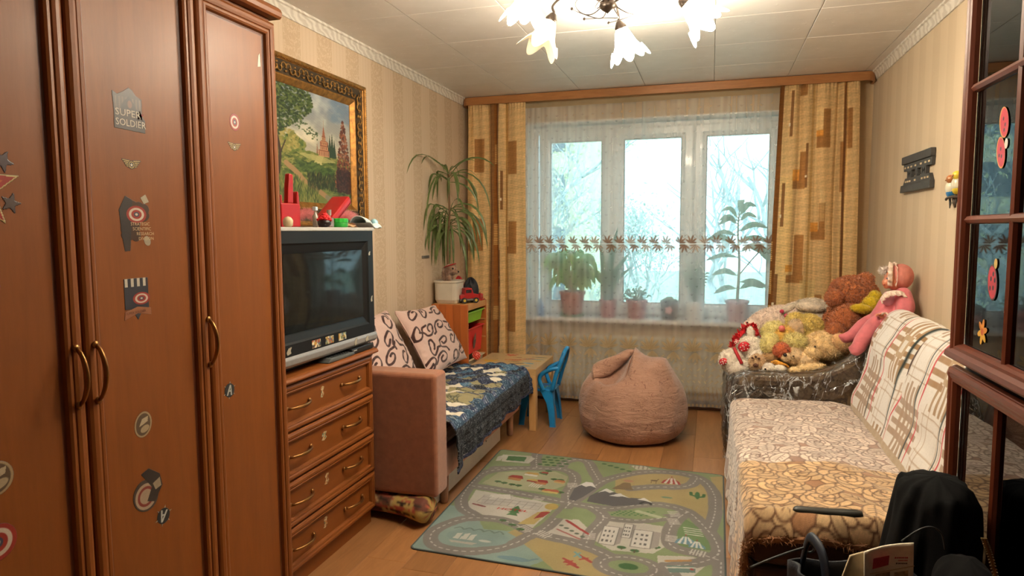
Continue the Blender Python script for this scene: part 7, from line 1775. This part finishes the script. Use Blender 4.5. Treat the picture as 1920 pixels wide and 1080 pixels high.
def kdoor(y0, y1, z0, z1, bars, mid):
    d = MB().frame((KX-.026, y0, z0), (0, 1, 0), (0, 0, 1), (-1, 0, 0), y1-y0, z1-z0, [(a, b) for a, b in KP]); o = d.build('door', chv, dc)
    MB().box(KX-.024, KX-.020, y0+.044, y1-.044, z0+.044, z1-.044).build('pane', cg, o)
    for z in bars: MB().prism([(KX-.024, z-.013), (KX-.036, z-.010), (KX-.042, z), (KX-.036, z+.010), (KX-.024, z+.013)], 'y', y0+.044, y1-.044).build('glazing_bar', chy, o)
    MB().prism([(KX-.024, mid-.013), (KX-.034, mid-.010), (KX-.039, mid), (KX-.034, mid+.010), (KX-.024, mid+.013)], 'z', z0+.044, z1-.044).build('glazing_bar', chv, o)
    return o
ku = kdoor(1.634, 2.360, 1.034, 2.35, (1.46, 1.848), 2.005); kdoor(.905, 1.630, 1.034, 2.35, (1.46, 1.848), 1.27); kl = kdoor(1.634, 2.360, .06, 1.004, (), 2.03); kdoor(.905, 1.630, .06, 1.004, (), 1.27)
MB().prism([(KX-.024, 1.030), (KX-.055, 1.034), (KX-.064, 1.042), (KX-.060, 1.056), (KX-.048, 1.066), (KX-.040, 1.078), (KX-.026, 1.084)], 'y', KY0, KY1+.004).build('ledge_moulding', chy, dc, bev=.002); MB().prism([(KX-.024, .962), (KX-.046, .966), (KX-.052, .980), (KX-.048, .994), (KX-.036, 1.006), (KX-.024, 1.010)], 'y', KY0, KY1+.004).build('ledge_moulding', chy, dc, bev=.002)
def ladybird(p, A):
    p.ell((.5, A*.42), (.46, A*.42), (60, 24, 20), .2); p.ell((.48, A*.42), (.40, A*.38), (190, 30, 46), .2); p.ell((.72, A*.86), (.16, A*.12), (206, 170, 80))
    for q in ((.35, .5), (.6, .3), (.55, .62), (.3, .28), (.72, .48)): p.ell((q[0], q[1]*A), (.08, .10), (40, 20, 22))
def two_birds(p, A):
    p.ell((.42, A*.28), (.36, A*.26), (214, 150, 60), .3); p.ell((.44, A*.28), (.32, A*.235), (190, 34, 54), .3); p.ell((.55, A*.74), (.38, A*.25), (214, 150, 60), .3); p.ell((.58, A*.74), (.34, A*.23), (190, 34, 54), .3); p.ell((.84, A*.40), (.14, A*.08), (220, 206, 190))
    for q in ((.4, .34), (.5, .22), (.3, .24), (.5, .8), (.66, .7), (.6, .62)): p.ell((q[0], q[1]*A), (.06, .07), (60, 20, 26))
def flower_(p, A):
    for k in range(6): a = k*1.047+.3; p.ell((.5+.24*math.cos(a), A*.5+.28*math.sin(a)), (.25, .12), (206, 130, 40) if k < 3 else (220, 170, 60), a)
    p.ell((.5, A*.5), (.14, .14), (190, 84, 40))
xs = KX-.0262
def mir(f): return lambda p, A: (f(p, A), p.C.__setitem__(Ellipsis, p.C[:, ::-1].copy()))
sticker(ku, 2.075, 2.150, 1.590, 1.762, mir(two_birds), 90, x=xs, label='pair of red ladybird stickers'); sticker(ku, 2.090, 2.160, 1.235, 1.355, mir(ladybird), 80, x=xs, label='single red ladybird sticker'); sticker(ku, 2.140, 2.212, 1.085, 1.195, mir(flower_), 70, x=xs, label='orange flower sticker')
# a few things behind the glass
o = MB().prism([(2.10, .64), (2.24, .64), (2.235, .76), (2.16, .69)], 'x', .86, .875).build('folded_napkin', mat('napkin_white', (196, 190, 186), .8, .05)); tag(o, 'white folded napkin behind the lower cabinet glass', 'napkin')
o = MB().lathe([(.03, .6285), (.05, .634), (.085, .675), (.095, .70), (.090, .70), (.078, .674), (.04, .642), (.001, .640)], 28, (.92, 1.92, 0)).build('glass_bowl', mat('bowl_glass', (120, 116, 110), .1, .05, coat=.6), smooth=True); tag(o, 'shallow glass bowl behind the lower cabinet glass', 'bowl')
o = thing('red_vase', 'slim red and gold vase in the lower cabinet at the picture edge', 'vase', (.84, 1.83, .6285)); MB().lathe([(.018, .6285), (.030, .65), (.034, .70), (.020, .76), (.012, .80)], 20, (.84, 1.83, 0)).build('body', mat('vase_red', (176, 30, 50), .3), o, smooth=True); MB().lathe([(.013, .80), (.022, .83), (.016, .832), (.010, .80)], 20, (.84, 1.83, 0)).build('rim', brass, o, smooth=True)

# ================================================================== bags at the lower right
blk = mat('black_cloth', (9, 9, 10), .9, .2, 10, .5, 18, spec=.15)
ct = thing('black_coat', 'heap of black coats over a bag beside the sofa and cabinet', 'coat', (.60, 2.12, 0))
rows = []
for t_ in np.linspace(0, 1, 60):
    row = []
    for a in np.linspace(0, 2*PI, 84, endpoint=False):
        z = .74*t_; lean = .02+.035*t_; rx = (.148-.060*t_**1.6)*(1 if t_ < .92 else math.sqrt(max(0, 1-((t_-.92)/.08)**2))); ry = (.20-.08*t_**1.5)*(1 if t_ < .92 else math.sqrt(max(0, 1-((t_-.92)/.08)**2)))
        f = 1+.06*math.sin(5*a+4*t_)+.045*math.sin(11*a-7*t_)+.03*math.sin(17*a+3*t_)
        row.append((.545+lean*1.5+rx*f*math.cos(a), 2.09+ry*f*math.sin(a), z+.015*math.sin(3*a)*t_*(t_ < .95)))
    rows.append(row)
mb = MB(); mb.grid(np.array(rows), close=True); k = len(rows[0]); mb.f += [tuple(range(k))[::-1], tuple(range(59*k, 60*k))]; mb.build('outer_coat', blk, ct, smooth=True)
rows = []
for t_ in np.linspace(0, 1, 40):
    row = []
    for a in np.linspace(0, 2*PI, 60, endpoint=False):
        e = 1 if t_ < .85 else math.sqrt(max(0, 1-((t_-.85)/.15)**2)); f = 1+.07*math.sin(4*a+5*t_)+.04*math.sin(9*a)
        row.append((.628+.085*e*f*math.cos(a)*(1-.2*t_), 1.83+.13*e*f*math.sin(a)*(1-.15*t_), .62*t_))
    rows.append(row)
mb = MB(); mb.grid(np.array(rows), close=True); k = 60; mb.f += [tuple(range(k))[::-1], tuple(range(39*k, 40*k))]; mb.build('inner_coat', blk, ct, smooth=True)
MB().tube(smooth_path([at(1690, 1015, 'y', 1.86), at(1720, 995, 'y', 1.86), at(1745, 988, 'y', 1.87), at(1765, 1000, 'y', 1.88), at(1772, 1030, 'y', 1.88)], 8), .0022, 6).build('cord', mat('coat_cord', (60, 62, 64), .5), ct, smooth=True)
zp = MB(); zc_ = smooth_path([at(1845, 1010, 'y', 1.66), at(1856, 1040, 'y', 1.655), at(1868, 1085, 'y', 1.65)], 8)
zp.tube(zc_, .0035, 6); [zp.box(q[0]-.006, q[0]+.006, q[1]-.002, q[1]+.002, q[2]-.0012, q[2]+.0012) for q in zc_[::1]]; zp.build('zip', mat('zip_brass', (120, 96, 56), .4, metal=.6), ct)
tt_ = thing('tote_bag', 'dark blue-black open bag holding a folded newspaper by the sofa end', 'bag', (.36, 1.80, 0))
rows = []
for t_ in np.linspace(0, 1, 26):
    row = []
    for a in np.linspace(0, 2*PI, 56, endpoint=False):
        c, s_ = math.cos(a), math.sin(a); q = 1/max(abs(c)**4+abs(s_)**4, 1e-6)**.25
        row.append((.365+(.145+.01*math.sin(6*a+3*t_))*q*c, 1.80+(.085+.012*t_+.006*math.sin(5*a+2*t_))*q*s_, .005+.555*t_+.02*math.sin(2*a+.6)*t_))
    rows.append(row)
mb = MB(); mb.grid(np.array(rows), close=True); mb.f.append(tuple(range(56))[::-1]); nvy = mat('navy_bag_cloth', (26, 30, 40), .7, .2, 20, .3, 200); mb.build('body', nvy, tt_, smooth=True, solid=.006)
MB().tube(smooth_path([(.25, 1.88, .50), (.262, 1.86, .60), (.272, 1.83, .625), (.290, 1.78, .60), (.300, 1.74, .50)], 6), .014, 8, flat=.5).build('strap', mat('navy_leather', (34, 44, 58), .5, .15, 60), tt_, smooth=True)
MB().tube([(.268+.012*math.cos(a), 1.86, .585+.012*math.sin(a)) for a in np.linspace(0, 6.28, 14)], .003, 6).build('ring', mat('ring_steel', (120, 124, 128), .3, metal=.8), tt_, smooth=True)
MB().tube(smooth_path([(.256, 1.86, .585), (.215, 1.86, .565), (.17, 1.85, .545), (.12, 1.84, .52)], 6), .003, 6).build('cord', mat('coat_cord', (60, 62, 64), .5), tt_, smooth=True)
npz = thing('newspaper', 'folded newspaper with a red square advert sticking out of the bag', 'newspaper', (.40, 1.80, .40))
YN = 1.80
A0, A1, A2, A3 = at(1597, 1052, 'y', YN), at(1716, 1030, 'y', YN), None, None
def sheet(nm, P4, yoff, m, bend=.012, rad=.018):
    U, W = np.meshgrid(np.linspace(0, 1, 14), np.linspace(0, 1, 16)); P4 = [np.array(q, float) for q in P4]
    B = ((1-U)*(1-W))[..., None]*P4[0]+(U*(1-W))[..., None]*P4[1]+(U*W)[..., None]*P4[2]+((1-U)*W)[..., None]*P4[3]; B[..., 1] += yoff+bend*np.sin(U*PI)
    return gridmesh(nm, B, None, m, npz, solid=.006)
nm_ = mat('newsprint', (206, 186, 150), .85, .05, 60)
bl0, br0 = at(1575, 1110, 'y', YN), at(1712, 1110, 'y', YN)
sheet('back_sheet', [bl0, br0, at(1710, 1032, 'y', YN), at(1598, 1050, 'y', YN)], .020, nm_)
sheet('front_sheet', [at(1622, 1110, 'y', YN), br0, at(1713, 1019, 'y', YN), at(1622, 1036, 'y', YN)], .0, mat('newsprint_white', (236, 226, 204), .85, .04, 60))
def on_page(nm, pix, m, d=.010):
    V = [at(u, v, 'y', YN) for u, v in pix]; V = [q+np.array([0, -d, 0]) for q in V]; return link_mesh(nm, V, [tuple(range(len(V)))], m, npz)
on_page('red_advert', [(1635, 1066), (1665, 1058), (1667, 1040), (1637, 1046)], mat('advert_red', (176, 60, 70), .85, .15, 300), .004)
for k, (u0, u1, v, c) in enumerate(((1677, 1702, 1044.5, (176, 60, 56)), (1683, 1702, 1049.5, (196, 110, 100)), (1679, 1702, 1055, (90, 84, 78)))):
    x_ = u0; rr = random.Random(k)
    while x_ < u1-2:
        w2 = rr.uniform(1.2, 2.6); on_page('print', [(x_, v+1.6), (x_+w2, v+1.3), (x_+w2, v-1.6), (x_, v-1.3)], mat('print_ink_%d' % k, c, .85), .004); x_ += w2+rr.uniform(.5, .9)
on_page('photo', [(1641, 1110), (1668, 1110), (1668, 1070), (1641, 1075)], mat('photo_grey', (150, 126, 96), .85, .25, 120), .004); on_page('photo', [(1676, 1110), (1702, 1110), (1702, 1068), (1676, 1072)], mat('photo_tan', (176, 150, 110), .85, .3, 120), .004); on_page('fold_edge', [(1630, 1073), (1713, 1058), (1713, 1060), (1630, 1075.5)], mat('fold_strip_tan', (186, 166, 132), .85), .006)  # fold edge: thin strip darker than the page
# dark folded umbrella/case lying on the blanket
P = smooth_path([at(1487, 955, 'y', 2.335), at(1500, 957, 'y', 2.33), at(1560, 962, 'y', 2.33), at(1617, 965, 'y', 2.33)], 6)
o = MB().tube(P, np.interp(np.linspace(0, 1, len(P)), [0, .06, .3, .93, 1], [.006, .012, .018, .019, .014]), 14, flat=.8).build('folded_umbrella', mat('dark_green_case', (32, 32, 24), .45, .2, 40), smooth=True); tag(o, 'dark slim folded umbrella lying across the near floral blanket', 'umbrella')

# ================================================================== chandelier
ch = thing('chandelier', 'dark wrought chandelier with frosted tulip glass shades on curled arms', 'lamp', (-.46, 3.04, 2.42))
iron = mat('dark_bronze', (52, 42, 34), .35, .2, 40, metal=.6)
cx, cyy = -.46, 3.04
MB().lathe([(.055, 2.533), (.06, 2.52), (.03, 2.50), (.014, 2.49), (.014, 2.46), (.034, 2.445), (.04, 2.425), (.024, 2.41), (.008, 2.40), (.001, 2.395)], 24, (cx, cyy, 0)).build('stem', iron, ch, smooth=True)


def shade_mat(nm, e):
    n = NT(nm); n.setp(Base_Color=(.93, .90, .80, 1), Roughness=.35, Transmission_Weight=0., Subsurface_Weight=.0)
    if e:
        n.put(n.b.inputs['Emission Color'], (1., .86, .66, 1)); n.b.inputs['Emission Strength'].default_value = e
    else:
        tl = n.node('ShaderNodeBsdfTranslucent'); tl.inputs[0].default_value = (.9, .86, .74, 1); mx = n.node('ShaderNodeMixShader'); mx.inputs[0].default_value = .55
        n.put(mx.inputs[1], n.b.outputs[0]); n.put(mx.inputs[2], tl.outputs[0]); n.put(n.out.inputs[0], mx.outputs[0])
    return n.m


lit, unlit = shade_mat('lit_frosted_glass', LAMP), shade_mat('frosted_glass', 0)


def tulip(cup, d, lit_, yaw=0.):
    """socket cup at 'cup', flower opening along d"""
    d = np.array(d, float); d /= np.linalg.norm(d); a = np.cross(d, [0, 0, 1.]); a /= max(np.linalg.norm(a), 1e-6); b = np.cross(d, a)
    M = np.stack([a, b, d], 1); n = 40; L_ = .155; V = []
    ts = np.linspace(0, 1, 12)
    for t_ in ts:
        for p in np.linspace(0, 2*PI, n, endpoint=False):
            pet = math.cos(5*(p+yaw)); r = .021+.050*t_**.75+.020*max(0, t_-.55)*2.2*(1+.35*pet)
            r *= 1+.10*t_*pet; z = L_*t_*(1+.30*t_**3*(pet-.6)*.75)
            V.append((r*math.cos(p), r*math.sin(p), z))
    V = np.array(V) @ M.T+np.array(cup); F = [(i*n+j, i*n+(j+1) % n, (i+1)*n+(j+1) % n, (i+1)*n+j) for i in range(11) for j in range(n)]
    o = link_mesh('glass_shade', V, F, lit if lit_ else unlit, ch, True, solid=.003, sub=1)
    MB().lathe([(.006, -.03), (.014, -.024), (.027, .0), (.027, .014), (.023, .018)], 18, cup, M).build('socket_cup', iron, ch, smooth=True)
    return np.array(cup)-d*.03


for (u, v, zz, d, l_, yw) in ((996, -32, 2.415, (-.25, .15, -1), 1, .2), (1034, 36, 2.390, (-.42, -.10, -1), 0, .5), (1163, 50, 2.405, (.30, .25, -1), 1, 0), (1283, 6, 2.420, (.75, .1, -.75), 1, .3), (1160, -120, 2.400, (.1, -.6, -1), 1, .1)):
    c = at(u, v, 'z', zz); e = tulip(c, d, l_, yw); s_ = np.array([cx, cyy, 2.44]); out = e-s_; out[2] = 0; ln = np.linalg.norm(out); out /= ln
    pth = smooth_path([s_+out*.02, s_+out*ln*.35+np.array([0, 0, .04]), s_+out*ln*.8+np.array([0, 0, .045]), s_+out*(ln*1.02)+np.array([0, 0, .01]), e], 8)
    MB().tube(pth, .0055, 8).build('arm', iron, ch, smooth=True)
for (a0, r0) in ((1.9, .10), (2.9, .13), (.9, .11), (.2, .14), (4.0, .12)):
    P = []
    for t_ in np.linspace(0, 1, 16):
        r = .03+r0*t_*1.3; a = a0+1.5*t_*t_; P.append((cx+r*math.cos(a), cyy+r*math.sin(a), 2.43-.02*math.sin(t_*5)-.03*t_))
    m = MB().tube(P, np.linspace(.003, .0018, 16), 6); m.ell(P[-1], .007, 10); m.build('scroll', iron, ch, smooth=True)
